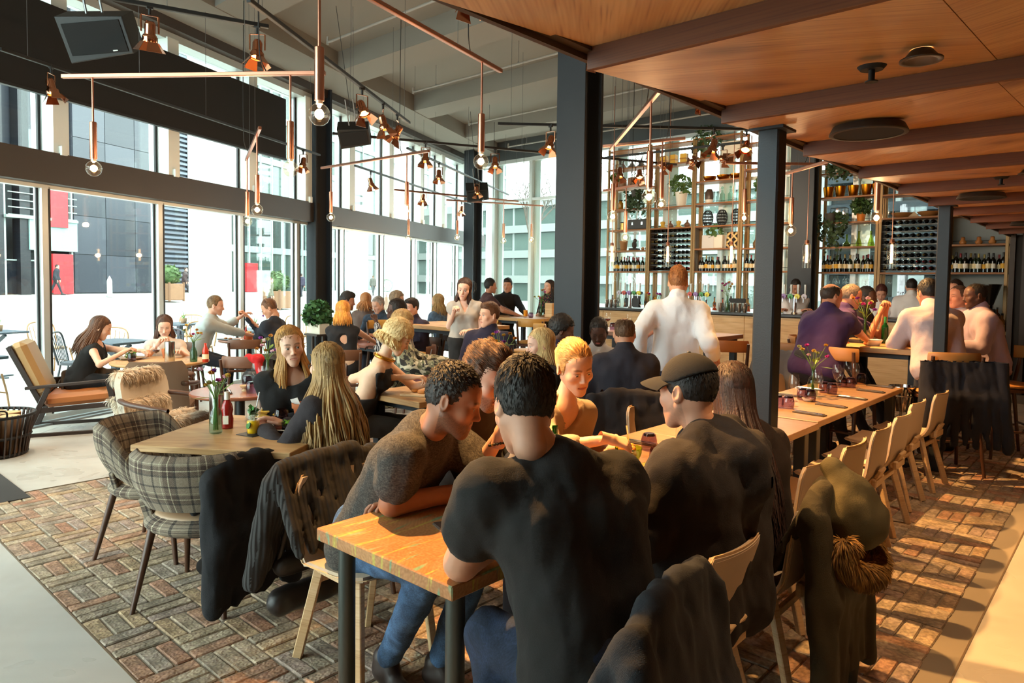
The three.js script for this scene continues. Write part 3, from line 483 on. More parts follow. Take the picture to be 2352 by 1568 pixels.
// sprinkler pipes under the concrete ribs
[-3.2, -5.7, -8.15, -10.55, -12.9].forEach((z, i) => {
  const t = thing('sprinkler_pipe', 'thin grey sprinkler pipe below the concrete ceiling, ' + ord[i] + ' from the camera', 'pipe', [0, 0, 0], 0, 'ceiling sprinkler pipes'), x0 = inFront(z) + 2.0;
  mesh('pipe', rod([x0, 5.0, z], [-1.5, 5.0, z], 0.017, 0.017, 8), mat('#8f8b84', 0.5), t); mesh('elbow', rod([x0, 4.97, z], [x0, 5.08, z], 0.02, 0.02, 8), mat('#8f8b84', 0.5), t);
  for (let x = x0 + 0.6; x < -1.8; x += 1.9) mesh('hanger', [rod([x, 5.0, z], [x, 5.36, z], 0.004, 0.004, 5), ball(0.014, x, 5.02, z, 8)], mat('#777777', 0.5), t);
});
{ const t = thing('fire_alarm', 'small red fire sounder on the ceiling', 'alarm', [-7.3, 5.26, -10.0]); mesh('housing', cyl(0.05, 0.06, 0.07, 0, 0, 0, 16), mat('#a3202a', 0.4), t); mesh('base', cyl(0.06, 0.06, 0.02, 0, 0.07, 0, 16), mat('#7c1820', 0.5), t); }
// fittings in the timber soffit
[[-0.55, -2.53, 'nearest the camera'], [-0.55, -5.4, 'further along the aisle']].forEach(([x, z, w]) => {
  const t = thing('downlight', 'recessed round downlight in the timber soffit ' + w, 'downlight', [x, 2.345, z]);
  mesh('ring', lathe([[0.03, 0.03], [0.05, 0.005], [0.062, 0.0], [0.062, -0.006], [0.046, -0.006], [0.03, 0.03]], 28), mat('#3a2b20', 0.4), t); mesh('lamp', cyl(0.03, 0.03, 0.008, 0, 0.018, 0, 20), glow('#ffcf96', 9), t);
  const l = new THREE.SpotLight(new THREE.Color(1, 0.66, 0.36), 6, 0, 0.75, 0.6); l.position.set(0, -0.01, 0); l.target.position.set(0, -2, 0); l.castShadow = true; t.add(l, l.target);
});
[[-0.695, -2.534, 'beside the near downlight'], [-0.712, -5.53, 'further along the aisle']].forEach(([x, z, w]) => { const t = thing('sprinkler', 'dark sprinkler head in the timber soffit ' + w, 'sprinkler', [x, 2.34, z]); mesh('rose', cyl(0.035, 0.045, 0.012, 0, 0.0, 0, 20), iron, t); mesh('nozzle', [cyl(0.01, 0.01, 0.035, 0, -0.035, 0, 10), cyl(0.02, 0.02, 0.004, 0, -0.04, 0, 14)], iron, t); });
[[-0.964, -3.494, 'nearest the camera'], [-0.958, -6.48, 'second along the aisle'], [-0.95, -9.4, 'far along the aisle']].forEach(([x, z, w]) => { const t = thing('ceiling_speaker', 'round dark speaker grille flush in the timber soffit ' + w, 'speaker', [x, 2.33, z]); mesh('rim', lathe([[0.15, 0.03], [0.165, 0], [0.165, -0.006], [0.145, -0.006]], 36), mat('#2a211a', 0.6), t); mesh('grille', cyl(0.147, 0.147, 0.01, 0, -0.004, 0, 36), mat('#15110e', 0.9), t); });

// ---------- outside: plaza, buildings, street furniture ----------
const paveT = tex(512, 512, (u, v) => { const k = 0.86 + 0.12 * tn(u, v, 7, 7, 3) + 0.06 * tn(u, v, 60, 60, 5); return [k, k, k * 0.99]; }, 0.2);
const plazaM = mat('#b9b6b0', 0.8, { map: paveT });
const ebox = (s0, s1, y0, y1, o0, o1) => T(bx(Math.abs(o1 - o0), y1 - y0, s1 - s0), ...W((s0 + s1) / 2, (o0 + o1) / 2, y0), 0, WTURN);
{
  const strip = (o0, y0, o1, y1) => { const P = [...W(-30, o0, y0), ...W(130, o0, y0), ...W(130, o1, y1), ...W(-30, o1, y1)]; return fromTris(P, [0, 1, 2, 0, 2, 3]); };
  struct('pavement', [strip(0.1, -0.02, 16, -0.02), strip(16, -0.02, 32, 0.62), strip(32, 0.62, 60, 0.62)], plazaM);
  struct('pavement', slab([[-40, -14.3], [14, -14.3], [14, -70], [-60, -70]], -0.1, 0.06), plazaM);
}
const dGlass = mat('#16181d', 0.12, { specularIntensity: 0.5 }), stoneD = mat('#24262c', 0.5), bandM = mat('#75827e', 0.6), greenG = mat('#38443f', 0.2, { specularIntensity: 0.5 }), paleG = mat('#4e5a57', 0.3), paleM = mat('#7d8682', 0.7), alu = mat('#9aa09e', 0.5);
{ // dark stone block with a glazed bank lobby
  const b = thing('dark_building', 'dark stone and glass office block across the plaza', 'building'); b.userData.kind = 'thing';
  mesh('wall', [ebox(-14, 22, 0.6, 34, 32, 40), ebox(26.4, 33.3, 0.6, 34, 32, 40), ebox(22, 26.4, 7.8, 34, 32.4, 40)], mat('#2a2c33', 0.35), b);
  mesh('lobby_wall', ebox(22, 26.4, 0.6, 7.8, 34.5, 35), mat('#1c2224', 0.5), b);
  mesh('canopy_panel', ebox(23.4, 26.4, 3.2, 4.95, 31.6, 32), mat('#7d9893', 0.5), b);
  for (let k = 0; k < 4; k++) mesh('balcony_rail', ebox(22.2, 26.4, 5.1 + k * 0.42, 5.16 + k * 0.42, 31.6, 31.66), paleM, b);
  mesh('floor_edge', ebox(22, 26.4, 4.95, 5.1, 31.5, 32.5), paleM, b); mesh('door_head', ebox(22, 26.4, 2.55, 2.63, 32, 32.2), paleM, b);
  for (const s of [22.2, 23.2, 26.3]) mesh('mullion', ebox(s, s + 0.12, 0.6, 7.8, 32, 32.2), alu, b);
  for (const s of [20.4, 21.4, 22.9]) mesh('shaft', ebox(s, s + 0.6, 0.6, 20, 31.7, 32.3), mat('#15151a', 0.4), b);
  for (let i = 0; i < 4; i++) mesh('pane', ebox(22.3 + i * 1.02, 23.25 + i * 1.02, 0.65, 2.5, 32.05, 32.1), dGlass, b);
  for (let i = 0; i < 9; i++) for (let j = 0; j < 3; j++) mesh('stone_panel', ebox(26.45 + j * 2.28, 28.69 + j * 2.28, 0.7 + i * 2.4, 3.06 + i * 2.4, 31.93, 32), mat(['#2e3038', '#383a42', '#2a2c33'][(i + j) % 3], 0.3), b);
  for (let i = 0; i < 9; i++) for (let j = 0; j < 3; j++) mesh('window', ebox(17.2 + j * 1.6, 18.6 + j * 1.6, 6 + i * 2.2, 7.7 + i * 2.2, 31.9, 32), mat(['#5d6f70', '#38464a', '#7c8b8a'][(i * 2 + j) % 3], 0.25), b);
  for (let i = 0; i < 5; i++) mesh('window', ebox(23 + (i % 2) * 1.7, 24.5 + (i % 2) * 1.7, 8.2 + i * 2.4, 10.2 + i * 2.4, 32.2, 32.4), mat(['#66797a', '#2d3639', '#8b9a98'][i % 3], 0.25), b);
}
{ // louvred tower
  const b = thing('louvred_tower', 'grey tower clad in horizontal louvres beside the white round column', 'building'); b.userData.kind = 'thing';
  mesh('wall', ebox(33.3, 38.8, 0.6, 34, 32.3, 40), mat('#3a3e47', 0.5), b); mesh('corner_strip', ebox(35.9, 36.2, 0.6, 34, 32, 32.4), mat('#1e2026', 0.5), b);
  for (let i = 0; i < 96; i++) mesh('louvre', ebox(33.4, 35.8, 0.8 + i * 0.34, 0.97 + i * 0.34, 32.05, 32.3), mat(i % 2 ? '#565b66' : '#4d525c', 0.5), b);
}
function glassBlock(name, label, s0, s1, off, top, m, bandC, floors, bays) {
  const b = thing(name, label, 'building'); b.userData.kind = 'thing'; const fh = (top - 0.6) / floors, bw = (s1 - s0) / bays;
  mesh('wall', ebox(s0, s1, 0.6, top, off + 0.3, off + 8), mat('#2e3533', 0.6), b);
  for (let f = 0; f < floors; f++) { mesh('floor_band', ebox(s0, s1, 0.6 + (f + 1) * fh - 0.55, 0.6 + (f + 1) * fh, off - 0.15, off + 0.3), bandC, b); for (let i = 0; i < bays; i++) mesh('pane', ebox(s0 + i * bw + 0.06, s0 + (i + 1) * bw - 0.06, 0.65 + f * fh, 0.6 + (f + 1) * fh - 0.57, off, off + 0.05), m[(f * 5 + i * 3) % m.length], b); }
  for (let i = 0; i <= bays; i++) mesh('mullion', ebox(s0 + i * bw - 0.06, s0 + i * bw + 0.06, 0.6, top, off - 0.2, off + 0.1), alu, b);
  return b;
}
glassBlock('green_glass_building', 'green glass office block with pale floor bands seen left of the window column', 39, 57, 33, 32, [greenG, mat('#56645f', 0.2), mat('#2d3634', 0.2)], bandM, 8, 12);
glassBlock('pale_glass_building', 'pale glass office block seen right of the window column', 58, 118, 36, 34, [paleG, mat('#5d6a66', 0.25), mat('#414c49', 0.25), mat('#6a7672', 0.3)], paleM, 8, 20);
function backBlock(name, label, x0, x1, z, top, m, bandC, floors, bays) { // faces +z
  const b = thing(name, label, 'building', [0, 0, 0]), fh = top / floors, bw = (x1 - x0) / bays;
  mesh('wall', bx(x1 - x0, top, 6, (x0 + x1) / 2, 0, z - 3.3), mat('#3a4240', 0.6), b);
  for (let f = 0; f < floors; f++) { mesh('floor_band', bx(x1 - x0, fh * 0.3, 0.5, (x0 + x1) / 2, (f + 1) * fh - fh * 0.3, z - 0.1), bandC, b); for (let i = 0; i < bays; i++) mesh('pane', bx(bw - 0.1, fh * 0.68, 0.05, x0 + (i + 0.5) * bw, f * fh, z - 0.25), m[(f * 5 + i * 3) % m.length], b); }
  for (let i = 0; i <= bays; i++) mesh('mullion', bx(0.1, top, 0.2, x0 + i * bw, 0, z - 0.15), alu, b);
}
backBlock('banded_building', 'pale banded building beyond the far corner windows', -62, -17, -50, 9.5, [mat('#4f5d57', 0.3), mat('#5a6862', 0.3), mat('#66736d', 0.4)], mat('#868c88', 0.7), 4, 16);
backBlock('dark_annex', 'dark blue-grey building behind the right bar shelves', -5.7, 3.5, -17.5, 6.4, [mat('#1b2329', 0.3), mat('#252f36', 0.3), mat('#161c21', 0.3)], mat('#2a3238', 0.6), 9, 6);
// white round columns and planters on the plaza
[[9.25, 6, 0.53, 'nearest the window'], [20.4, 6, 0.47, 'further along the front'], [31, 6, 0.47, 'far along the front']].forEach(([s, o, r, w]) => { const t = thing('round_column', 'thick white round column outside ' + w, 'column', W(s, o, -0.02)); mesh('shaft', cyl(r, r, 14, 0, 0, 0, 40), mat('#b4b6b3', 0.7), t); mesh('base_ring', cyl(r + 0.05, r + 0.04, 0.12, 0, 0, 0, 40), mat('#9b9d9a', 0.7), t); });
const leafM = (c) => mat(c, 0.7, { side: THREE.DoubleSide });
function bushGeo(r, n, y, leaf = 0.05) { const out = []; for (let i = 0; i < n; i++) { const a = rr(0, 6.28), e = Math.asin(rr(-0.8, 1)), q = r * rr(0.72, 1), g = new THREE.PlaneGeometry(leaf, leaf * 1.6); out.push(T(g, Math.cos(e) * Math.sin(a) * q, y + Math.sin(e) * q, Math.cos(e) * Math.cos(a) * q, rr(0, 6), rr(0, 6), rr(0, 6))); } return merge(out); }
[[-41.5, -16.6, 'near the walking woman', 0.35], [-35.5, -20.0, 'behind the man in the parka', 0.02], [-30, -23.6, 'behind the window column', 0.05]].forEach(([x, z, w, y]) => { const t = thing('planter', 'square wooden planter with a clipped round bush ' + w, 'planter', [x, y, z], 0.4, 'bush planters on the plaza'); mesh('box', bx(1.1, 0.95, 1.1, 0, 0.06, 0, 0.03), mat('#7d5a40', 0.8), t); for (const sx of [-1, 1]) for (const sz of [-1, 1]) mesh('post', bx(0.1, 1.08, 0.1, sx * 0.52, 0, sz * 0.52, 0.01), mat('#6b4a33', 0.8), t); mesh('bush', [bushGeo(0.62, 320, 1.5, 0.12), ball(0.55, 0, 1.5, 0, 20)], leafM('#42582c'), t); });
[[-45.6, -14.8, 0.62], [-44.2, -20.6, 0.6], [-44.9, -19.8, 0.6]].forEach(([x, z, y], i) => { const t = thing('bollard', 'white pointed bollard on the plaza, ' + ord[i] + ' from the left', 'bollard', [x, y - 0.1, z]); mesh('post', lathe([[0, 1.25], [0.1, 1.05], [0.14, 0.95], [0.14, 0]], 16), mat('#cfcfcc', 0.6), t); mesh('foot', cyl(0.2, 0.18, 0.06, 0, 0, 0, 16), paleM, t); });
{ // cash machines with red surrounds
  [[24.65, 0.62, 'left beside the man in black'], [41.5, 0.62, 'seen between the two window diners']].forEach(([s, y, w]) => { const t = thing('cash_machine', 'red and white cash machine ' + w, 'cash machine', W(s, 31.6, y), WTURN); mesh('housing', bx(0.5, 2.4, 1.3, 0, 0, 0.6, 0.02), mat('#a8242a', 0.4), t); mesh('screen_panel', bx(0.06, 1.15, 1.1, 0.26, 0.8, 0.6, 0.01), mat('#c9c9c6', 0.4), t); mesh('screen', bx(0.02, 0.35, 0.5, 0.3, 1.35, 0.6), mat('#4a5a66', 0.2), t); mesh('keypad', bx(0.06, 0.12, 0.4, 0.3, 1.05, 0.6), mat('#8a2a2e', 0.4), t); });
  const t = thing('poster', 'red framed poster hanging in the bank lobby', 'poster', W(24.6, 31.5, 4.6), WTURN); mesh('panel', bx(0.05, 2.9, 1.1, 0, 0, 0.55, 0.004), mat('#97252c', 0.5), t);
  const g = bx(0.02, 1.6, 0.9, 0.04, 1.1, 0.55); mesh('print', g, mat('#ffffff', 0.5, { map: tex(128, 128, (u, v) => v < 0.22 ? hx('#e5e5e2') : v < 0.32 ? (tn(u, v, 30, 8, 2) > 0.1 ? hx('#3a3a3a') : hx('#e8e8e4')) : v < 0.5 ? (tn(u, v, 18, 10, 5) > 0 ? hx('#c03038') : hx('#f0ece6')) : lerpc(hx('#6b705c'), hx('#cdbfa8'), 0.5 + 0.8 * tn(u, v, 8, 8, 3)), [1.1, 0.6]) }), t);
}
// bare trees beyond the corner windows
function bareTree(x, z, h, seed, label) {
  const t = thing('bare_tree', label, 'tree', [x, 0, z], 0, 'bare trees outside'), out = [], go = (p, d, L, r, k) => { const q = [p[0] + d[0] * L, p[1] + d[1] * L, p[2] + d[2] * L]; out.push(rod(p, q, r, r * 0.7, 5)); if (k > 0) for (let i = 0; i < 3; i++) { const e = V(d[0] + rr(-0.7, 0.7), d[1] + rr(-0.25, 0.45), d[2] + rr(-0.7, 0.7)).normalize().toArray(); go(q, e, L * rr(0.65, 0.85), r * 0.62, k - 1); } };
  mesh('trunk', rod([0, -0.1, 0], [0, h * 0.3, 0], 0.14, 0.1, 8), mat('#4a423a', 0.9), t); go([0, h * 0.28, 0], [0, 1, 0], h * 0.2, 0.09, 5); mesh('branches', out, mat('#544b42', 0.9), t).userData.kind = 'stuff';
}
bareTree(-20.5, -24, 7, 1, 'bare tree outside the corner windows'); bareTree(-17, -27, 8, 2, 'bare tree outside behind the left bar shelves');
// terrace tables, rattan chairs and potted plants outside the glass
const terraceTop = mat('#3a424c', 0.5), rattan = mat('#a9805a', 0.7), rattanRed = mat('#a4574f', 0.7), rattanDark = mat('#3a3d44', 0.6);
function terraceTable(s, o, w) { const t = thing('terrace_table', 'grey terrace table outside ' + w, 'table', W(s, o, -0.02), WTURN, 'terrace tables outside'); mesh('tabletop', bx(0.7, 0.035, 0.7, 0, 0.72, 0, 0.006), terraceTop, t); mesh('column', bx(0.09, 0.7, 0.09, 0, 0.02, 0, 0.008), terraceTop, t); mesh('brace', [bar([-0.28, 0.71, 0], [0, 0.52, 0], 0.05, 0.04), bar([0.28, 0.71, 0], [0, 0.52, 0], 0.05, 0.04)], terraceTop, t); mesh('foot', [bx(0.6, 0.02, 0.07, 0, 0.0, 0, 0.005), bx(0.07, 0.02, 0.6, 0, 0.0, 0, 0.005)], terraceTop, t); return t; }
function rattanChair(label, m) {
  const t = thing('rattan_chair', label, 'chair', [0, 0, 0], 0, 'rattan terrace chairs');
  mesh('back_frame', tube([[-0.22, 0.44, -0.18], [-0.25, 0.7, -0.24], [-0.2, 0.85, -0.27], [0, 0.88, -0.28], [0.2, 0.85, -0.27], [0.25, 0.7, -0.24], [0.22, 0.44, -0.18]], 0.013, 24, 6), m, t);
  for (let i = 0; i < 7; i++) mesh('back_slat', rod([-0.17 + i * 0.057, 0.46, -0.19], [-0.19 + i * 0.064, 0.86 - 0.02 * Math.abs(i - 3), -0.275], 0.006, 0.006, 5), m, t);
  mesh('seat', cyl(0.22, 0.22, 0.035, 0, 0.43, 0, 20), m, t);
  for (const s of [-1, 1]) { mesh('leg', tube([[s * 0.18, 0.44, 0.17], [s * 0.22, 0.2, 0.2], [s * 0.23, 0.01, 0.22]], 0.013, 8, 6), m, t); mesh('leg', tube([[s * 0.18, 0.44, -0.17], [s * 0.21, 0.2, -0.21], [s * 0.23, 0.01, -0.25]], 0.013, 8, 6), m, t); }
  mesh('stretcher', tube([[-0.2, 0.2, 0.2], [0, 0.26, 0.02], [0.2, 0.2, 0.2]], 0.009, 12, 5), m, t);
  return t;
}
function pottedAloe(p, s, label) { const t = thing('potted_plant', label, 'plant', p, 0, 'small potted plants on the terrace tables'); mesh('pot', lathe([[0, 0], [0.05, 0], [0.06, 0.05], [0.065, 0.1], [0.055, 0.1], [0.05, 0.09], [0, 0.09]], 18), mat('#9a7a5c', 0.9), t); for (let i = 0; i < 7; i++) { const a = i * 0.9, l = rr(0.1, 0.2) * s; mesh('leaf', sheet((u, v) => [Math.sin(a) * (0.015 + v * v * 0.07) + Math.cos(a) * (u - 0.5) * 0.022 * (1 - v), 0.08 + v * l, Math.cos(a) * (0.015 + v * v * 0.07) - Math.sin(a) * (u - 0.5) * 0.022 * (1 - v)], 2, 5, 0.003), leafM('#5c8a3e'), t); } }
const rc = rattanChair('tan rattan chair outside left of the lounge armchair', rattan), rcD = rattanChair('dark slatted chair outside behind the girl with the fringe', rattanDark), rcR = rattanChair('red rattan chair outside at the left edge', rattanRed);
rc.position.set(...W(-0.45, 1.3, -0.02)); rc.rotation.y = 1.2; rcD.position.set(...W(1.5, 1.3, -0.02)); rcD.rotation.y = 2.6; rcR.position.set(...W(-1.1, 0.75, -0.02)); rcR.rotation.y = 0.8;
[[-0.55, 0.62, 'beyond the lounge armchair'], [0.75, 3.6, 'with a pot in the open plaza left'], [1.75, 0.9, 'behind the girl with the fringe'], [2.2, 4.0, 'between the girl and the man in the pale shirt'], [4.6, 0.9, 'beyond the man in the dark blazer'], [5.3, 3.2, 'left of the window column'], [7.3, 0.9, 'behind the man with the quiff by the window'], [8.4, 1.2, 'behind the denim jacket man'], [10.2, 1.4, 'behind the far blonde woman']].forEach(([s, o, w], i) => { terraceTable(s, o, w); if (i !== 2) pottedAloe(W(s + 0.05, o - 0.05, 0.735), i === 0 ? 1.3 : 1, 'potted green spikes on the table ' + w); });
[[0.1, 1.25, 2.3, 'facing the table beyond the lounge armchair'], [1.0, 4.3, 0.6, 'far out in the plaza left'], [2.2, 1.6, 1.0, 'beyond the girl with the fringe'], [2.9, 3.6, 2.0, 'left of the man in the pale shirt'], [4.1, 1.6, 1.0, 'behind the two window diners'], [5.1, 1.3, 2.2, 'beside the window column outside'], [5.9, 3.6, 0.8, 'far left of the window column'], [7.0, 1.6, 1.2, 'outside behind the quiff man'], [8.0, 1.9, 0.8, 'outside behind the orange haired woman'], [8.9, 1.7, 2.0, 'outside behind the denim jacket'], [10.0, 2.0, 1.1, 'outside near the far corner']].forEach(([s, o, t, w]) => dup(rc, W(s, o, -0.02), t, 'tan rattan chair ' + w));
[[0.95, 3.9, 1.6, 'dark slatted chair outside by the potted table'], [2.35, 0.75, 0.3, 'dark slatted chair outside right of the girl']].forEach(([s, o, t, w]) => dup(rcD, W(s, o, -0.02), t, w));

// ---------- people ----------
// signed-distance field on a grid, meshed with surface nets
class Field {
  constructor(lo, hi, h) { this.lo = lo; this.h = h; this.n = [0, 1, 2].map((k) => Math.max(3, Math.ceil((hi[k] - lo[k]) / h) + 1)); this.d = new Float32Array(this.n[0] * this.n[1] * this.n[2]).fill(1); }
  each(lo, hi, m, f) {
    const { n, h, d } = this, a = [], b = [];
    for (let k = 0; k < 3; k++) { a[k] = Math.max(0, Math.floor((lo[k] - m - this.lo[k]) / h)); b[k] = Math.min(n[k] - 1, Math.ceil((hi[k] + m - this.lo[k]) / h)); }
    for (let z = a[2]; z <= b[2]; z++) for (let y = a[1]; y <= b[1]; y++) for (let x = a[0], i = (z * n[1] + y) * n[0] + a[0]; x <= b[0]; x++, i++) d[i] = f(d[i], this.lo[0] + x * h, this.lo[1] + y * h, this.lo[2] + z * h);
    return this;
  }
  add(lo, hi, k, f) { return this.each(lo, hi, k + this.h * 3, (o, x, y, z) => { const b = f(x, y, z), t = Math.max(k - Math.abs(o - b), 0) / k; return Math.min(o, b) - t * t * k * 0.25; }); }
  cut(lo, hi, k, f) { return this.each(lo, hi, k + this.h * 3, (o, x, y, z) => { const b = -f(x, y, z), t = Math.max(k - Math.abs(o - b), 0) / k; return Math.max(o, b) + t * t * k * 0.25; }); }
  // tapered capsule; fx flattens it across axis q by factor s
  cap(a, b, ra, rb, k = 0.03) {
    const d = [b[0] - a[0], b[1] - a[1], b[2] - a[2]], L = Math.max(1e-9, d[0] ** 2 + d[1] ** 2 + d[2] ** 2), R = Math.max(ra, rb);
    return this.add([0, 1, 2].map((i) => Math.min(a[i], b[i]) - R), [0, 1, 2].map((i) => Math.max(a[i], b[i]) + R), k, (x, y, z) => { const px = x - a[0], py = y - a[1], pz = z - a[2], t = cl((px * d[0] + py * d[1] + pz * d[2]) / L); return Math.hypot(px - d[0] * t, py - d[1] * t, pz - d[2] * t) - mix(ra, rb, t); });
  }
  ell(c, r, k = 0.03, neg = false, q) {
    const R = Math.max(...r), f = (x, y, z) => { let p = [x - c[0], y - c[1], z - c[2]]; if (q) { const v = V3(p).applyQuaternion(q); p = [v.x, v.y, v.z]; } const a = Math.hypot(p[0] / r[0], p[1] / r[1], p[2] / r[2]), b = Math.hypot(p[0] / r[0] ** 2, p[1] / r[1] ** 2, p[2] / r[2] ** 2); return b < 1e-9 ? -Math.min(...r) : a * (a - 1) / b; };
    return this[neg ? 'cut' : 'add'](c.map((v) => v - R), c.map((v) => v + R), k, f);
  }
  // keep only where f <= 0
  keep(f) { return this.each(this.lo, this.lo.map((v, k) => v + this.n[k] * this.h), 0, (o, x, y, z) => o > 0.2 ? o : Math.max(o, f(x, y, z))); }
  warp(f) { return this.each(this.lo, this.lo.map((v, k) => v + this.n[k] * this.h), 0, (o, x, y, z) => Math.abs(o) > 0.06 ? o : o + f(x, y, z)); }
  mesh() {
    const { n: [nx, ny, nz], h, d, lo } = this, P = [], I = [], id = new Int32Array(d.length).fill(-1), S = [1, nx, nx * ny];
    const C = [[0, 0, 0], [1, 0, 0], [0, 1, 0], [1, 1, 0], [0, 0, 1], [1, 0, 1], [0, 1, 1], [1, 1, 1]], E = [[0, 1], [2, 3], [4, 5], [6, 7], [0, 2], [1, 3], [4, 6], [5, 7], [0, 4], [1, 5], [2, 6], [3, 7]], off = C.map((c) => c[0] + c[1] * nx + c[2] * nx * ny);
    for (let z = 0; z < nz - 1; z++) for (let y = 0; y < ny - 1; y++) for (let x = 0; x < nx - 1; x++) {
      const i = x + y * nx + z * nx * ny; let m = 0;
      for (let c = 0; c < 8; c++) if (d[i + off[c]] < 0) m |= 1 << c;
      if (m === 0 || m === 255) continue;
      let sx = 0, sy = 0, sz = 0, k = 0;
      for (const [a, b] of E) if (((m >> a) ^ (m >> b)) & 1) { const va = d[i + off[a]], t = va / (va - d[i + off[b]]); sx += mix(C[a][0], C[b][0], t); sy += mix(C[a][1], C[b][1], t); sz += mix(C[a][2], C[b][2], t); k++; }
      id[i] = P.length / 3; P.push(lo[0] + (x + sx / k) * h, lo[1] + (y + sy / k) * h, lo[2] + (z + sz / k) * h);
    }
    for (let z = 1; z < nz - 1; z++) for (let y = 1; y < ny - 1; y++) for (let x = 1; x < nx - 1; x++) {
      const i = x + y * nx + z * nx * ny, s = d[i] < 0;
      for (let a = 0; a < 3; a++) {
        if (s === (d[i + S[a]] < 0)) continue;
        const b = S[(a + 1) % 3], c = S[(a + 2) % 3], q = [id[i - b - c], id[i - c], id[i], id[i - b]];
        if (q.some((v) => v < 0)) continue;
        s ? I.push(q[0], q[1], q[2], q[0], q[2], q[3]) : I.push(q[0], q[2], q[1], q[0], q[3], q[2]);
      }
    }
    if (!P.length) return null;
    // one set of uv per facing direction, so that weave does not smear where the direction changes
    const g = fromTris(P, I), N = g.attributes.normal.array, key = new Map(), Q = [], M = [], J = [];
    for (let t = 0; t < I.length; t += 3) {
      let a = 0, b = 0, c = 0; for (let k = 0; k < 3; k++) { const v = I[t + k] * 3; a += N[v]; b += N[v + 1]; c += N[v + 2]; }
      a = Math.abs(a); b = Math.abs(b); c = Math.abs(c); const ax = b >= a && b >= c ? 1 : a >= c ? 0 : 2;
      for (let k = 0; k < 3; k++) { const v = I[t + k], id2 = v * 3 + ax; let n = key.get(id2); if (n === undefined) { n = Q.length / 3; key.set(id2, n); Q.push(P[v * 3], P[v * 3 + 1], P[v * 3 + 2]); M.push(v, ax); } J.push(n); }
    }
    const q = new THREE.BufferGeometry(), nn = new Float32Array(Q.length), uv = new Float32Array(Q.length / 3 * 2);
    for (let i = 0; i < Q.length / 3; i++) { const v = M[i * 2], ax = M[i * 2 + 1]; for (let k = 0; k < 3; k++) nn[i * 3 + k] = N[v * 3 + k]; uv[i * 2] = ax === 0 ? Q[i * 3 + 2] : Q[i * 3]; uv[i * 2 + 1] = ax === 1 ? Q[i * 3 + 2] : Q[i * 3 + 1]; }
    q.setAttribute('position', new THREE.BufferAttribute(new Float32Array(Q), 3)); q.setAttribute('normal', new THREE.BufferAttribute(nn, 3)); q.setAttribute('uv', new THREE.BufferAttribute(uv, 2)); q.setIndex(J);
    return q;
  }
}
const painted = (g, f) => { const p = g.attributes.position, c = new Float32Array(p.count * 3); for (let i = 0; i < p.count; i++) c.set(f(p.getX(i), p.getY(i), p.getZ(i), i), i * 3); g.setAttribute('color', new THREE.BufferAttribute(c, 3)); return g; };
const lin = (h) => new THREE.Color(h).toArray();

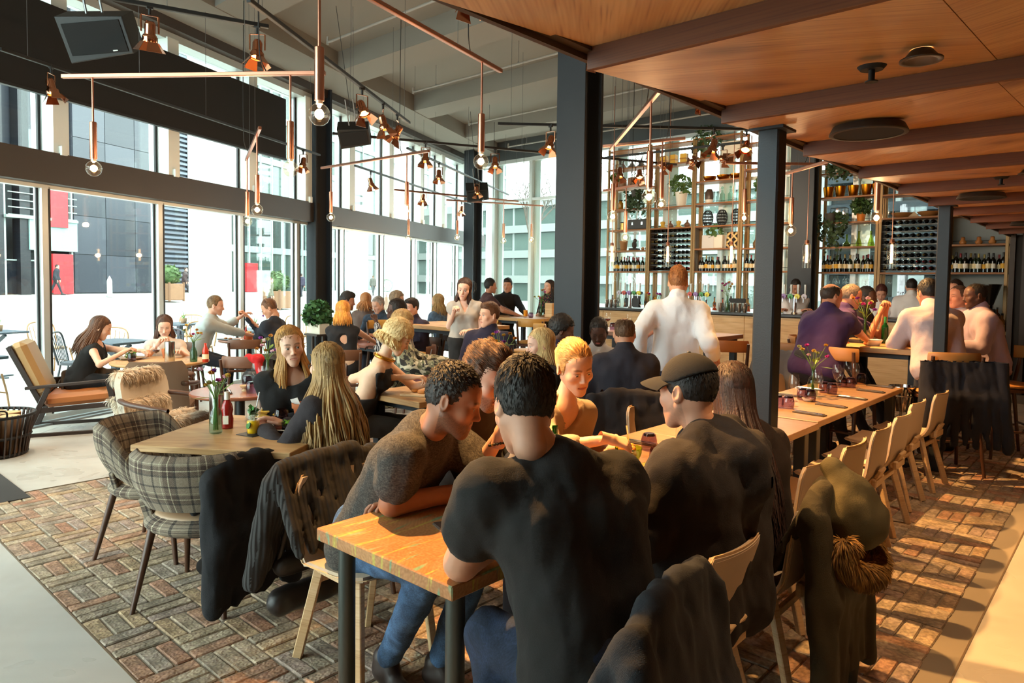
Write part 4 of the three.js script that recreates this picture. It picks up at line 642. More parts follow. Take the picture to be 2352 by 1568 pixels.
// head in its own frame: origin between the ears, +z forwards, chin at -0.115, crown at 0.125
const headCache = {};
function headGeo(sex, fine) {
  const key = sex + fine; if (headCache[key]) return headCache[key];
  const h = fine ? 0.0036 : 0.0075, F = new Field([-0.1, -0.2, -0.125], [0.1, 0.14, 0.135], h), m = sex === 'm', j = m ? 1 : 0.9;
  F.ell([0, 0.032, -0.012], [0.074, 0.09, 0.094], 0.03).ell([0, -0.03, 0.032], [(m ? 0.06 : 0.054), 0.075, 0.06], 0.04).ell([0, 0.05, 0.045], [0.058, 0.045, 0.045], 0.03);
  for (const s of [-1, 1]) {
    F.cap([s * (m ? 0.056 : 0.05), -0.042, 0.0], [s * (m ? 0.018 : 0.011), -0.098, 0.062], 0.018, m ? 0.018 : 0.016, 0.03);
    F.ell([s * 0.042, -0.022, 0.062], [0.022, 0.02, 0.02], 0.025);
  }
  F.ell([0, -0.1, 0.068], [0.02 * j, 0.016, 0.016], 0.025);
  F.cap([-0.034, 0.021, 0.079], [0.034, 0.021, 0.079], m ? 0.0125 : 0.01, m ? 0.0125 : 0.01, 0.02);
  for (const s of [-1, 1]) F.ell([s * 0.031, 0.001, 0.104], [0.019, 0.012, 0.02], 0.012, true);
  for (const s of [-1, 1]) F.ell([s * 0.031, 0.0008, 0.0775], [0.0145, 0.0135, 0.0142], 0.004).cut([s * 0.031 - 0.02, -0.008, 0.08], [s * 0.031 + 0.02, 0.008, 0.11], 0.002, (x, y, z) => Math.hypot((x - s * 0.031) / 2.3, y - 0.0004 + 6 * (x - s * 0.031) ** 2, Math.max(0, 0.084 - z)) - (m ? 0.0033 : 0.0037));
  F.cap([0, 0.014, 0.087], [0, -0.026, 0.106], m ? 0.007 : 0.006, m ? 0.0092 : 0.008, 0.013);
  F.ell([0, -0.032, 0.106], [0.0105, 0.009, 0.0105], 0.008);
  for (const s of [-1, 1]) F.ell([s * 0.0108, -0.035, 0.0965], [0.0068, 0.0062, 0.0085], 0.007);
  F.ell([0, -0.065, 0.078], [0.03, 0.017, 0.012], 0.022);
  for (const s of [-1, 1]) F.cap([0, -0.061, 0.0885], [s * 0.021, -0.0645, 0.0805], 0.0043, 0.0022, 0.005).cap([0, -0.0705, 0.0868], [s * 0.019, -0.067, 0.08], 0.0052, 0.0024, 0.005);
  F.add([-0.03, -0.075, 0.08], [0.03, -0.058, 0.12], 0.001, () => 1); F.cut([-0.026, -0.068, 0.07], [0.026, -0.064, 0.12], 0.002, (x, y, z) => Math.hypot(y + 0.0657, (z - 0.096 + 18 * x * x) * 0.3, Math.max(0, Math.abs(x) - 0.021)) - 0.002);
  for (const s of [-1, 1]) {
    const q = new THREE.Quaternion().setFromEuler(new THREE.Euler(0.15, s * -0.45, 0));
    F.ell([s * 0.08, 0.0, -0.012], [0.008, 0.031, 0.019], 0.01, false, q).ell([s * 0.088, 0.004, -0.008], [0.006, 0.02, 0.011], 0.005, true, q);
  }
  F.cap([0, -0.04, -0.025], [0, -0.115, -0.035], m ? 0.056 : 0.045, m ? 0.05 : 0.038, 0.03);
  return (headCache[key] = F.mesh());
}
function headColour(g, skin, o) {
  const s = lin(skin), lip = lin(o.lip ?? '#a8564c'), hair = lin(o.hair ?? '#2a1c14'), k = o.beard ?? 0;
  return painted(g, (x, y, z) => {
    let c = s.slice(); const n = 1 + 0.05 * noise(x * 60, y * 60, z * 60), blush = 0.22 * Math.exp(-((Math.abs(x) - 0.042) ** 2 + (y + 0.022) ** 2) / 0.0006) * (z > 0.03) + 0.2 * Math.exp(-(x * x + (y + 0.032) ** 2) / 0.00025) * (z > 0.09);
    c = [c[0] * n * (1 + 0.04 * blush), c[1] * n * (1 - 0.3 * blush), c[2] * n * (1 - 0.35 * blush)];
    const ax0 = Math.abs(x) / 0.0235, inLip = ax0 < 1 ? ss(-0.0665 - 0.0095 * (1 - ax0 * ax0) - 0.0015, -0.0665 - 0.0095 * (1 - ax0 * ax0) + 0.001, y) * ss(-0.0645 + 0.0075 * (1 - ax0) + 0.0012, -0.0645 + 0.0075 * (1 - ax0) - 0.0012, y) * (z > 0.07) : 0;
    c = lerpc(c, lip, inLip * 0.75);
    const bx0 = Math.abs(x), brow = ss(0.009, 0.013, bx0) * ss(0.052, 0.044, bx0) * ss(0.0055, 0.003, Math.abs(y - (0.0225 + 0.006 * Math.sin((bx0 - 0.01) * 70)))) * (z > 0.05);
    c = lerpc(c, hair, brow * (o.brow ?? 0.75));
    const lash = Math.exp(-(((bx0 - 0.031) / 0.016) ** 4)) * ss(0.0024, 0.0012, Math.abs(y - 0.0075 + 9 * (bx0 - 0.031) ** 2)) * (z > 0.07);
    c = lerpc(c, [0.02, 0.015, 0.012], lash * 0.8);
    if (k) { const ch = cl(Math.max(ss(-0.045, -0.065, y - 0.5 * Math.max(0, 0.06 - z)), 0) * ss(-0.13, -0.115, y) * (z > -0.02) - (Math.abs(x) < 0.022 && y > -0.078 && y < -0.054 ? 0.8 : 0) + ss(0.03, 0.02, Math.abs(x)) * ss(-0.057, -0.053, y) * ss(-0.043, -0.047, y) * (z > 0.07)); c = lerpc(c, hair, cl(ch * k * (0.75 + 0.4 * noise(x * 300, y * 300, z * 300)))); }
    return c;
  });
}
const eyeGeos = {};
function eyeGeo(iris, look) { // two eyeballs: white, iris and pupil by ring
  const key = iris + look; if (eyeGeos[key]) return eyeGeos[key];
  const ic = lin(iris), out = [];
  for (const s of [-1, 1]) {
    const g = new THREE.SphereGeometry(0.0122, 20, 20).rotateX(PI / 2);
    painted(g, (x, y, z) => { const r = Math.acos(cl(z / 0.0122, -1, 1)); return r < 0.2 ? [0.01, 0.01, 0.01] : r < 0.48 ? ic : [0.62, 0.58, 0.55]; });
    out.push(T(g, s * 0.031, 0.0008, 0.0785, look[1], look[0], 0));
  }
  return (eyeGeos[key] = out);
}
const lidsOf = (g) => g;
// right hand in its own frame: wrist at the origin, fingers along +z, palm facing -y, thumb to -x
const handCache = {};
function handGeo(pose, fine) {
  const key = pose + fine; if (handCache[key]) return handCache[key];
  const F = new Field([-0.095, -0.12, -0.05], [0.07, 0.06, 0.2], fine ? 0.0034 : 0.0065);
  F.cap([0, 0, -0.045], [0, 0, 0.01], 0.027, 0.025, 0.02);
  for (const [x, z] of [[-0.026, 0.088], [-0.009, 0.093], [0.009, 0.088], [0.026, 0.078]]) F.cap([x * 0.5, 0, 0.01], [x, 0, z], 0.015, 0.0115, 0.012);
  const curl = { relax: [0.35, 0.5, 0.4], flat: [0.08, 0.12, 0.1], grip: [0.95, 1.2, 0.8], pinch: [0.75, 0.7, 0.4], fist: [1.35, 1.5, 1.0] }[pose];
  [[-0.027, 0.088, 0.044, 0.026, 0.021], [-0.009, 0.094, 0.048, 0.029, 0.022], [0.009, 0.09, 0.045, 0.027, 0.022], [0.026, 0.08, 0.035, 0.021, 0.019]].forEach(([x, z, a, b, c], i) => {
    let p = [x, 0, z], t = 0, sx = (i - 1.5) * 0.07; const k = 1 + (i - 1.5) * 0.12;
    [a, b, c].forEach((L, n) => { t += curl[n] * k; const q = [p[0] + sx * L, p[1] - Math.sin(t) * L, p[2] + Math.cos(t) * L]; F.cap(p, q, 0.0098 - n * 0.0008, 0.0091 - n * 0.0009, 0.004); p = q; });
  });
  const cl2 = pose === 'flat' ? 0.15 : pose === 'relax' ? 0.4 : 0.8;
  F.cap([-0.015, -0.004, 0.02], [-0.045, -0.014 * cl2, 0.05], 0.016, 0.012, 0.012).cap([-0.045, -0.014 * cl2, 0.05], [-0.058 + 0.02 * cl2, -0.035 * cl2, 0.082], 0.0115, 0.0105, 0.005).cap([-0.058 + 0.02 * cl2, -0.035 * cl2, 0.082], [-0.056 + 0.036 * cl2, -0.055 * cl2, 0.106], 0.0105, 0.009, 0.004);
  return (handCache[key] = F.mesh());
}
// ---- hair ----
const hairMat = (c, k = 0.35) => mat('#ffffff', 0.62, { vertexColors: true, bumpMap: tex0, bumpScale: 0.002 });
const tex0 = tex(256, 64, (u, v) => 0.5 + 0.5 * tn(u, v, 90, 4, 3), 1, false);
const hairPaint = (g, col, col2, f = 1) => { const a = lin(col), b = lin(col2 ?? col); return painted(g, (x, y, z) => { const n = noise(x * 190 * f, y * 26, z * 190 * f), m = cl(0.5 + 0.5 * noise(x * 30, y * 8, z * 30) + 0.4 * n); return lerpc(a, b, m).map((q) => q * (1 + 0.3 * n)); }); };
// close-fitting hair; o: top, side, back thickness, hairline height, recede, nape
function hairCap(o, fine) {
  const h = fine ? 0.0046 : 0.008, F = new Field([-0.13, -0.16, -0.16], [0.13, 0.2, 0.15], h), top = o.top ?? 0.016, side = o.side ?? 0.006, back = o.back ?? side;
  F.ell([0, 0.032 + top * 0.35, -0.012 - back * 0.3], [0.074 + side, 0.09 + top, 0.094 + Math.max(back, 0.004)], 0.02);
  if (o.front) F.ell([o.sweep ?? 0, 0.095 + o.front * 0.2, 0.045], [0.06, 0.03 + o.front, 0.05 + o.front * 0.5], 0.025);
  const line = o.line ?? 0.065, nape = o.nape ?? -0.06, sb = o.burn ?? -0.01;
  const a = (o.amp ?? 0.004) * (o.locks ? 0.3 : 0.55), fr = o.freq ?? 1;
  F.warp((x, y, z) => a * (noise(x * 95 * fr, y * 60 * fr, z * 70 * fr) + 0.7 * noise(x * 200 * fr, y * 120 * fr, z * 200 * fr)) + (o.ripple ? o.ripple * Math.sin(z * 90 + x * 40 + noise(x * 30, y * 30, z * 30) * 3) : 0));
  F.keep((x, y, z) => { // below this height there is no hair
    const f = ss(-0.02, 0.06, z), ax = Math.abs(x), temple = ss(0.02, 0.055, ax), lo = mix(mix(nape, sb, ss(-0.07, 0.0, z)), line - 0.012 * temple * (o.square ? 0.2 : 1) - (o.peak ?? 0) * ss(0.02, 0, ax), ss(0.022, 0.05, z)) + (z > -0.035 && z < 0.03 ? 0.02 * ss(0.06, 0.075, ax) * (o.cover ? 0 : 1) : 0);
    return lo + 0.004 * noise(x * 150, z * 150, 2) - y;
  });
  if (o.bald) F.ell([0, 0.15, o.bald > 1 ? -0.03 : 0.03], [0.062, 0.1, 0.115], 0.006, true);
  return F.mesh();
}
// short strands combed away from the crown (or along o.flow), rooted on the hair cap
function strands(g, n, o) {
  const p = g.attributes.position, nr = g.attributes.normal, P = [], I = [], c = o.crown ?? [0, 0.12, -0.06], L0 = o.strand ?? 0.016;
  for (let i = 0; i < n; i++) {
    const k = Math.floor(rnd() * p.count), A = V(p.getX(k), p.getY(k), p.getZ(k)), N = V(nr.getX(k), nr.getY(k), nr.getZ(k)), d = o.flow ? V3(o.flow) : A.clone().sub(V3(c)); d.x += rr(-0.03, 0.03) * (o.flow ? 8 : 1); d.y += rr(-0.02, 0.02); d.z += rr(-0.03, 0.03); d.addScaledVector(N, -d.dot(N)).normalize();
    const top = ss(0.02, 0.1, A.y), L = L0 * rr(0.7, 1.3) * mix(0.55, 1.2, top), lift = (o.lift ?? 0.28) * rr(0.3, 1.5) * mix(0.5, 1, top), S = N.clone().cross(d).multiplyScalar(rr(0.0012, 0.0026)), b = P.length / 3;
    A.addScaledVector(N, -0.0015); const M = A.clone().addScaledVector(d, L * 0.5).addScaledVector(N, L * lift * 0.6), E = A.clone().addScaledVector(d, L).addScaledVector(N, L * lift * 0.7);
    for (const q of [A.clone().add(S), A.clone().sub(S), M.clone().addScaledVector(S, 0.8), M.clone().addScaledVector(S, -0.8), E, A.clone().addScaledVector(N, 0.002), M.clone().addScaledVector(N, 0.0022)]) P.push(q.x, q.y, q.z);
    I.push(b, b + 2, b + 5, b + 5, b + 2, b + 6, b + 5, b + 6, b + 1, b + 1, b + 6, b + 3, b + 2, b + 4, b + 6, b + 6, b + 4, b + 3);
  }
  return fromTris(P, I);
}
// long hair: tapered locks from the scalp, falling to y = -len and spreading; o.az limits where they grow (0 = face, PI = back)
function locks(o, n) {
  const out = [], K = 9, S = 5, len = o.len ?? 0.35, P0 = [];
  for (let i = 0; i < n; i++) {
    const az = mix(o.az?.[0] ?? 0.75, 2 * PI - (o.az?.[0] ?? 0.75), (i + rr(0, 1)) / n), sx = Math.sin(az), cz = Math.cos(az), L = len * rr(0.8, 1.06) * (o.front && cz > 0.2 ? o.front : 1), r0 = rr(0.0042, 0.0072) * (o.thick ?? 1), el0 = rr(1.1, 1.42), ph = rr(0, 6.28), wv = (o.wave ?? 0.006) * rr(0.5, 1.4), lift = rr(0, 1), pts = [];
    for (let k = 0; k <= K; k++) {
      const t = k / K; let p;
      if (t < 0.3) { const e = t / 0.3, el = mix(el0, 0.1, e); p = [sx * Math.cos(el) * (0.083 + 0.008 * lift), 0.034 + Math.sin(el) * (0.1 + 0.006 * lift), -0.014 + cz * Math.cos(el) * (cz > 0 ? 0.085 : 0.104)]; }
      else { const e = (t - 0.3) / 0.7, drop = e * L, sp = (o.spread ?? 0.05) * ss(0.1, 0.8, e), neck = -0.012 * Math.sin(Math.min(e * 2.2, 1) * PI); p = [sx * (0.086 + sp * (0.6 + 0.7 * lift) + neck) + wv * Math.sin(e * 9 + ph) * e, 0.03 - drop, -0.014 + cz * (cz > 0 ? 0.07 + (o.fwd ?? 0.03) * e : 0.1 + sp * lift + neck + (o.backOut ?? 0.02) * e) + wv * Math.cos(e * 9 + ph) * e - (o.drift ?? 0) * e]; }
      pts.push(p);
    }
    const g = tube(pts, 1, K + 3, S), q = g.attributes.position, nn = g.attributes.normal;
    for (let k = 0, idx = 0; k <= K + 3; k++) for (let s = 0; s <= S; s++, idx++) { const t = k / (K + 3), r = r0 * (0.45 + 0.8 * Math.sin(Math.min(1, t * 1.15) * PI * 0.85)) * (t > 0.8 ? (1 - t) / 0.2 + 0.05 : 1); q.setXYZ(idx, q.getX(idx) - nn.getX(idx) * (1 - r), q.getY(idx) - nn.getY(idx) * (1 - r), q.getZ(idx) - nn.getZ(idx) * (1 - r)); }
    out.push(g);
  }
  return merge(out);
}
// two-bone joint
function joint(a, b, l1, l2, pole) {
  const A = V3(a), B = V3(b), d = B.clone().sub(A), L = Math.min(d.length(), (l1 + l2) * 0.999); d.normalize();
  const x = (l1 * l1 - l2 * l2 + L * L) / (2 * L), y = Math.sqrt(Math.max(0, l1 * l1 - x * x)), p = V3(pole); p.addScaledVector(d, -p.dot(d)).normalize();
  return A.addScaledVector(d, x).addScaledVector(p, y).toArray();
}
const add = (a, b, k = 1) => [a[0] + b[0] * k, a[1] + b[1] * k, a[2] + b[2] * k];
const skinM = mat('#ffffff', 0.55, { vertexColors: true, sheen: 0.15, sheenColor: new THREE.Color('#ffd0b0') }), eyeM = mat('#ffffff', 0.15, { vertexColors: true });
function person(o) {
  if (!o.neck && o.head) { const a = o.face; o.neck = add(o.head, [Math.sin(a), 0, Math.cos(a)], -(o.back ?? 0.05)); o.neck[1] -= 0.16 * (o.size ?? 1); }
  if (!o.hip) { const a = o.face, k = o.lean ?? 0.12; o.hip = [o.neck[0] - Math.sin(a) * k, Math.max(0.5, o.neck[1] - Math.sqrt(Math.max(0.1, 0.545 ** 2 - k * k)) * (o.size ?? 1)), o.neck[2] - Math.cos(a) * k]; }
  const fine = o.fine ?? false, h = o.h ?? (fine ? 0.013 : 0.02), S = o.size ?? 1, m = o.sex !== 'f', root = thing('person', o.label, 'person', [o.hip[0], 0, o.hip[2]], 0, o.group), Q = (p) => [p[0] - o.hip[0], p[1], p[2] - o.hip[2]];
  const f = [Math.sin(o.face), 0, Math.cos(o.face)], rt = [-f[2], 0, f[0]], up = [0, 1, 0], hip = Q(o.hip), stand = o.stand;
  const nk = o.neck ? Q(o.neck) : add(add(hip, up, 0.52 * S), f, o.lean ?? 0.05), sf = o.shFace !== undefined ? [Math.sin(o.shFace), 0, Math.cos(o.shFace)] : f, srt = [-sf[2], 0, sf[0]];
  const sw = (o.shoulder ?? (m ? 0.185 : 0.155)) * S, tilt = o.tilt ?? 0;
  const sh = [1, -1].map((s) => add(add(add(nk, srt, s * sw), up, -0.068 * S + s * tilt), sf, (o.hunch ?? 0) + 0.01));
  const head = o.head ? Q(o.head) : add(add(nk, up, 0.155 * S), f, 0.03), hq = new THREE.Quaternion().setFromEuler(new THREE.Euler(o.hp ?? 0, o.hy ?? o.face, o.hr ?? 0, 'YXZ')), hs = (o.hs ?? 1) * S;
  const UA = 0.285 * S, FA = 0.255 * S, TH = 0.43 * S, CA = 0.42 * S;
  const hand = [0, 1].map((i) => o.hands?.[i] ? Q(o.hands[i]) : add(add(add(sh[i], up, stand ? -0.5 : -0.26), f, stand ? 0.06 : 0.3), rt, (i ? -1 : 1) * (stand ? 0.06 : -0.05)));
  const elbow = [0, 1].map((i) => o.elbows?.[i] ? Q(o.elbows[i]) : joint(sh[i], hand[i], UA, FA, add(add(add([0, -0.6, 0], f, -0.6), rt, (i ? -1 : 1) * 0.5), up, 0)));
  const hj = [1, -1].map((s) => add(hip, rt, s * 0.085 * S)), foot = [0, 1].map((i) => o.feet?.[i] ? Q(o.feet[i]) : add(add(add([0, 0.07, 0], hip, 0), f, stand ? (i ? 0.05 : -0.05) : 0.42), rt, (i ? -1 : 1) * 0.1).map((v, k) => k === 1 ? 0.07 : v));
  const knee = [0, 1].map((i) => o.knees?.[i] ? Q(o.knees[i]) : joint(hj[i], foot[i], TH, CA, add([0, 0.5, 0], f, 1)));
  const b = m ? 1 : 0.9, bulk = (o.bulk ?? 1) * S, wq = 0.5, waist = [0, 1, 2].map((k) => mix(hip[k], nk[k], 0.36)).map((v, k) => v - f[k] * (o.arch ?? 0)), chest = [0, 1, 2].map((k) => mix(hip[k], nk[k], 0.72));
  const all = [hip, nk, head, ...sh, ...hand, ...elbow, ...knee, ...foot], lo = [0, 1, 2].map((k) => Math.min(...all.map((p) => p[k])) - 0.19), hi = [0, 1, 2].map((k) => Math.max(...all.map((p) => p[k])) + 0.19);
  const torso = (F, t, kk = 0.05) => {
    for (const s of [-1, 1]) {
      F.cap(add(chest, srt, s * 0.085 * bulk * b), add(waist, rt, s * 0.062 * bulk), 0.105 * bulk * b + t, (m ? 0.1 : 0.086) * bulk + t, kk);
      F.cap(add(waist, rt, s * 0.065 * bulk), add(hip, rt, s * 0.09 * bulk), (m ? 0.098 : 0.088) * bulk + t, 0.115 * bulk + t, kk);
      if (!m) F.ell(add(add(add(chest, srt, s * 0.07 * bulk), sf, 0.082 * bulk), up, -0.035), [0.056 + t, 0.058 + t, 0.052 + t], 0.045);
      const i = s > 0 ? 0 : 1; F.cap(add(nk, up, -0.02), sh[i], 0.06 * b + t, 0.047 * b + t, kk);
    }
    F.cap(add(nk, up, -0.05), chest, 0.09 * bulk * b + t, 0.1 * bulk + t, kk);
  };
  const armR = (o.armR ?? (m ? 1.02 : 0.86)) * S;
  const arms = (F, t, upTo = 2, kk = 0.02) => [0, 1].forEach((i) => {
    F.cap(sh[i], upTo < 1 ? sh[i].map((v, k) => mix(v, elbow[i][k], upTo)) : elbow[i], 0.053 * armR + t, (upTo < 1 ? 0.048 : 0.042) * armR + t, kk);
    if (upTo > 1) F.cap(elbow[i], elbow[i].map((v, k) => mix(v, hand[i][k], upTo - 1)), 0.043 * armR + t, mix(0.043, 0.027, upTo - 1) * armR + t, 0.015);
  });
  const legs = (F, t, upTo = 1) => [0, 1].forEach((i) => { F.cap(hj[i], knee[i], 0.092 * bulk * (m ? 1 : 0.97) + t, 0.06 * S + t, 0.03); F.cap(knee[i], knee[i].map((v, k) => mix(v, foot[i][k], upTo)), 0.06 * S + t, mix(0.06, 0.038, upTo) * S + t, 0.02); F.ell(knee[i].map((v, k) => mix(v, foot[i][k], 0.3)), [0.054, 0.07, 0.056], 0.03); });
  // body: trunk and limbs, with head and hands from finer grids merged in
  const F = new Field(lo, hi, h); torso(F, -0.012); arms(F, -0.002, 2, 0.04);
  legs(F, -0.006);
  const hb = V(0, -0.075, -0.03).multiplyScalar(hs).applyQuaternion(hq).add(V3(head)).toArray(); F.cap(add(nk, up, -0.03), hb, (m ? 0.06 : 0.05) * S, (m ? 0.053 : 0.043) * S, 0.04);
  const skin = lin(o.skin ?? '#c99b7f'), parts = [painted(F.mesh(), (x, y, z) => { const n = 1 + 0.06 * noise(x * 40, y * 40, z * 40); return skin.map((v) => v * n); })];
  const put = (g, p, q, s) => { const c = g.clone(); c.applyMatrix4(new THREE.Matrix4().compose(V3(p), q, V(s, s, s))); return c; };
  const hg = headColour(headGeo(m ? 'm' : 'f', fine).clone(), o.skin ?? '#c99b7f', { hair: o.browCol ?? o.hairCol, lip: o.lip, beard: o.beard, brow: o.brow });
  parts.push(put(hg, head, hq, hs));
  const hqs = [];
  [0, 1].forEach((i) => {
    const dir = V3(o.point?.[i] ?? add(hand[i], elbow[i], -1)).normalize(), pn = V3(o.palm?.[i] ?? [0, -1, 0]); pn.addScaledVector(dir, -pn.dot(dir)).normalize();
    const y = pn.clone().negate(), x = y.clone().cross(dir), q = new THREE.Quaternion().setFromRotationMatrix(new THREE.Matrix4().makeBasis(x, y, dir)); hqs.push(q);
    let g = handGeo(o.pose?.[i] ?? 'relax', fine).clone(); const flip = i === 0 ? -1 : 1; // thumb side
    if (flip < 0) { g.scale(-1, 1, 1); const ix = g.index.array; for (let k = 0; k < ix.length; k += 3) { const t = ix[k]; ix[k] = ix[k + 1]; ix[k + 1] = t; } }
    parts.push(painted(put(g, hand[i], q, (m ? 1.03 : 0.92) * S), () => skin.map((v, k) => v * (k ? 0.97 : 1.0))));
  });
  mesh('body', parts, skinM, root);
  if (fine || o.eyes) for (const e of eyeGeo(o.iris ?? '#4a3a28', o.look ?? [0, 0])) mesh('eye', put(e, head, hq, hs), eyeM, root);
  // clothes
  const wrinkle = (amp) => (x, y, z) => amp * (noise(x * 16, y * 9, z * 16) + 0.6 * noise(x * 34, y * 17, z * 34 + 3) - 0.5);
  const T0 = o.top ?? {}, nkUp = Q(o.neck ?? [0, 0, 0]);
  if (o.top) {
    const F2 = new Field(lo, hi, h), t = T0.t ?? 0.009; torso(F2, t); if (T0.sleeve > 0) arms(F2, t + (T0.loose ?? 0.006), T0.sleeve, 0.05);
    if (T0.hood) { F2.ell(add(add(nk, f, -0.07), up, -0.01), [0.13, 0.075, 0.1], 0.03).ell(add(add(nk, f, -0.12), up, -0.1), [0.09, 0.09, 0.06], 0.03).cap(add(add(nk, srt, -0.09), up, 0.04), add(add(nk, srt, 0.09), up, 0.04), 0.05, 0.05, 0.03); }
    if (T0.collar) F2.cap(add(nk, up, -0.01), nk.map((v, k) => mix(v, hb[k], 0.55)), (m ? 0.064 : 0.053) + t, (m ? 0.058 : 0.048) + t, 0.01);
    F2.warp(wrinkle(T0.fold ?? 0.006));
    if (T0.scoop) F2.ell(add(add(nk, up, 0.03), sf, 0.07), [T0.scoop * 0.9, T0.scoop * 0.9, T0.scoop], 0.006, true);
    if (T0.vee) F2.cut([-1, -1, -1].map((v, k) => nk[k] + v * 0.3), [1, 1, 1].map((v, k) => nk[k] + v * 0.3), 0.004, (x, y, z) => { const dx = (x - nk[0]) * srt[0] + (z - nk[2]) * srt[2], dz = (x - nk[0]) * sf[0] + (z - nk[2]) * sf[2]; return Math.max(Math.abs(dx) - (y - nk[1] + T0.vee) * 0.42, -dz + 0.02, nk[1] - T0.vee - y); });
    if (T0.backless) F2.keep((x, y, z) => { const dz = (x - nk[0]) * f[0] + (z - nk[2]) * f[2]; return (y - nk[1]) + T0.backless + (dz > -0.02 ? -0.16 : 0.06); });
    if (T0.keyhole) F2.ell(add(add(add(nk, up, -0.17), f, -0.15), rt, -0.01), [0.035, 0.07, 0.1], 0.004, true);
    // hem at the hips, open neck
    const ax = V3(add(nk, hip, -1)).normalize(), hem = T0.hem ?? -0.1;
    F2.keep((x, y, z) => hem - ((x - hip[0]) * ax.x + (y - hip[1]) * ax.y + (z - hip[2]) * ax.z));
    mesh(T0.name ?? 'shirt', F2.mesh(), T0.mat ?? cloth(T0.col ?? '#444444'), root);
    if (T0.under) { const F3 = new Field(lo, hi, h); torso(F3, 0.003); F3.cap(nk, nk.map((v, k) => mix(v, hb[k], 0.6)), 0.066 * b, 0.064 * b, 0.02); F3.keep((x, y, z) => hem + 0.1 - ((x - hip[0]) * ax.x + (y - hip[1]) * ax.y + (z - hip[2]) * ax.z)); F3.keep((x, y, z) => { const hd = V3(add(head, nk, -1)).normalize(); return ((x - nk[0]) * hd.x + (y - nk[1]) * hd.y + (z - nk[2]) * hd.z) - 0.05; }); mesh('undershirt', F3.mesh(), cloth(T0.under), root); }
  }
  if (o.legs !== false) {
    const F4 = new Field(lo, hi, h); for (const s of [-1, 1]) F4.cap(add(hip, rt, s * 0.09 * bulk), add(add(hip, up, 0.08), rt, s * 0.075 * bulk), 0.12 * bulk, 0.105 * bulk, 0.05);
    legs(F4, o.pants?.loose ?? 0.006, o.pants?.len ?? 0.96); F4.warp(wrinkle(0.006));
    mesh(o.pants?.name ?? 'trousers', F4.mesh(), o.pants?.mat ?? cloth(o.pants?.col ?? '#2a2d38'), root);
    [0, 1].forEach((i) => { const d = V3(o.toe?.[i] ?? f).setY(0).normalize(), p = foot[i], F5 = new Field(p.map((v) => v - 0.26), p.map((v) => v + 0.26), fine ? 0.008 : 0.014); F5.cap(add(p, [0, -0.02, 0]), add(p, d.toArray(), 0.05), 0.044, 0.04, 0.03).cap([p[0] - d.x * 0.04, p[1] - 0.035, p[2] - d.z * 0.04], [p[0] + d.x * 0.15, p[1] - 0.04, p[2] + d.z * 0.15], 0.036, 0.036, 0.03).cap(p, add(p, [0, o.boot ?? 0.03, 0]), 0.046, 0.05, 0.03); F5.keep((x, y, z) => p[1] - 0.07 - y); mesh('shoe', F5.mesh(), mat(o.shoeCol ?? '#1c1a19', 0.5), root); });
  }
  // hair
  const H0 = o.hair ?? {};
  if (!H0.none) {
    const gs = [hairCap(H0, fine)]; gs.push(strands(gs[0], Math.round((fine ? 2600 : 700) * (H0.more ?? 1) * (H0.locks ? 0.6 : 1)), H0.locks ? { strand: 0.018, lift: 0.05, crown: [0, 0.14, -0.02] } : H0)); if (H0.locks) gs.push(locks(H0, Math.round((fine ? 430 : 170) * (H0.dense ?? 1))));
    if (H0.bun) { const B = new Field([-0.12, -0.1, -0.25], [0.12, 0.25, 0.1], 0.007); B.ell(H0.bun.slice(0, 3), [H0.bun[3], H0.bun[3] * 0.9, H0.bun[3]], 0.02); B.warp((x, y, z) => 0.006 * noise(x * 90, y * 90, z * 50)); gs.push(B.mesh()); }
    const g = hairPaint(merge(gs), o.hairCol ?? '#2a1c14', H0.col2 ?? o.hairCol);
    mesh('hair', put(g, head, hq, hs), hairMat(), root);
  }
  Object.assign(root, { J: { sh, elbow, hand, head, hq, hs, nk, f, rt, knee, foot, hip, hqs } });
  return root;
}
const denim = (c) => mat(c, 0.9, { bumpMap: rep(fabB, 14, 14), bumpScale: 0.001, map: denimT }), denimT = tex(256, 256, (u, v) => { const k = 0.8 + 0.25 * tn(u, v, 8, 8, 3) + 0.2 * tn(u, v, 80, 80, 6); return [k, k, k]; }, 3);
const heather = tex(256, 256, (u, v) => { const k = 0.72 + 0.3 * tn(u, v, 70, 70, 2) + 0.22 * tn(u, v, 25, 110, 8); return [k, k, k]; }, 3);
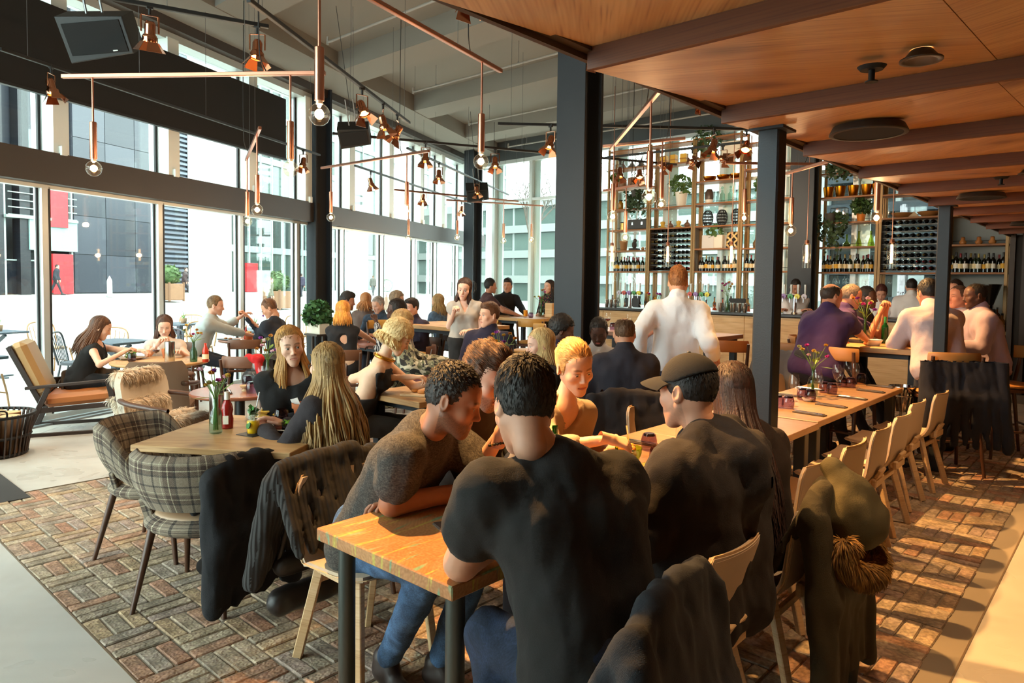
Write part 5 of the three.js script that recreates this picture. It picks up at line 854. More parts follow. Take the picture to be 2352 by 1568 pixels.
// the two men talking at the copper table
const p1 = person({ label: 'man in a grey marl T-shirt leaning over the copper table', sex: 'm', fine: true, hs: 1.02, size: 1.03, hip: [-2.38, 0.53, -1.78], neck: [-2.07, 1.045, -1.79], face: 1.75, shFace: 1.95, head: [-1.925, 1.17, -1.805], hy: 2.15, hp: 0.3, hr: -0.05, shoulder: 0.19, bulk: 1.02, armR: 1.12,
  elbows: [[-2.03, 0.8, -1.6], [-1.83, 0.8, -2.02]], hands: [[-1.97, 0.795, -1.87], [-2.06, 0.79, -1.72]], pose: ['relax', 'relax'], feet: [[-2.22, 0.07, -1.72], [-2.04, 0.07, -1.84]], knees: [[-1.88, 0.58, -1.66], [-1.87, 0.58, -1.9]], toe: [[1, 0, 0.2], [1, 0, 0]], skin: '#9a6344', hairCol: '#15100d', beard: 0.75, lip: '#8a4a3e', iris: '#2a1a10',
  hair: { top: 0.017, side: 0.005, back: 0.005, line: 0.07, nape: -0.075, burn: -0.02, amp: 0.008, freq: 1.3, square: true, strand: 0.01, lift: 0.6, col2: '#2a1e16' }, top: { name: 'grey_t_shirt', mat: mat('#5b5650', 0.95, { map: heather, bumpMap: rep(fabB, 12, 12), bumpScale: 0.001 }), sleeve: 0.5, loose: 0.012, fold: 0.007, t: 0.012, hem: -0.14 }, pants: { name: 'jeans', mat: denim('#4d6f96'), len: 0.9 }, shoeCol: '#2a1d17' });
const p2 = person({ label: 'man in a black T-shirt seen from behind at the copper table', sex: 'm', fine: true, hs: 1.0, size: 1.04, hip: [-1.07, 0.54, -1.58], neck: [-1.24, 1.095, -1.58], face: -1.85, shFace: -2.0, head: [-1.34, 1.255, -1.545], hy: -2.05, hp: 0.4, hr: 0.08, shoulder: 0.205, bulk: 1.1, armR: 1.2, tilt: -0.01,
  elbows: [[-1.5, 0.8, -1.95], [-1.45, 0.8, -1.4]], hands: [[-1.6, 0.8, -1.75], [-1.49, 0.795, -1.63]], knees: [[-1.42, 0.58, -1.78], [-1.4, 0.58, -1.47]], feet: [[-1.25, 0.07, -1.85], [-1.2, 0.07, -1.4]], skin: '#c18e72', hairCol: '#0e0b09', lip: '#9c5a50',
  hair: { top: 0.022, side: 0.011, back: 0.01, line: 0.07, nape: -0.1, burn: -0.03, amp: 0.004, strand: 0.02, lift: 0.16, more: 1.5, col2: '#251a12' }, top: { name: 'black_t_shirt', col: '#1c1b1b', sleeve: 0.52, loose: 0.014, fold: 0.009, t: 0.013, hem: -0.16 }, pants: { name: 'jeans', mat: denim('#26344f') } });
const p3 = person({ label: 'man with swept back quiff and trimmed beard behind the grey T-shirt man', sex: 'm', fine: true, hs: 1.0, size: 1.02, hip: [-2.52, 0.53, -2.45], neck: [-2.23, 1.09, -2.2], face: 1.6, head: [-2.05, 1.215, -2.1], hy: 1.75, hp: 0.3, hr: -0.12, elbows: [[-2.06, 0.8, -2.05], null], hands: [[-1.84, 1.03, -1.98], [-1.95, 0.79, -2.6]], palm: [[0.6, 0, -0.6], [0, -1, 0]], point: [[0.3, 0.8, 0.1], null], pose: ['relax', 'relax'], skin: '#c99a82', hairCol: '#3a2314', beard: 0.8, lip: '#a8564c', iris: '#5a6a70',
  hair: { top: 0.03, side: 0.004, back: 0.008, line: 0.068, front: 0.026, nape: -0.07, burn: -0.02, amp: 0.003, ripple: 0.002, strand: 0.03, flow: [0.1, 0.35, -1], lift: 0.12, more: 1.4, col2: '#6b4424' }, top: { name: 'dark_shirt', col: '#3b302b', sleeve: 0.9, collar: true, fold: 0.007 }, pants: { col: '#23232a' } });
const p4 = person({ label: 'young blonde woman in a beige cardigan dipping a spoon in a dessert', sex: 'f', fine: true, hs: 1.02, hip: [-2.52, 0.53, -2.95], neck: [-2.12, 1.03, -2.73], face: 1.7, shFace: 1.45, head: [-2.035, 1.215, -2.715], hy: 1.15, hp: 0.3, hr: 0.12, elbows: [[-1.9, 0.9, -2.38], null], hands: [[-1.68, 0.955, -2.5], [-1.98, 0.79, -2.92]], palm: [[-0.3, -0.9, -0.4], [0, -1, 0]], point: [[0.5, -0.25, -0.75], null], pose: ['pinch', 'fist'], skin: '#d9a888', hairCol: '#c98a42', browCol: '#7a5030', lip: '#b8625a', iris: '#4a4a3a', look: [0, 0.4],
  hair: { top: 0.014, side: 0.008, back: 0.012, line: 0.075, nape: -0.09, burn: -0.02, amp: 0.001, strand: 0.03, flow: [0, -0.1, -1], lift: 0.05, col2: '#e8bd78', bun: [0, 0.02, -0.14, 0.035] }, top: { name: 'beige_cardigan', col: '#a08c76', sleeve: 1.35, vee: 0.2, fold: 0.006 }, pants: { col: '#2a2a2e' } });
const p5 = person({ label: 'man in a dark hoodie and black baseball cap at the table', sex: 'm', fine: true, hs: 1.0, size: 1.02, hip: [-1.08, 0.53, -2.27], neck: [-1.1, 1.06, -2.3], face: -1.7, head: [-1.194, 1.235, -2.27], hy: -0.95 - PI / 2 + 0.85, hp: 0.12, hr: 0.04, shoulder: 0.195, bulk: 1.12, elbows: [null, [-1.2, 0.79, -2.02]], hands: [[-1.55, 0.79, -2.45], [-1.5, 0.79, -2.2]], skin: '#c99478', hairCol: '#1b1512', beard: 0.35, iris: '#33281e',
  hair: { top: 0.006, side: 0.006, back: 0.006, line: 0.08, nape: -0.075, burn: -0.04, amp: 0.003 }, top: { name: 'hoodie', col: '#221c1a', sleeve: 1.95, hood: true, t: 0.03, loose: 0.014, fold: 0.011, hem: -0.14 }, pants: { col: '#1c1d22' } });
{ // baseball cap with stitched peak
  const { head, hq, hs } = p5.J, g = new Field([-0.13, -0.05, -0.14], [0.13, 0.18, 0.14], 0.005); g.ell([0, 0.045, -0.014], [0.087, 0.097, 0.109], 0.01); g.keep((x, y, z) => 0.042 - 0.35 * z * (z < 0 ? 0.9 : -0.05) - y);
  const brim = sheet((u, v) => { const a = (u - 0.5) * 2.5, r = 0.098 + 0.085 * v * Math.cos(a * 0.6); return [Math.sin(a) * (0.086 + 0.012 * v), 0.046 + 0.012 * Math.cos(a) - 0.02 * v * v - 0.02 * Math.sin(a) ** 2, Math.cos(a) * r - 0.014 + 0.02 * v]; }, 18, 8, 0.005);
  const place = (q) => q.applyMatrix4(new THREE.Matrix4().compose(V3(head), hq, V(hs, hs, hs)));
  const c = mesh('baseball_cap', place(g.mesh()), cloth('#141313', 0.001), p5); mesh('peak', place(brim), cloth('#191716', 0.001), c); mesh('button', place(ball(0.008, 0, 0.142, -0.014, 10, 1, 0.6, 1)), black, c);
}
const p6 = person({ label: 'woman with very long dark hair sitting beyond the man in the cap', sex: 'f', fine: true, hs: 1.0, hip: [-1.16, 0.53, -2.84], neck: [-1.19, 1.01, -2.83], face: -1.8, head: [-1.27, 1.164, -2.8], hy: -2.35, hp: 0.25, skin: '#b98468', hairCol: '#1a0f0b', hair: { top: 0.014, side: 0.01, back: 0.014, line: 0.075, nape: -0.1, locks: true, len: 0.62, az: [1.5], spread: 0.05, wave: 0.008, backOut: 0.1, col2: '#3b1c12' }, top: { name: 'dark_top', col: '#2b201b', sleeve: 1.9 }, pants: { col: '#1f1c1e' } });

// ---------- bar ----------
const SZ = -13.2, SD = 0.36; // shelf front and depth
{
  const c = thing('bar_counter', 'long pale timber bar counter with a dark top', 'bar counter', [0, 0, 0]);
  for (let i = 0; i < 7; i++) mesh('front_board', bx(0.985, 1.02, 0.03, -8.6 + i * 0.99, 0.08, -11.77, 0.003), barwood, c);
  for (let i = 0; i < 7; i++) mesh('front_rail', bx(0.985, 0.09, 0.045, -8.6 + i * 0.99, 0.98, -11.765, 0.004), barwood, c);
  mesh('body', bx(7.2, 1.06, 0.5, -5.5, 0.04, -12.05), mat('#3a2f26', 0.7), c); mesh('worktop', bx(7.3, 0.045, 0.66, -5.5, 1.115, -12.0, 0.006), mat('#2a2420', 0.35), c); mesh('plinth', bx(7.2, 0.08, 0.45, -5.5, 0, -12.05), black, c);
  const k = thing('back_counter', 'back bar worktop under the bottle shelves', 'counter', [0, 0, 0]); mesh('worktop', bx(7.6, 0.05, 0.5, -5.3, 0.92, -13.3, 0.005), mat('#b99a6c', 0.5), k); mesh('body', bx(7.5, 0.92, 0.42, -5.3, 0, -13.32), mat('#4a4038', 0.7), k);
}
const bays = [[-9.05, -7.98, [1.92, 2.38, 2.84, 3.3, 3.78, 4.2, 4.6]], [-7.98, -6.92, [1.92, 2.84, 3.28, 4.18, 4.6]], [-6.92, -5.91, [1.92, 2.38, 2.84, 3.3, 3.75, 4.22, 4.62]], [-5.91, -4.88, [1.92, 2.37, 2.83, 3.3, 3.9, 4.4]], [-4.45, -3.42, [1.9, 2.35, 2.79, 3.24, 3.67, 4.2]], [-3.42, -2.42, [1.89, 2.82, 3.22, 3.8]], [-2.42, -1.56, [1.89, 2.34, 2.82, 3.3]]];
const shelfFrame = mat('#8b6a3c', 0.45, { metalness: 0.3 });
bays.forEach(([x0, x1, ys], i) => {
  const b = thing('bar_shelf', 'open brass and timber bar shelf, ' + ord[i] + ' bay from the left', 'shelf', [(x0 + x1) / 2, 0, SZ - SD / 2], 0, 'bar shelf bays'), w = x1 - x0, top = ys[ys.length - 1] + 0.03;
  for (const s of [-1, 1]) for (const z of [-1, 1]) mesh('upright', bx(0.045, top - 0.95, 0.045, s * (w / 2 - 0.025), 0.95, z * (SD / 2 - 0.02), 0.003), shelfFrame, b);
  ys.forEach((y) => mesh('shelf', bx(w - 0.02, 0.03, SD, 0, y - 0.03, 0, 0.002), shelfwood, b));
  ys.slice(0, -1).forEach((y) => mesh('gallery_rail', rod([-w / 2, y + 0.07, -SD / 2 + 0.01], [w / 2, y + 0.07, -SD / 2 + 0.01], 0.004, 0.004, 5), iron, b));
});
const glassDark = mat('#12100c', 0.08), glassGreenD = mat('#16220f', 0.08), capR = mat('#7c1420', 0.35), capB = mat('#1a1a1c', 0.35), capG = mat('#8a7a3a', 0.35), labelC = mat('#e6d2a4', 0.8), labelW = mat('#e9e4d6', 0.8), labelY = mat('#d9a63c', 0.8);
const wineG = lathe([[0, 0], [0.036, 0], [0.038, 0.006], [0.038, 0.175], [0.034, 0.2], [0.018, 0.225], [0.0145, 0.24], [0.0145, 0.3], [0, 0.302]], 14), capsuleG = lathe([[0.0155, 0.24], [0.016, 0.305], [0, 0.306]], 12), labG = new THREE.CylinderGeometry(0.0386, 0.0386, 0.075, 14, 1, true).translate(0, 0.1, 0);
function bottle(p, g, cap, lab, label, group, turn = 0, s = 1) { const t = thing('wine_bottle', label, 'bottle', p, turn, group); t.scale.setScalar(s); mesh('glass', wineG, g, t); mesh('capsule', capsuleG, cap, t); if (lab) mesh('paper_label', labG, lab, t); return t; }
[[-8.98, -8.05, 1.92, 16, 'left of the wine rack'], [-6.85, -5.98, 1.92, 14, 'right of the left wine rack'], [-5.84, -5.3, 1.92, 7, 'beside the slim post'], [-4.38, -3.5, 1.9, 15, 'under the hanging ivy'], [-2.36, -1.62, 1.89, 12, 'right of the second slim post']].forEach(([x0, x1, y, n, w], b) => {
  for (let i = 0; i < n; i++) bottle([mix(x0, x1, (i + 0.5) / n) + rr(-0.008, 0.008), y, SZ - rr(0.08, 0.24)], pick([glassDark, glassGreenD, glassDark]), b === 0 && i > 5 ? capR : pick([capB, capB, capR, capG]), pick([labelC, labelW, labelC, labelY]), 'wine bottle standing on the bar shelf ' + w, 'standing wine bottles ' + w, rr(0, 6), rr(0.92, 1.1));
});
// bottles lying in the two wine racks, necks towards the room
[[-7.93, -6.97, 1.98, 2.78, 10, 8, 'left'], [-3.36, -2.48, 1.96, 2.74, 9, 8, 'right']].forEach(([x0, x1, y0, y1, nx, ny, w], b) => {
  const r = thing('wine_rack', (b ? 'right' : 'left') + ' wine rack of thin metal rods filled with lying bottles', 'wine rack', [0, 0, 0]);
  for (let j = 0; j < ny; j++) { const y = mix(y0, y1, j / (ny - 1)); for (const z of [0.06, 0.24]) mesh('rod', rod([x0 - 0.02, y - 0.042, SZ - z], [x1 + 0.02, y - 0.042, SZ - z], 0.005, 0.005, 5), mat('#9a9a98', 0.3, { metalness: 0.8 }), r); }
  for (const x of [x0 - 0.03, x1 + 0.03]) mesh('side', bx(0.015, 0.9, 0.3, x, y0 - 0.06, SZ - 0.17), mat('#5a4630', 0.6), r);
  for (let i = 0; i < nx; i++) for (let j = 0; j < ny; j++) { const t = bottle([mix(x0, x1, (i + 0.5) / nx), mix(y0, y1, j / (ny - 1)), SZ - 0.32], glassDark, j < 2 && i > nx * 0.55 ? capR : pick([capB, capB, capB, capG]), null, 'dark bottle lying in the ' + w + ' wine rack', 'bottles lying in the ' + w + ' wine rack'); t.rotation.x = PI / 2; }
});
// back bar: spirits on a low riser, stemmed glasses hanging overhead
const spiritG = [lathe([[0, 0], [0.042, 0], [0.044, 0.01], [0.044, 0.15], [0.036, 0.18], [0.015, 0.2], [0.014, 0.26], [0, 0.262]], 12), lathe([[0, 0], [0.035, 0], [0.036, 0.18], [0.02, 0.21], [0.014, 0.22], [0.014, 0.29], [0, 0.292]], 12), lathe([[0, 0], [0.05, 0], [0.052, 0.1], [0.04, 0.14], [0.014, 0.16], [0.014, 0.22], [0, 0.222]], 12)];
const spirits = ['#b8742a', '#7a3a14', '#d8d4c0', '#2c5c34', '#c9a050', '#c8501c', '#5a1c18', '#d9d9d2', '#203a28', '#8f5a20'].map((c, i) => mat(c, 0.08, [2, 7].includes(i) ? { transmission: 0.9, thickness: 0 } : { transmission: 0.45, thickness: 0 })), spCap = mat('#22201e', 0.4);
for (let i = 0; i < 84; i++) {
  const x = -8.95 + i * 0.0885; if (x > -4.9 && x < -4.15) continue;
  const k = Math.floor(rr(0, 3)), t = thing('spirit_bottle', 'spirit bottle on the back bar ' + (x < -7 ? 'at the left end' : x < -4.9 ? 'behind the waiter' : x < -3 ? 'behind the purple shirts' : 'at the right end'), 'bottle', [x, i % 2 ? 0.97 : 1.1, i % 2 ? SZ + 0.03 : SZ - 0.14], rr(0, 6), 'spirit bottles on the back bar'); t.scale.setScalar(rr(0.9, 1.15));
  mesh('glass', spiritG[k], pick(spirits), t); mesh('cap', cyl(0.017, 0.016, 0.03, 0, [0.255, 0.285, 0.215][k], 0, 10), spCap, t); mesh('paper_label', new THREE.CylinderGeometry([0.0448, 0.0368, 0.0525][k], [0.0448, 0.0368, 0.0525][k], 0.06, 12, 1, true).translate(0, 0.075, 0), pick([labelW, labelC, labelY]), t);
}
{ const t = thing('bottle_riser', 'low timber step the back row of spirits stands on', 'riser', [0, 0, 0]); mesh('step', [bx(4.1, 0.13, 0.2, -6.95, 0.97, SZ - 0.16), bx(2.6, 0.13, 0.2, -2.85, 0.97, SZ - 0.16)], shelfwood, t); }
const stemG = lathe([[0.036, 0], [0.034, -0.002], [0.004, -0.008], [0.0035, -0.09], [0.01, -0.1], [0.03, -0.125], [0.038, -0.155], [0.036, -0.19], [0.032, -0.21]], 14);
[[-8.9, -8.1, 10, 'left bay'], [-6.8, -6.0, 10, 'third bay'], [-5.8, -5.3, 5, 'fourth bay'], [-4.3, -3.55, 9, 'fifth bay'], [-3.3, -2.5, 7, 'sixth bay']].forEach(([x0, x1, n, w], b) => { for (let i = 0; i < n; i++) { const t = thing('hanging_glass', 'stemmed glass hanging upside down under the bar shelf, ' + w, 'glass', [mix(x0, x1, (i + 0.5) / n), 1.885, SZ - 0.1 - (i % 2) * 0.12], 0, 'hanging stemmed glasses ' + w); mesh('glass', stemG, clear, t); } });
// beer taps
[[-7.6, 5, 'at the left end of the bar'], [-6.15, 5, 'beside the waiter'], [-4.35, 4, 'in front of the barman']].forEach(([x, n, w]) => {
  const t = thing('beer_tap', 'chrome beer tap bank with coloured round badges ' + w, 'beer tap', [x, 1.16, -11.95], 0, 'beer tap banks'); mesh('pillar', [cyl(0.035, 0.035, 0.3, 0, 0, 0, 16), cyl(0.06, 0.05, 0.03, 0, 0, 0, 18)], chrome, t); mesh('rail', rod([-n * 0.055, 0.3, 0], [n * 0.055, 0.3, 0], 0.03, 0.03, 14), chrome, t);
  for (let i = 0; i < n; i++) { const q = (i - (n - 1) / 2) * 0.115; mesh('handle', [cyl(0.014, 0.02, 0.17, q, 0.33, 0.01, 10)], mat('#c9c9c4', 0.2, { metalness: 0.5 }), t); const f = mesh('tap_badge', cyl(0.045, 0.045, 0.015, 0, 0, 0, 20).rotateX(PI / 2), mat(['#b9b7c9', '#3c8f4a', '#c2493a', '#d9d03a', '#8f6fb0'][(i * 2 + n) % 5], 0.4), t); f.position.set(q, 0.3, 0.05); mesh('spout', tube([[q, 0.3, 0.03], [q, 0.29, 0.08], [q, 0.2, 0.09]], 0.008, 8, 6), chrome, t); }
});
// objects on the shelves
const ob = (name, label, cat, x, y, parts, z = SZ - 0.17, turn = 0, group) => { const t = thing(name, label, cat, [x, y, z], turn, group); parts.forEach(([n, g, m]) => mesh(n, g, m, t)); return t; };
const shade = (r, h) => lathe([[r * 0.75, h], [r * 0.82, h * 0.9], [r, h * 0.25], [r * 0.95, 0], [r * 0.9, 0.01], [r * 0.78, h * 0.88]], 20);
[-8.75, -8.52, -8.28].forEach((x, i) => { ob('brown_lampshade', 'speckled brown glass lamp shade, ' + ord[i] + ' in its row on the bar shelf', 'lamp shade', x, 3.78, [['shade', shade(0.1, 0.22), mat('#8a6244', 0.35)], ['foot', cyl(0.05, 0.05, 0.01, 0, 0, 0, 16), brass]], undefined, 0, 'brown lamp shades'); ob('metal_shade', 'grey conical metal shade, ' + ord[i] + ' on the top left shelf', 'lamp shade', x, 4.2, [['cone', lathe([[0.12, 0], [0.11, 0.02], [0.03, 0.11], [0.02, 0.16], [0, 0.16]], 20), mat('#77746c', 0.4)], ['knob', ball(0.018, 0, 0.17, 0, 10), iron]], undefined, 0, 'grey metal shades'); });
const potG = (r, h) => lathe([[0, 0], [r * 0.72, 0], [r, h * 0.98], [r, h], [r * 0.9, h], [r * 0.88, h * 0.85], [0, h * 0.85]], 20);
[-4.32, -4.12, -3.9, -3.68, -3.5].forEach((x, i) => ob('gold_pot', 'amber gold pot, ' + ord[i] + ' in the row on the upper right shelf', 'pot', x, 3.24, [['pot', potG(0.095, 0.2), metal('#b87a1c', 0.3)], ['soil', cyl(0.08, 0.08, 0.01, 0, 0.17, 0, 16), blackMatt]], undefined, 0, 'gold pots'));
[-6.66, -6.36, -6.08].forEach((x, i) => ob('gold_bowl', 'shining gold bowl, ' + ord[i] + ' in the row on the third bay', 'bowl', x, 3.75, [['bowl', lathe([[0, 0], [0.06, 0], [0.12, 0.04], [0.14, 0.1], [0.135, 0.1], [0.115, 0.045], [0.055, 0.012], [0, 0.01]], 24), metal('#d08a28', 0.25)], ['foot', cyl(0.05, 0.06, 0.008, 0, 0, 0, 18), brass]], undefined, 0, 'gold bowls'));
[-6.38, -6.2, -6.02].forEach((x, i) => ob('decanter', 'clear glass decanter with a ball stopper, ' + ord[i] + ' in the row', 'decanter', x, 3.3, [['body', lathe([[0, 0], [0.055, 0], [0.058, 0.01], [0.056, 0.17], [0.03, 0.2], [0.022, 0.22], [0.022, 0.26], [0.03, 0.265]], 18), glassM('#d8efe6')], ['stopper', ball(0.03, 0, 0.3, 0, 14), glassM('#d8efe6')]], undefined, 0, 'glass decanters'));
ob('lamp_vase', 'dark bullet shaped lamp beside the clear decanters', 'lamp', -6.66, 3.3, [['shade', lathe([[0.08, 0.08], [0.09, 0.12], [0.085, 0.22], [0.05, 0.29], [0, 0.3]], 18), mat('#4a3a30', 0.4)], ['base', cyl(0.07, 0.08, 0.08, 0, 0, 0, 18), mat('#d9d2c6', 0.6)]]);
[-6.68, -6.37, -6.06].forEach((x, i) => { const t = ob('lantern', 'black woven lantern, ' + ord[i] + ' in the row above the planter box', 'lantern', x, 2.84, [['cap', cyl(0.05, 0.045, 0.02, 0, 0.3, 0, 16), black], ['base', cyl(0.06, 0.06, 0.02, 0, 0, 0, 16), black]], undefined, 0, 'black lanterns'); const rad = (v) => 0.055 + 0.05 * Math.sin(v * PI) ** 0.7; for (let k = 0; k < 10; k++) { const a = k * 0.628; mesh('rib', tube([0, 0.2, 0.4, 0.6, 0.8, 1].map((v) => [Math.sin(a) * rad(v), 0.01 + v * 0.3, Math.cos(a) * rad(v)]), 0.008, 10, 4), black, t); } for (let k = 1; k < 5; k++) mesh('hoop', new THREE.TorusGeometry(rad(k / 5), 0.009, 4, 20).rotateX(PI / 2).translate(0, 0.01 + k * 0.06, 0), black, t); });
[[-7.72, '#c89a2c', 'ochre'], [-7.53, '#6b4a34', 'brown'], [-7.34, '#d0a53a', 'ochre'], [-7.14, '#6b4a34', 'brown']].forEach(([x, c, w], i) => ob('small_vase', w + ' little vase, ' + ord[i] + ' in the row over the left wine rack', 'vase', x, 2.84, [['body', i % 2 ? lathe([[0, 0], [0.05, 0.01], [0.07, 0.05], [0.05, 0.09], [0.02, 0.11], [0.018, 0.15]], 16) : lathe([[0, 0], [0.07, 0], [0.07, 0.03], [0.04, 0.045], [0.04, 0.09], [0.055, 0.095], [0.05, 0.14]], 16), mat(c, 0.5)], ['rim', cyl(0.02, 0.02, 0.006, 0, 0.148, 0, 12), mat(c, 0.4)]], undefined, 0, 'small vases'));
ob('planter_box', 'white planter box with printed mark and green leaves', 'planter', -6.52, 2.38, [['box', bx(0.44, 0.27, 0.22, 0, 0, 0, 0.012), mat('#ddd3c2', 0.7)], ['front_panel', bx(0.26, 0.27, 0.01, -0.09, 0, 0.113, 0.003), mat('#cfc8c2', 0.8)], ['leaves', bushGeo(0.17, 90, 0.32, 0.05), leafM('#4a6a34')]]);
{ const m = mat('#ffffff', 0.9, { map: tex(128, 128, (u, v) => { const d = Math.abs(((u + v) * 3) % 1 - 0.5) < 0.16 || Math.abs(((u - v + 2) * 3) % 1 - 0.5) < 0.16; return d ? hx('#d9b679') : hx('#1d1813'); }, [2.2, 2.2]) }); ob('patterned_cushion', 'black and gold zigzag patterned cushion beside the planter box', 'cushion', -6.1, 2.39, [['cushion', T(bx(0.34, 0.32, 0.09, 0, 0, 0, 0.035), 0, 0, 0, -0.12), m], ['piping', T(bx(0.345, 0.325, 0.012, 0, -0.002, 0, 0.004), 0, 0, 0, -0.12), black]]); }
ob('leather_case', 'dark leather case with metal clasps on the left bay', 'case', -8.3, 2.84, [['case', bx(0.5, 0.22, 0.2, 0, 0, 0, 0.015), mat('#2a2522', 0.5)], ['clasp', [bx(0.04, 0.06, 0.01, -0.12, 0.1, 0.105), bx(0.04, 0.06, 0.01, 0.12, 0.1, 0.105)], chrome], ['handle', tube([[-0.06, 0.22, 0], [0, 0.26, 0], [0.06, 0.22, 0]], 0.008, 8, 6), black]]);
ob('patterned_tin', 'gold patterned tin beside the leather case', 'tin', -8.72, 2.84, [['tin', cyl(0.07, 0.07, 0.16, 0, 0, 0, 18), brass], ['lid', cyl(0.073, 0.073, 0.02, 0, 0.16, 0, 18), black]]);
ob('wooden_pot', 'plain terracotta brown pot on the left bay', 'pot', -8.7, 2.38, [['pot', potG(0.095, 0.22), mat('#9a6a3c', 0.7)], ['rim', cyl(0.098, 0.098, 0.012, 0, 0.21, 0, 20), mat('#8a5c32', 0.7)]]);
ob('stone_head', 'dark carved figure on the left bay', 'figure', -8.42, 2.38, [['plinth', bx(0.22, 0.05, 0.14, 0, 0, 0, 0.01), mat('#2e2824', 0.7)], ['figure', [ball(0.07, 0, 0.13, 0, 14, 0.8, 1.2, 0.9), ball(0.045, 0.02, 0.22, 0.01, 12)], mat('#3a322c', 0.7)]]);
[-8.2, -8.1].forEach((x, i) => ob('wood_ball', (i ? 'black' : 'pale wooden') + ' ball on the left bay shelf', 'ball', x, 2.38, [['ball', ball(0.04, 0, 0.04, 0, 14), mat(i ? '#22201f' : '#a87a4c', 0.5)], ['stand', cyl(0.018, 0.018, 0.006, 0, 0, 0, 12), iron]]));
ob('honey_jar', 'amber glass jar on the left bay', 'jar', -8.8, 3.3, [['jar', lathe([[0, 0], [0.06, 0], [0.065, 0.15], [0.04, 0.18], [0.04, 0.2], [0, 0.2]], 16), mat('#9a6a18', 0.15)], ['lid', cyl(0.045, 0.045, 0.02, 0, 0.2, 0, 16), black]]);
ob('black_vase', 'black ridged vase behind the trailing plant', 'vase', -8.55, 3.3, [['body', ball(0.09, 0, 0.14, 0, 18, 0.9, 1.5, 0.9), black], ['neck', cyl(0.05, 0.045, 0.03, 0, 0.26, 0, 16), black]]);
ob('brown_jug', 'dark ochre jug on the fourth bay', 'jug', -5.62, 2.37, [['body', lathe([[0, 0], [0.08, 0], [0.09, 0.1], [0.05, 0.17], [0.045, 0.24], [0.055, 0.25]], 18), mat('#6b5030', 0.5)], ['handle', tube([[0.05, 0.22, 0], [0.11, 0.2, 0], [0.1, 0.12, 0], [0.085, 0.08, 0]], 0.009, 10, 6), mat('#6b5030', 0.5)]]);
ob('perfume_bottle', 'amber bottle with a ball stopper on the fourth bay', 'bottle', -5.6, 2.83, [['body', bx(0.09, 0.13, 0.07, 0, 0, 0, 0.012), mat('#7a5a34', 0.2)], ['stopper', ball(0.045, 0, 0.19, 0, 14), mat('#a88850', 0.2)]]);
[-3.98, -3.78, -3.58].forEach((x, i) => ob('glass_flask', 'yellow green glass flask, ' + ord[i] + ' on the right shelf', 'flask', x, 2.35, [['body', lathe(i ? [[0, 0], [0.05, 0], [0.05, 0.06], [0.02, 0.16], [0.017, 0.27]] : [[0, 0], [0.07, 0.01], [0.06, 0.06], [0.02, 0.1], [0.018, 0.22]], 16), glassM('#d8e08a')], ['lip', new THREE.TorusGeometry(0.018, 0.004, 6, 14).rotateX(PI / 2).translate(0, i ? 0.27 : 0.22, 0), glassM('#d8e08a')]], undefined, 0, 'yellow glass flasks'));
[[-3.1, 'leftmost'], [-2.7, 'rightmost']].forEach(([x, w], i) => ob('wooden_bowl', 'wide wooden bowl on top of the right wine rack, ' + w, 'bowl', x, 2.82, [['bowl', lathe([[0, 0], [0.09, 0], [0.18, 0.08], [0.175, 0.085], [0.08, 0.015], [0, 0.012]], 24), mat('#9a6a38', 0.6)], ['foot', cyl(0.08, 0.09, 0.008, 0, 0, 0, 18), mat('#7d5228', 0.6)]], undefined, 0, 'wooden bowls'));
ob('wood_wedge', 'small pale wooden pyramid between the wooden bowls', 'ornament', -2.92, 2.82, [['wedge', extr([[-0.09, 0], [0.09, 0], [0, 0.1]], 0.08).translate(0, 0, -0.04), ash], ['base', bx(0.18, 0.006, 0.09), oak]]);
ob('wire_cube', 'black wire frame terrarium on the right shelf', 'terrarium', -4.12, 2.79, [['frame', [[-1, -1], [-1, 1], [1, -1], [1, 1]].flatMap(([a, b]) => [rod([a * 0.12, 0, b * 0.1], [a * 0.12, 0.26, b * 0.1], 0.005, 0.005, 5)]).concat([0, 0.26].flatMap((y) => [rod([-0.12, y, -0.1], [0.12, y, -0.1], 0.005, 0.005, 5), rod([-0.12, y, 0.1], [0.12, y, 0.1], 0.005, 0.005, 5), rod([-0.12, y, -0.1], [-0.12, y, 0.1], 0.005, 0.005, 5), rod([0.12, y, -0.1], [0.12, y, 0.1], 0.005, 0.005, 5)])), black], ['glazing', bx(0.235, 0.25, 0.195, 0, 0.005, 0), clear]]);
[-2.2, -1.98, -1.8].forEach((x, i) => ob('small_pot', 'little brown pot, ' + ord[i] + ' on the far right shelf', 'pot', x, 2.34, [['pot', lathe([[0, 0], [0.04, 0], [0.055, 0.04], [0.03, 0.08], [0.028, 0.1], [0.035, 0.11]], 14), mat('#a86a30', 0.5)], ['lid', ball(0.028, 0, 0.115, 0, 10, 1, 0.5, 1), mat('#8a5424', 0.5)]], undefined, 0, 'little brown pots'));
[[-7.72, 4.18, '#d9a52c'], [-7.5, 4.18, '#d9a52c'], [-7.25, 4.18, '#e0ae38']].forEach(([x, y, c], i) => ob('gift_box', 'golden carton, ' + ord[i] + ' on the top shelf', 'box', x, y, [['carton', bx(0.14, 0.2, 0.12, 0, 0, 0, 0.006), mat(c, 0.5)], ['band', bx(0.144, 0.03, 0.124, 0, 0.08, 0), mat('#b37a18', 0.5)]], undefined, 0, 'golden cartons'));
ob('printed_box', 'pale box with a printed mark on the top of the third bay', 'box', -6.15, 4.22, [['box', bx(0.42, 0.26, 0.24, 0, 0, 0, 0.01), mat('#d8cbb6', 0.7)], ['lid', bx(0.43, 0.03, 0.25, 0, 0.24, 0, 0.004), mat('#cdbfa9', 0.7)]]);
const greens = ['#3d5a2a', '#4f6d30', '#2f4a26', '#6a7f34'];
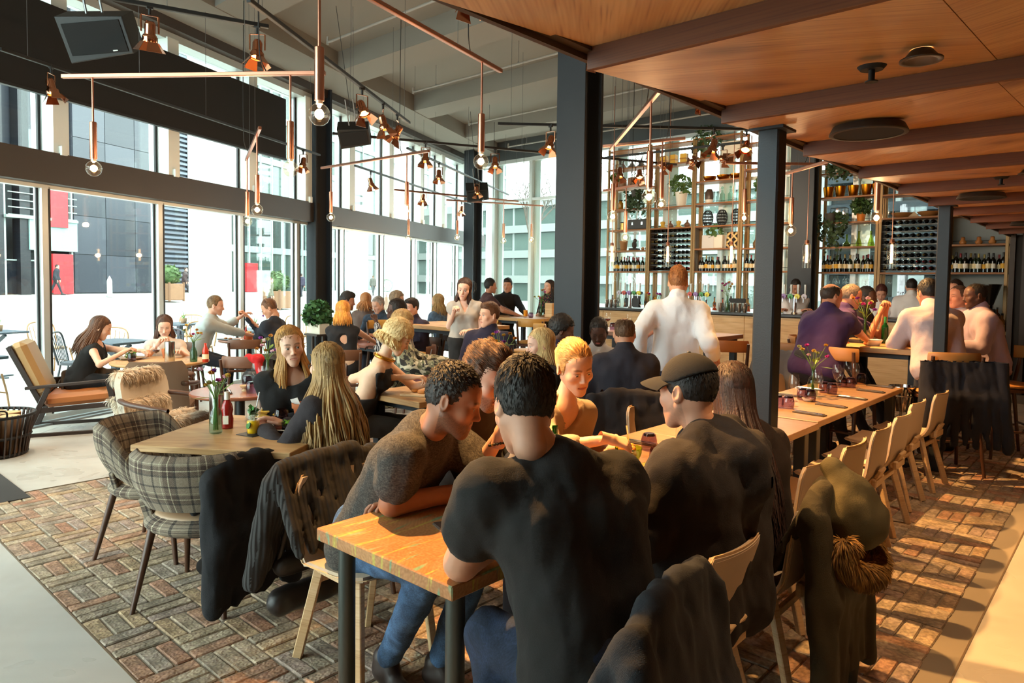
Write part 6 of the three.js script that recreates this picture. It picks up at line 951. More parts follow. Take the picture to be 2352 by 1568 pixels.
[[-7.28, 3.28, 0.24, 'tall white pot on the second bay', '#e3d8c6', 0.3, 0.13], [-8.92, 3.78, 0.12, 'small orange pot at the left end', '#b4622c', 0.16, 0.06], [-5.55, 3.3, 0.15, 'terracotta pot on the fourth bay', '#b5602e', 0.2, 0.07], [-3.75, 2.79, 0.17, 'orange pot on the right shelf', '#c9741f', 0.16, 0.08], [-6.72, 4.22, 0.3, 'hanging grass pot on the top shelf', '#4a5a3a', 0.2, 0.1]].forEach(([x, y, r, w, c, h, pr]) => { const t = thing('shelf_plant', 'leafy green plant in a ' + w, 'plant', [x, y, SZ - 0.15]); mesh('pot', potG(pr, h), mat(c, 0.6), t); mesh('foliage', bushGeo(r, 170, h + r * 0.6, 0.05), leafM(pick(greens)), t); for (let k = 0; k < 12; k++) { const a = k * 0.52, L = r * rr(1, 1.6); mesh('frond', sheet((u, v) => [Math.sin(a) * v * L * 0.9 + Math.cos(a) * (u - 0.5) * 0.03 * (1 - v), h + r * 0.9 * Math.sin(v * 2.2), Math.cos(a) * v * L * 0.5 - Math.sin(a) * (u - 0.5) * 0.03], 2, 6), leafM(pick(greens)), t); } });
// trailing ivies
[[-8.28, 3.52, 0.45, 0.5, 'on the left bay'], [-4.2, 2.79, 0.5, 0.85, 'hanging on the right shelf in front of the column'], [-4.05, 3.9, 0.35, 0.5, 'over the gold pots']].forEach(([x, y, w, L, l]) => { const t = thing('trailing_ivy', 'dark trailing ivy ' + l, 'plant', [x, y, SZ + 0.05]); const lv = [], st = []; for (let k = 0; k < 12; k++) { const x0 = rr(-w / 2, w / 2), z0 = rr(-0.12, 0.08), len = L * rr(0.4, 1); const P = []; for (let j = 0; j < 6; j++) P.push([x0 + 0.05 * Math.sin(j + k), 0.1 - j / 5 * len, z0 + 0.03 * Math.cos(j * 1.3 + k)]); st.push(tube(P, 0.004, 10, 4)); for (let j = 0; j < 26; j++) { const p = P[Math.floor(rr(0, 6))]; lv.push(T(new THREE.CircleGeometry(rr(0.022, 0.04), 5), p[0] + rr(-0.05, 0.05), p[1] + rr(-0.06, 0.06), p[2] + rr(-0.04, 0.06), rr(-1, 1), rr(-1, 1), rr(0, 6))); } } mesh('stems', st, leafM('#4a4a2a'), t); mesh('leaves', lv, leafM('#2f4424'), t).userData.kind = 'stuff'; mesh('pot', potG(0.1, 0.15), mat('#3a3530', 0.7), t); });
// coffee grinder and tills
{ const t = thing('coffee_grinder', 'black coffee grinder with a flared hopper at the right end of the bar', 'coffee grinder', [-1.75, 1.0, -12.95]); mesh('body', bx(0.18, 0.32, 0.2, 0, 0, 0, 0.02), black, t); mesh('hopper', lathe([[0.05, 0.36], [0.07, 0.42], [0.15, 0.68], [0.16, 0.7], [0.14, 0.7], [0.05, 0.42]], 22), mat('#171310', 0.15), t); mesh('spout', cyl(0.05, 0.06, 0.06, 0, 0.32, 0, 16), chrome, t); }
{ const t = thing('coffee_machine', 'chrome and black coffee machine behind the pale-shirted men', 'coffee machine', [-2.25, 0.97, -13.1]); mesh('body', bx(0.55, 0.42, 0.4, 0, 0, 0, 0.02), mat('#2b2a2a', 0.3), t); mesh('top_rail', [rod([-0.26, 0.5, 0.16], [0.26, 0.5, 0.16], 0.008), rod([-0.26, 0.42, 0.16], [-0.26, 0.5, 0.16], 0.006), rod([0.26, 0.42, 0.16], [0.26, 0.5, 0.16], 0.006)], chrome, t); mesh('group_head', [cyl(0.03, 0.035, 0.06, -0.13, 0.2, 0.2, 14), cyl(0.03, 0.035, 0.06, 0.13, 0.2, 0.2, 14)], chrome, t); }
[[-8.2, 'left of the waiter'], [-5.85, 'right of the waiter']].forEach(([x, w]) => { const t = thing('till', 'dark till screen on the back bar ' + w, 'till', [x, 0.97, -12.98]); mesh('screen', T(bx(0.34, 0.26, 0.03, 0, 0, 0, 0.008), 0, 0.16, 0, -0.25), black, t); mesh('foot', bx(0.2, 0.17, 0.12, 0, 0, -0.05, 0.01), iron, t); });
[[-8.02, 'left end'], [-5.55, 'beside the flowers'], [-5.3, 'right of the flowers'], [-4.85, 'beside the barman']].forEach(([x, w], i) => { const t = thing('tumbler_stack', 'stack of steel tumblers on the bar top, ' + w, 'tumblers', [x, 1.16, -11.9], 0, 'steel tumblers on the bar'); for (let k = 0; k < 3; k++) mesh('tumbler', lathe([[0, 0], [0.035, 0], [0.045, 0.16], [0.042, 0.16], [0.03, 0.01], [0, 0.01]], 16).translate((k - 1) * 0.1, 0, 0), metal('#cfcac4', 0.18), t); });

// ---------- tableware and small things ----------
const wg = lathe([[0, 0.001], [0.036, 0.001], [0.036, 0.003], [0.006, 0.007], [0.0042, 0.02], [0.0042, 0.08], [0.008, 0.09], [0.03, 0.11], [0.04, 0.14], [0.038, 0.175], [0.032, 0.205]], 22);
function wineGlass(x, y, z, label, group, wine) { const t = thing('wine_glass', label, 'glass', [x, y, z], 0, group); mesh('glass', wg, clear, t); if (wine) mesh('wine', lathe([[0, 0.095], [0.029, 0.112], [0.037, 0.132], [0, 0.132]], 18), mat(wine, 0.1), t); return t; }
const purple = glassM('#b9a2b4'), tumG = lathe([[0.03, 0.085], [0.038, 0.07], [0.042, 0.04], [0.04, 0.012], [0.036, 0.002], [0, 0.004]].reverse(), 22), tumUp = lathe([[0, 0.09], [0.028, 0.09], [0.034, 0.084], [0.042, 0.055], [0.042, 0.03], [0.037, 0.002]].reverse(), 22);
function tumbler(x, y, z, label, group, up) { const t = thing('tumbler', label, 'glass', [x, y, z], 0, group); mesh('glass', up ? tumUp : tumG, purple, t); mesh('base', up ? cyl(0.03, 0.026, 0.014, 0, 0.077, 0, 20) : cyl(0.032, 0.034, 0.012, 0, 0.002, 0, 20), mat('#3a2438', 0.1, { transmission: 0.5, thickness: 0 }), t); return t; }
function setting(x, y, z, turn, label) { const t = thing('cutlery_roll', label, 'cutlery', [x, y, z], turn, 'cutlery on dark napkins'); mesh('napkin', bx(0.06, 0.008, 0.22, 0, 0, 0, 0.003), mat('#3a302a', 0.9), t); mesh('fork', [bar([-0.01, 0.012, -0.1], [-0.01, 0.012, 0.05], 0.008, 0.003, 0.001), bx(0.02, 0.003, 0.05, -0.01, 0.0105, 0.075, 0.001)], chrome, t); mesh('knife', [bar([0.014, 0.012, -0.1], [0.014, 0.012, 0.1], 0.012, 0.003, 0.001)], chrome, t); return t; }
const flowerCols = ['#b0267a', '#c9a23c', '#8a3a9a', '#d8b4c4', '#b87a2c', '#9c9a5a'];
function vase(x, y, z, label, s = 1, g = glassM('#cfe6dc')) {
  const t = thing('flower_vase', label, 'vase', [x, y, z], rr(0, 6)); t.scale.setScalar(s);
  mesh('bottle', lathe([[0, 0.002], [0.03, 0.002], [0.034, 0.01], [0.034, 0.09], [0.028, 0.12], [0.013, 0.145], [0.012, 0.19], [0.015, 0.195]], 20), g, t);
  for (let i = 0; i < 9; i++) { const a = i * 0.7, r = rr(0.03, 0.1), h = rr(0.24, 0.36), tip = [Math.sin(a) * r, h, Math.cos(a) * r]; mesh('stem', tube([[Math.sin(a) * 0.012, 0.02, Math.cos(a) * 0.012], [Math.sin(a) * 0.006, 0.18, Math.cos(a) * 0.006], tip], 0.0022, 8, 4), mat('#5d7a35', 0.7), t); const c = flowerCols[(i + Math.floor(rr(0, 6))) % 6], f = []; for (let k = 0; k < 14; k++) f.push(T(new THREE.CircleGeometry(0.011, 5).translate(0, 0.008, 0), tip[0], tip[1], tip[2], rr(-1.2, 1.2), rr(0, 6), rr(-1.2, 1.2))); mesh('blossom', f, leafM(c), t); if (i % 2) mesh('leaf', T(sheet((u, v) => [(u - 0.5) * 0.025 * Math.sin(v * PI), 0, v * 0.09], 2, 5), tip[0] * 0.5, h * 0.75, tip[2] * 0.5, rr(-0.6, 0.2), a, 0), leafM('#6b8a3a'), t); }
  return t;
}
// long laid table
[[-1.7, -4.9], [-1.7, -5.35], [-1.7, -5.85], [-1.7, -6.35], [-1.72, -6.72]].forEach(([x, z], i) => { setting(x + 0.04, 0.75, z, PI / 2 - 0.12, 'cutlery on a dark napkin, ' + ord[i] + ' along the near edge of the laid table'); tumbler(x - 0.15, 0.75, z - 0.12, 'upturned purple tumbler, ' + ord[i] + ' along the near edge of the laid table', 'upturned purple tumblers', true); wineGlass(x - 0.24, 0.75, z - 0.02, 'wine glass, ' + ord[i] + ' along the near edge of the laid table', 'wine glasses on the laid table'); });
[[-2.05, -5.1], [-2.05, -5.6], [-2.05, -6.1], [-2.05, -6.55]].forEach(([x, z], i) => { setting(x - 0.02, 0.75, z, PI / 2, 'cutlery on a dark napkin, ' + ord[i] + ' along the far edge of the laid table'); tumbler(x + 0.13, 0.75, z + 0.1, 'upturned purple tumbler, ' + ord[i] + ' along the far edge of the laid table', 'upturned purple tumblers', true); wineGlass(x + 0.2, 0.75, z - 0.02, 'wine glass, ' + ord[i] + ' along the far edge of the laid table', 'wine glasses on the laid table'); });
vase(-1.93, 0.75, -5.75, 'round vase of pink and yellow flowers on the laid table', 1.15); ob('small_dish', 'small pale dish on the laid table', 'dish', -1.86, 0.75, [['dish', lathe([[0, 0], [0.03, 0], [0.045, 0.025], [0.042, 0.025], [0.028, 0.005], [0, 0.005]], 20), mat('#d9cdbb', 0.5)], ['salt', cyl(0.03, 0.03, 0.012, 0, 0.004, 0, 16), mat('#e8e4da', 0.8)]], -5.45);
// grey oak table around the dessert
ob('dessert_bowl', 'green glass bowl of fruit salad the blonde girl eats from', 'bowl', -1.76, 0.75, [['bowl', lathe([[0, 0], [0.035, 0], [0.01, 0.012], [0.012, 0.03], [0.05, 0.05], [0.062, 0.085], [0.064, 0.11]], 24), glassM('#a8c832', { })], ['fruit', [ball(0.02, 0.02, 0.1, 0, 10), ball(0.022, -0.02, 0.1, 0.02, 10), ball(0.02, 0, 0.105, -0.025, 10), ball(0.04, 0, 0.075, 0, 12)], mat('#d8862c', 0.4)], ['berry', [ball(0.012, 0.01, 0.12, 0.01, 8), ball(0.011, -0.025, 0.118, -0.01, 8)], mat('#b83a28', 0.3)]], -2.78);
ob('saucer', 'pale bowl beside the fruit dessert', 'bowl', -1.62, 0.75, [['bowl', lathe([[0, 0], [0.045, 0], [0.075, 0.045], [0.072, 0.045], [0.042, 0.006], [0, 0.006]], 24), mat('#dccdb6', 0.4)], ['sauce', cyl(0.05, 0.055, 0.006, 0, 0.012, 0, 20), mat('#c9b08c', 0.5)]], -2.78);
ob('green_bottle', 'green glass beer bottle in front of the blonde girl', 'bottle', -1.9, 0.75, [['glass', lathe([[0, 0], [0.03, 0], [0.032, 0.006], [0.032, 0.12], [0.028, 0.15], [0.014, 0.19], [0.012, 0.23], [0.014, 0.235], [0.013, 0.245]], 22), mat('#1f6a20', 0.06, { transmission: 0.85, thickness: 0 })], ['paper_label', new THREE.CylinderGeometry(0.0324, 0.0324, 0.05, 20, 1, true).translate(0, 0.07, 0), mat('#d8d0b0', 0.7)]], -2.4);
vase(-2.02, 0.75, -2.32, 'small vase of pink thistles beside the green bottle', 0.85);
tumbler(-1.9, 0.75, -3.2, 'upturned purple tumbler near the empty chair back', 'upturned purple tumblers', true); tumbler(-1.72, 0.75, -2.98, 'purple tumbler beside the fruit dessert', null); wineGlass(-1.62, 0.75, -3.05, 'wine glass in front of the man in the cap'); setting(-2.02, 0.75, -3.3, PI / 2 + 0.1, 'cutlery on a napkin beyond the green bottle'); setting(-2.05, 0.75, -4.15, PI / 2, 'cutlery before the empty pale chair back');
ob('smartphone', 'dark smartphone lying on the copper table', 'phone', -1.86, 0.75, [['case', T(bx(0.075, 0.009, 0.15, 0, 0, 0, 0.004), 0, 0, 0, 0, 0.9), black], ['screen', T(bx(0.068, 0.001, 0.138, 0, 0.0092, 0, 0), 0, 0, 0, 0, 0.9), mat('#15151f', 0.08)]], -1.86);
ob('menu_card', 'brown menu card lying on the copper table', 'menu', -1.72, 0.75, [['card', T(bx(0.16, 0.006, 0.24, 0, 0, 0, 0.002), 0, 0, 0, 0, 1.2), mat('#4a3528', 0.7)], ['page', T(bx(0.15, 0.004, 0.23, 0, 0.006, 0), 0, 0, 0, 0, 1.22), mat('#3d2c22', 0.7)]], -1.68);
// spoon in the blonde girl's hand
{ const t = thing('spoon', 'metal spoon held by the blonde girl over the dessert', 'spoon', [0, 0, 0]); const h = [-1.64, 0.965, -2.56]; mesh('handle', bar([h[0] + 0.01, h[1] + 0.05, h[2] + 0.005], [-1.72, 0.86, -2.73], 0.007, 0.003, 0.001), chrome, t); mesh('bowl', ball(0.018, -1.725, 0.853, -2.74, 12, 1, 0.4, 1.3), chrome, t); }
// square oak table
const TT = 0.752;
ob('steel_jug', 'tall brushed steel water jug on the square oak table', 'jug', -4.13, 0.75, [['body', lathe([[0, 0], [0.05, 0], [0.05, 0.245], [0.046, 0.245], [0.046, 0.01], [0, 0.01]], 28), metal('#c9c7c2', 0.16)], ['handle', [rod([-0.048, 0.2, 0.0], [-0.105, 0.2, 0.012], 0.006), rod([-0.105, 0.215, 0.012], [-0.105, 0.04, 0.012], 0.0095, 0.0095, 12)], metal('#c9c7c2', 0.16)], ['lip', T(extr([[0, 0], [0.03, 0.015], [0, 0.03]], 0.004), 0.04, 0.225, 0), metal('#c9c7c2', 0.16)]], -1.93, -0.8);
vase(-3.86, 0.75, -1.79, 'clear bottle vase of purple thistles on the square oak table', 1.05);
ob('ketchup_bottle', 'red ketchup bottle on the square oak table', 'bottle', -3.95, 0.75, [['bottle', lathe([[0, 0], [0.032, 0], [0.034, 0.01], [0.036, 0.06], [0.03, 0.085], [0.035, 0.11], [0.03, 0.14], [0.018, 0.165], [0.016, 0.17], [0, 0.17]], 8), mat('#8c1a14', 0.12)], ['cap', cyl(0.0165, 0.0155, 0.045, 0, 0.17, 0, 18), mat('#d8cfc0', 0.5)], ['paper_label', T(bx(0.03, 0.05, 0.004, 0, 0, 0, 0.001), 0.028, 0.03, 0.022, 0, 0.9), mat('#e3d8c4', 0.7)]], -1.9);
ob('cocktail', 'tall yellow cocktail with mint on a black coaster', 'drink', -3.7, 0.75, [['coaster', T(bx(0.13, 0.004, 0.13, 0, 0, 0, 0.001), 0, 0, 0, 0, 0.25), black], ['glass', lathe([[0, 0.005], [0.033, 0.005], [0.036, 0.02], [0.038, 0.15]], 24), clear], ['juice', lathe([[0, 0.008], [0.031, 0.008], [0.0345, 0.075], [0, 0.075]], 22), mat('#e2b80c', 0.2)], ['ice', [bx(0.03, 0.028, 0.03, -0.008, 0.08, 0.005, 0.005), bx(0.028, 0.028, 0.028, 0.01, 0.1, -0.005, 0.005)], mat('#e8f0ea', 0.1, { transmission: 0.8, thickness: 0 })], ['mint', bushGeo(0.025, 22, 0.13, 0.022), leafM('#2f6a24')], ['lime', cyl(0.02, 0.02, 0.005, 0, 0, 0, 16).rotateX(1.3).translate(0.01, 0.055, 0.031), mat('#2e6a1c', 0.4)], ['straw', rod([-0.01, 0.03, 0], [0.035, 0.24, -0.02], 0.0035, 0.0035, 8), mat('#dfe6ea', 0.4)]], -1.93);
const plateG = lathe([[0, 0], [0.08, 0], [0.125, 0.018], [0.135, 0.022], [0.133, 0.026], [0.08, 0.007], [0, 0.006]], 36);
{ const t = thing('food_plate', 'white plate of chips, salad and a burger on the square oak table', 'plate', [-3.66, 0.75, -2.14]); mesh('plate', plateG, mat('#e6e2dc', 0.25), t); mesh('dip_bowl', lathe([[0, 0], [0.025, 0], [0.042, 0.035], [0.038, 0.035], [0, 0.008]], 20).translate(-0.07, 0.008, 0.03), mat('#2f2a26', 0.4), t); mesh('guacamole', ball(0.034, -0.07, 0.036, 0.03, 14, 1, 0.35, 1), mat('#8fae3c', 0.6), t); for (let i = 0; i < 11; i++) mesh('chip', T(bx(0.012, 0.012, rr(0.06, 0.09), 0, 0, 0, 0.003), 0.07 + rr(-0.03, 0.03), 0.02 + i * 0.002, 0.02 + rr(-0.03, 0.03), rr(-0.2, 0.2), rr(0, 3), 0), mat('#d8a83a', 0.6), t); for (let i = 0; i < 26; i++) mesh('salad_leaf', T(sheet((u, v) => [(u - 0.5) * 0.035, 0.008 * Math.sin(u * 9 + v * 7), (v - 0.5) * 0.05], 3, 3), 0.01 + rr(-0.05, 0.05), 0.025 + rr(0, 0.025), -0.01 + rr(-0.05, 0.06), rr(-0.7, 0.7), rr(0, 6), rr(-0.7, 0.7)), leafM(pick(['#6f9a2e', '#88ac40', '#4f7a26'])), t); mesh('burger', [ball(0.045, 0.04, 0.04, -0.06, 16, 1, 0.5, 1), cyl(0.045, 0.045, 0.015, 0.04, 0.02, -0.06, 18)], mat('#c0703a', 0.6), t); mesh('meat', ball(0.03, -0.02, 0.02, 0.07, 12, 1.2, 0.5, 0.8), mat('#7a3a2c', 0.6), t); }
{ const t = thing('food_plate', 'plate of chips behind the cocktail', 'plate', [-4.06, 0.75, -2.2]); mesh('plate', plateG.clone().scale(0.9, 0.9, 0.9), mat('#c9c2b8', 0.3), t); for (let i = 0; i < 16; i++) mesh('chip', T(bx(0.012, 0.012, 0.07, 0, 0, 0, 0.003), rr(-0.06, 0.06), 0.015 + i * 0.002, rr(-0.06, 0.06), rr(-0.3, 0.3), rr(0, 3), 0), mat('#dcb044', 0.6), t); }
ob('dark_bowl', 'small dark bowl between cocktail and plate', 'bowl', -3.86, 0.75, [['bowl', lathe([[0, 0], [0.03, 0], [0.055, 0.045], [0.05, 0.045], [0.028, 0.006], [0, 0.006]], 22), mat('#3a322e', 0.4)], ['dip', cyl(0.045, 0.048, 0.008, 0, 0.03, 0, 18), mat('#c9b48a', 0.6)]], -2.06);
tumbler(-3.87, 0.75, -2.2, 'purple water tumbler beside the terracotta pot', null);
ob('terracotta_pot', 'terracotta pot with paper napkins on the square oak table', 'pot', -3.83, 0.75, [['pot', lathe([[0, 0], [0.04, 0], [0.053, 0.085], [0.062, 0.085], [0.064, 0.115], [0.056, 0.115], [0.048, 0.06], [0, 0.055]], 28), mat('#b5663a', 0.8)], ['napkin', [T(bx(0.05, 0.08, 0.003), -0.02, 0.07, 0.01, 0.3, 0.6, 0.3), T(bx(0.05, 0.07, 0.003), 0.015, 0.07, -0.01, -0.2, 0.1, -0.2)], mat('#ece8e2', 0.9)]], -2.32);
// small round table
wineGlass(-5.5, 0.72, -2.9, 'empty wine glass left of the pair on the small round table'); wineGlass(-5.28, 0.72, -2.86, 'empty wine glass right of the pair on the small round table'); vase(-5.46, 0.72, -2.98, 'vase of yellow and pink stems behind the wine glasses', 1.2); tumbler(-5.62, 0.72, -2.88, 'upturned purple tumbler left on the small round table', null, true); tumbler(-5.24, 0.72, -2.72, 'upturned purple tumbler right on the small round table', null, true); setting(-5.4, 0.72, -2.6, 1.2, 'cutlery on a napkin on the small round table'); ob('butter_dish', 'little wooden dish on the small round table', 'dish', -5.38, 0.72, [['dish', lathe([[0, 0.02], [0.03, 0.022], [0.045, 0.045], [0.04, 0.045], [0, 0.03]], 18), ash], ['stem', cyl(0.03, 0.012, 0.024, 0, 0, 0, 14), ash]], -2.74);
// round oak table by the armchair
ob('food_plate', 'plate of salad in front of the woman in the black vest', 'plate', -8.05, 0.75, [['plate', plateG.clone(), mat('#a08a74', 0.5)], ['salad', bushGeo(0.05, 40, 0.03, 0.03), leafM('#5c8a2c')]], -2.82); wineGlass(-7.6, 0.75, -2.9, 'glass of red wine on the round oak table', null, '#3a0a12'); tumbler(-7.85, 0.75, -2.75, 'purple tumbler on the round oak table', null); ob('steel_jug', 'steel jug on the round oak table', 'jug', -7.46, 0.75, [['body', lathe([[0, 0], [0.05, 0], [0.05, 0.22], [0.046, 0.22], [0.046, 0.01], [0, 0.01]], 24), metal('#bcbab4', 0.18)], ['handle', [rod([-0.048, 0.18, 0], [-0.1, 0.18, 0], 0.006), rod([-0.1, 0.2, 0], [-0.1, 0.05, 0], 0.009)], metal('#bcbab4', 0.18)]], -2.98);
vase(-7.4, 0.75, -3.2, 'green bottle vase with pink flowers on the round oak table', 1.1, mat('#7fa88c', 0.06, { transmission: 0.9, thickness: 0 })); ob('ketchup_bottle', 'red sauce bottle on the round oak table', 'bottle', -7.3, 0.75, [['bottle', lathe([[0, 0], [0.03, 0], [0.033, 0.1], [0.03, 0.13], [0.014, 0.17], [0.014, 0.2], [0, 0.2]], 14), mat('#b8321a', 0.15)], ['paper_label', new THREE.CylinderGeometry(0.0338, 0.0338, 0.05, 14, 1, true).translate(0, 0.06, 0), labelC]], -3.28); ob('fries_pot', 'terracotta pot of chips on the round oak table', 'pot', -7.95, 0.75, [['pot', potG(0.06, 0.1), mat('#b5663a', 0.8)], ['chips', bushGeo(0.03, 20, 0.1, 0.02), leafM('#d9ae48')]], -3.15);
// window table
ob('green_bottle', 'dark green wine bottle on the window table', 'bottle', -9.42, 0.75, [['glass', wineG.clone(), mat('#0f5a1c', 0.06, { transmission: 0.6, thickness: 0 })], ['paper_label', labG.clone(), mat('#2f5a34', 0.6)]], -5.15); vase(-9.5, 0.75, -5.2, 'vase of pale flowers on the window table', 1.2); ob('fries_pot', 'terracotta pot of chips on the window table', 'pot', -9.6, 0.75, [['pot', potG(0.065, 0.09), mat('#b5663a', 0.8)], ['chips', bushGeo(0.035, 20, 0.1, 0.02), leafM('#d9ae48')]], -4.95); ob('serving_board', 'dark serving board on the window table', 'board', -9.75, 0.75, [['board', bx(0.3, 0.015, 0.2, 0, 0, 0, 0.004), darkwood], ['food', [ball(0.03, 0.05, 0.025, 0, 10, 1, 0.5, 1), ball(0.025, -0.05, 0.025, 0.02, 10, 1, 0.6, 1)], mat('#a86a34', 0.6)]], -4.72); ob('ketchup_bottle', 'red sauce bottle on the window table', 'bottle', -9.75, 0.75, [['bottle', lathe([[0, 0], [0.028, 0], [0.03, 0.1], [0.012, 0.15], [0.012, 0.18], [0, 0.18]], 12), mat('#a3281c', 0.2)], ['cap', cyl(0.013, 0.013, 0.025, 0, 0.18, 0, 12), labelW]], -4.98); wineGlass(-9.72, 0.75, -4.88, 'glass of pale wine on the window table', null, '#d8b060');
// curly blonde's table and the tables behind
ob('food_plate', 'wooden board with food in front of the curly blonde woman', 'plate', -4.1, 0.75, [['board', bx(0.26, 0.018, 0.2, 0, 0, 0, 0.006), ash], ['food', [ball(0.035, 0.03, 0.03, 0.02, 12, 1.3, 0.6, 1), ball(0.03, -0.05, 0.03, -0.02, 12, 1, 0.5, 1)], mat('#c0762c', 0.5)]], -3.5, 0.5);
ob('champagne_flute', 'flute of orange cocktail on the glossy red-brown table', 'glass', -4.4, 0.75, [['glass', lathe([[0, 0.001], [0.03, 0.001], [0.004, 0.008], [0.004, 0.07], [0.02, 0.1], [0.027, 0.15], [0.026, 0.22]], 20), clear], ['drink', lathe([[0, 0.09], [0.018, 0.102], [0.025, 0.15], [0, 0.15]], 16), mat('#d98a4a', 0.2)]], -4.5); vase(-4.28, 0.75, -4.62, 'white bottle vase of pink flowers on the glossy table', 1.2); tumbler(-4.62, 0.75, -4.4, 'dark purple tumbler on the glossy red-brown table', null); setting(-4.4, 0.75, -4.25, 0.5, 'cutlery on the glossy red-brown table');
tumbler(-8.0, 0.75, -6.0, 'tumbler on the table of the keyhole back woman', null); ob('ice_bucket', 'steel wine bucket beside the camouflage jacket', 'bucket', -7.3, 0.75, [['bucket', lathe([[0, 0], [0.07, 0], [0.095, 0.18], [0.09, 0.18], [0.065, 0.01], [0, 0.01]], 24), metal('#9a8d84', 0.2)], ['rim', new THREE.TorusGeometry(0.093, 0.006, 6, 24).rotateX(PI / 2).translate(0, 0.18, 0), chrome]], -6.0);
ob('cocktail', 'yellow cocktail with a straw on the pale table', 'drink', -9.75, 0.76, [['glass', lathe([[0, 0.002], [0.04, 0.002], [0.045, 0.13]], 18), clear], ['juice', cyl(0.037, 0.041, 0.09, 0, 0.006, 0, 18), mat('#d8b020', 0.2)], ['straw', rod([0, 0.02, 0], [-0.06, 0.22, 0.02], 0.004), labelW]], -8.2);
// high tables
wineGlass(-6.85, 1.05, -6.4, 'tall wine glass on the high table by the waitress'); tumbler(-7.6, 1.05, -8.9, 'purple tumbler on the far high table', null); vase(-7.75, 1.05, -9.35, 'vase of yellow and green flowers on the far high table', 1.3); ob('menu_box', 'pale wooden menu block on the far high table', 'box', -7.5, 1.05, [['block', bx(0.16, 0.24, 0.12, 0, 0, 0, 0.006), barwood], ['slot', bx(0.12, 0.004, 0.06, 0, 0.239, 0), darkwood]], -9.3); ob('juice_glass', 'glass of orange juice on the far high table', 'glass', -7.85, 1.05, [['glass', lathe([[0, 0.002], [0.035, 0.002], [0.04, 0.14]], 18), clear], ['juice', cyl(0.033, 0.037, 0.11, 0, 0.006, 0, 16), mat('#e0901c', 0.2)]], -9.05);
[[-5.1, -7.5], [-4.75, -7.45], [-4.0, -7.5]].forEach(([x, z], i) => { wineGlass(x, 1.05, z, 'stemmed wine glass, ' + ord[i] + ' from the left on the high red-brown table', 'wine glasses on the high table', i ? null : '#4a1a1a'); tumbler(x + 0.16, 1.05, z + 0.12, 'upturned purple tumbler, ' + ord[i] + ' from the left on the high red-brown table', 'upturned purple tumblers', true); }); vase(-4.55, 1.05, -7.7, 'tall bottle vase on the high red-brown table', 1.3); vase(-5.5, 1.16, -11.85, 'flowers in a bowl on the bar counter', 1.5);
ob('green_bottle', 'green bottle on the high table between the purple and pale shirts', 'bottle', -1.95, 1.05, [['glass', wineG.clone().scale(0.9, 0.9, 0.9), mat('#1c6a2c', 0.06, { transmission: 0.7, thickness: 0 })], ['foil', capsuleG.clone().scale(0.9, 0.9, 0.9), mat('#2c7a3a', 0.3)]], -7.9); vase(-2.1, 1.05, -7.75, 'clear carafe with flowers on the high table of the purple shirts', 1.4); ob('terracotta_pot', 'orange clay pot on the high table of the pale shirts', 'pot', -1.75, 1.05, [['pot', potG(0.075, 0.11), mat('#c4672c', 0.7)], ['rim', new THREE.TorusGeometry(0.073, 0.008, 6, 24).rotateX(PI / 2).translate(0, 0.105, 0), mat('#c4672c', 0.7)]], -7.62); ob('white_bowl', 'white enamel bowl on the high table', 'bowl', -1.95, 1.05, [['bowl', lathe([[0, 0], [0.05, 0], [0.085, 0.06], [0.08, 0.06], [0.045, 0.006], [0, 0.006]], 22), mat('#e2e0e0', 0.3)], ['rim', new THREE.TorusGeometry(0.083, 0.003, 6, 24).rotateX(PI / 2).translate(0, 0.06, 0), mat('#3a4a6a', 0.4)]], -7.5); tumbler(-2.3, 1.05, -7.6, 'cut glass tumbler by the purple shirts', null); ob('bread_basket', 'brown bread bun in a bowl on the high table', 'basket', -1.72, 1.05, [['bowl', lathe([[0, 0], [0.06, 0], [0.09, 0.08], [0.085, 0.08], [0, 0.02]], 18), mat('#4a3222', 0.6)], ['bun', ball(0.075, 0, 0.09, 0, 16, 1, 0.6, 1), mat('#b08a60', 0.7)]], -8.1);
// wine cooler stand by the second post
{ const t = thing('wine_cooler', 'polished steel wine cooler on a stand by the second slim post', 'wine cooler', [-1.6, 0, -7.12]); mesh('bucket', lathe([[0, 0.5], [0.07, 0.5], [0.105, 0.72], [0.108, 0.73], [0.1, 0.73], [0.065, 0.51], [0, 0.51]], 30), chrome, t); mesh('stem', rod([0, 0.03, 0], [0, 0.5, 0], 0.012), chrome, t); mesh('foot', lathe([[0, 0.03], [0.03, 0.03], [0.12, 0.005], [0.12, 0]], 28), iron, t); mesh('ring', new THREE.TorusGeometry(0.095, 0.006, 8, 28).rotateX(PI / 2).translate(0, 0.64, 0), chrome, t); }
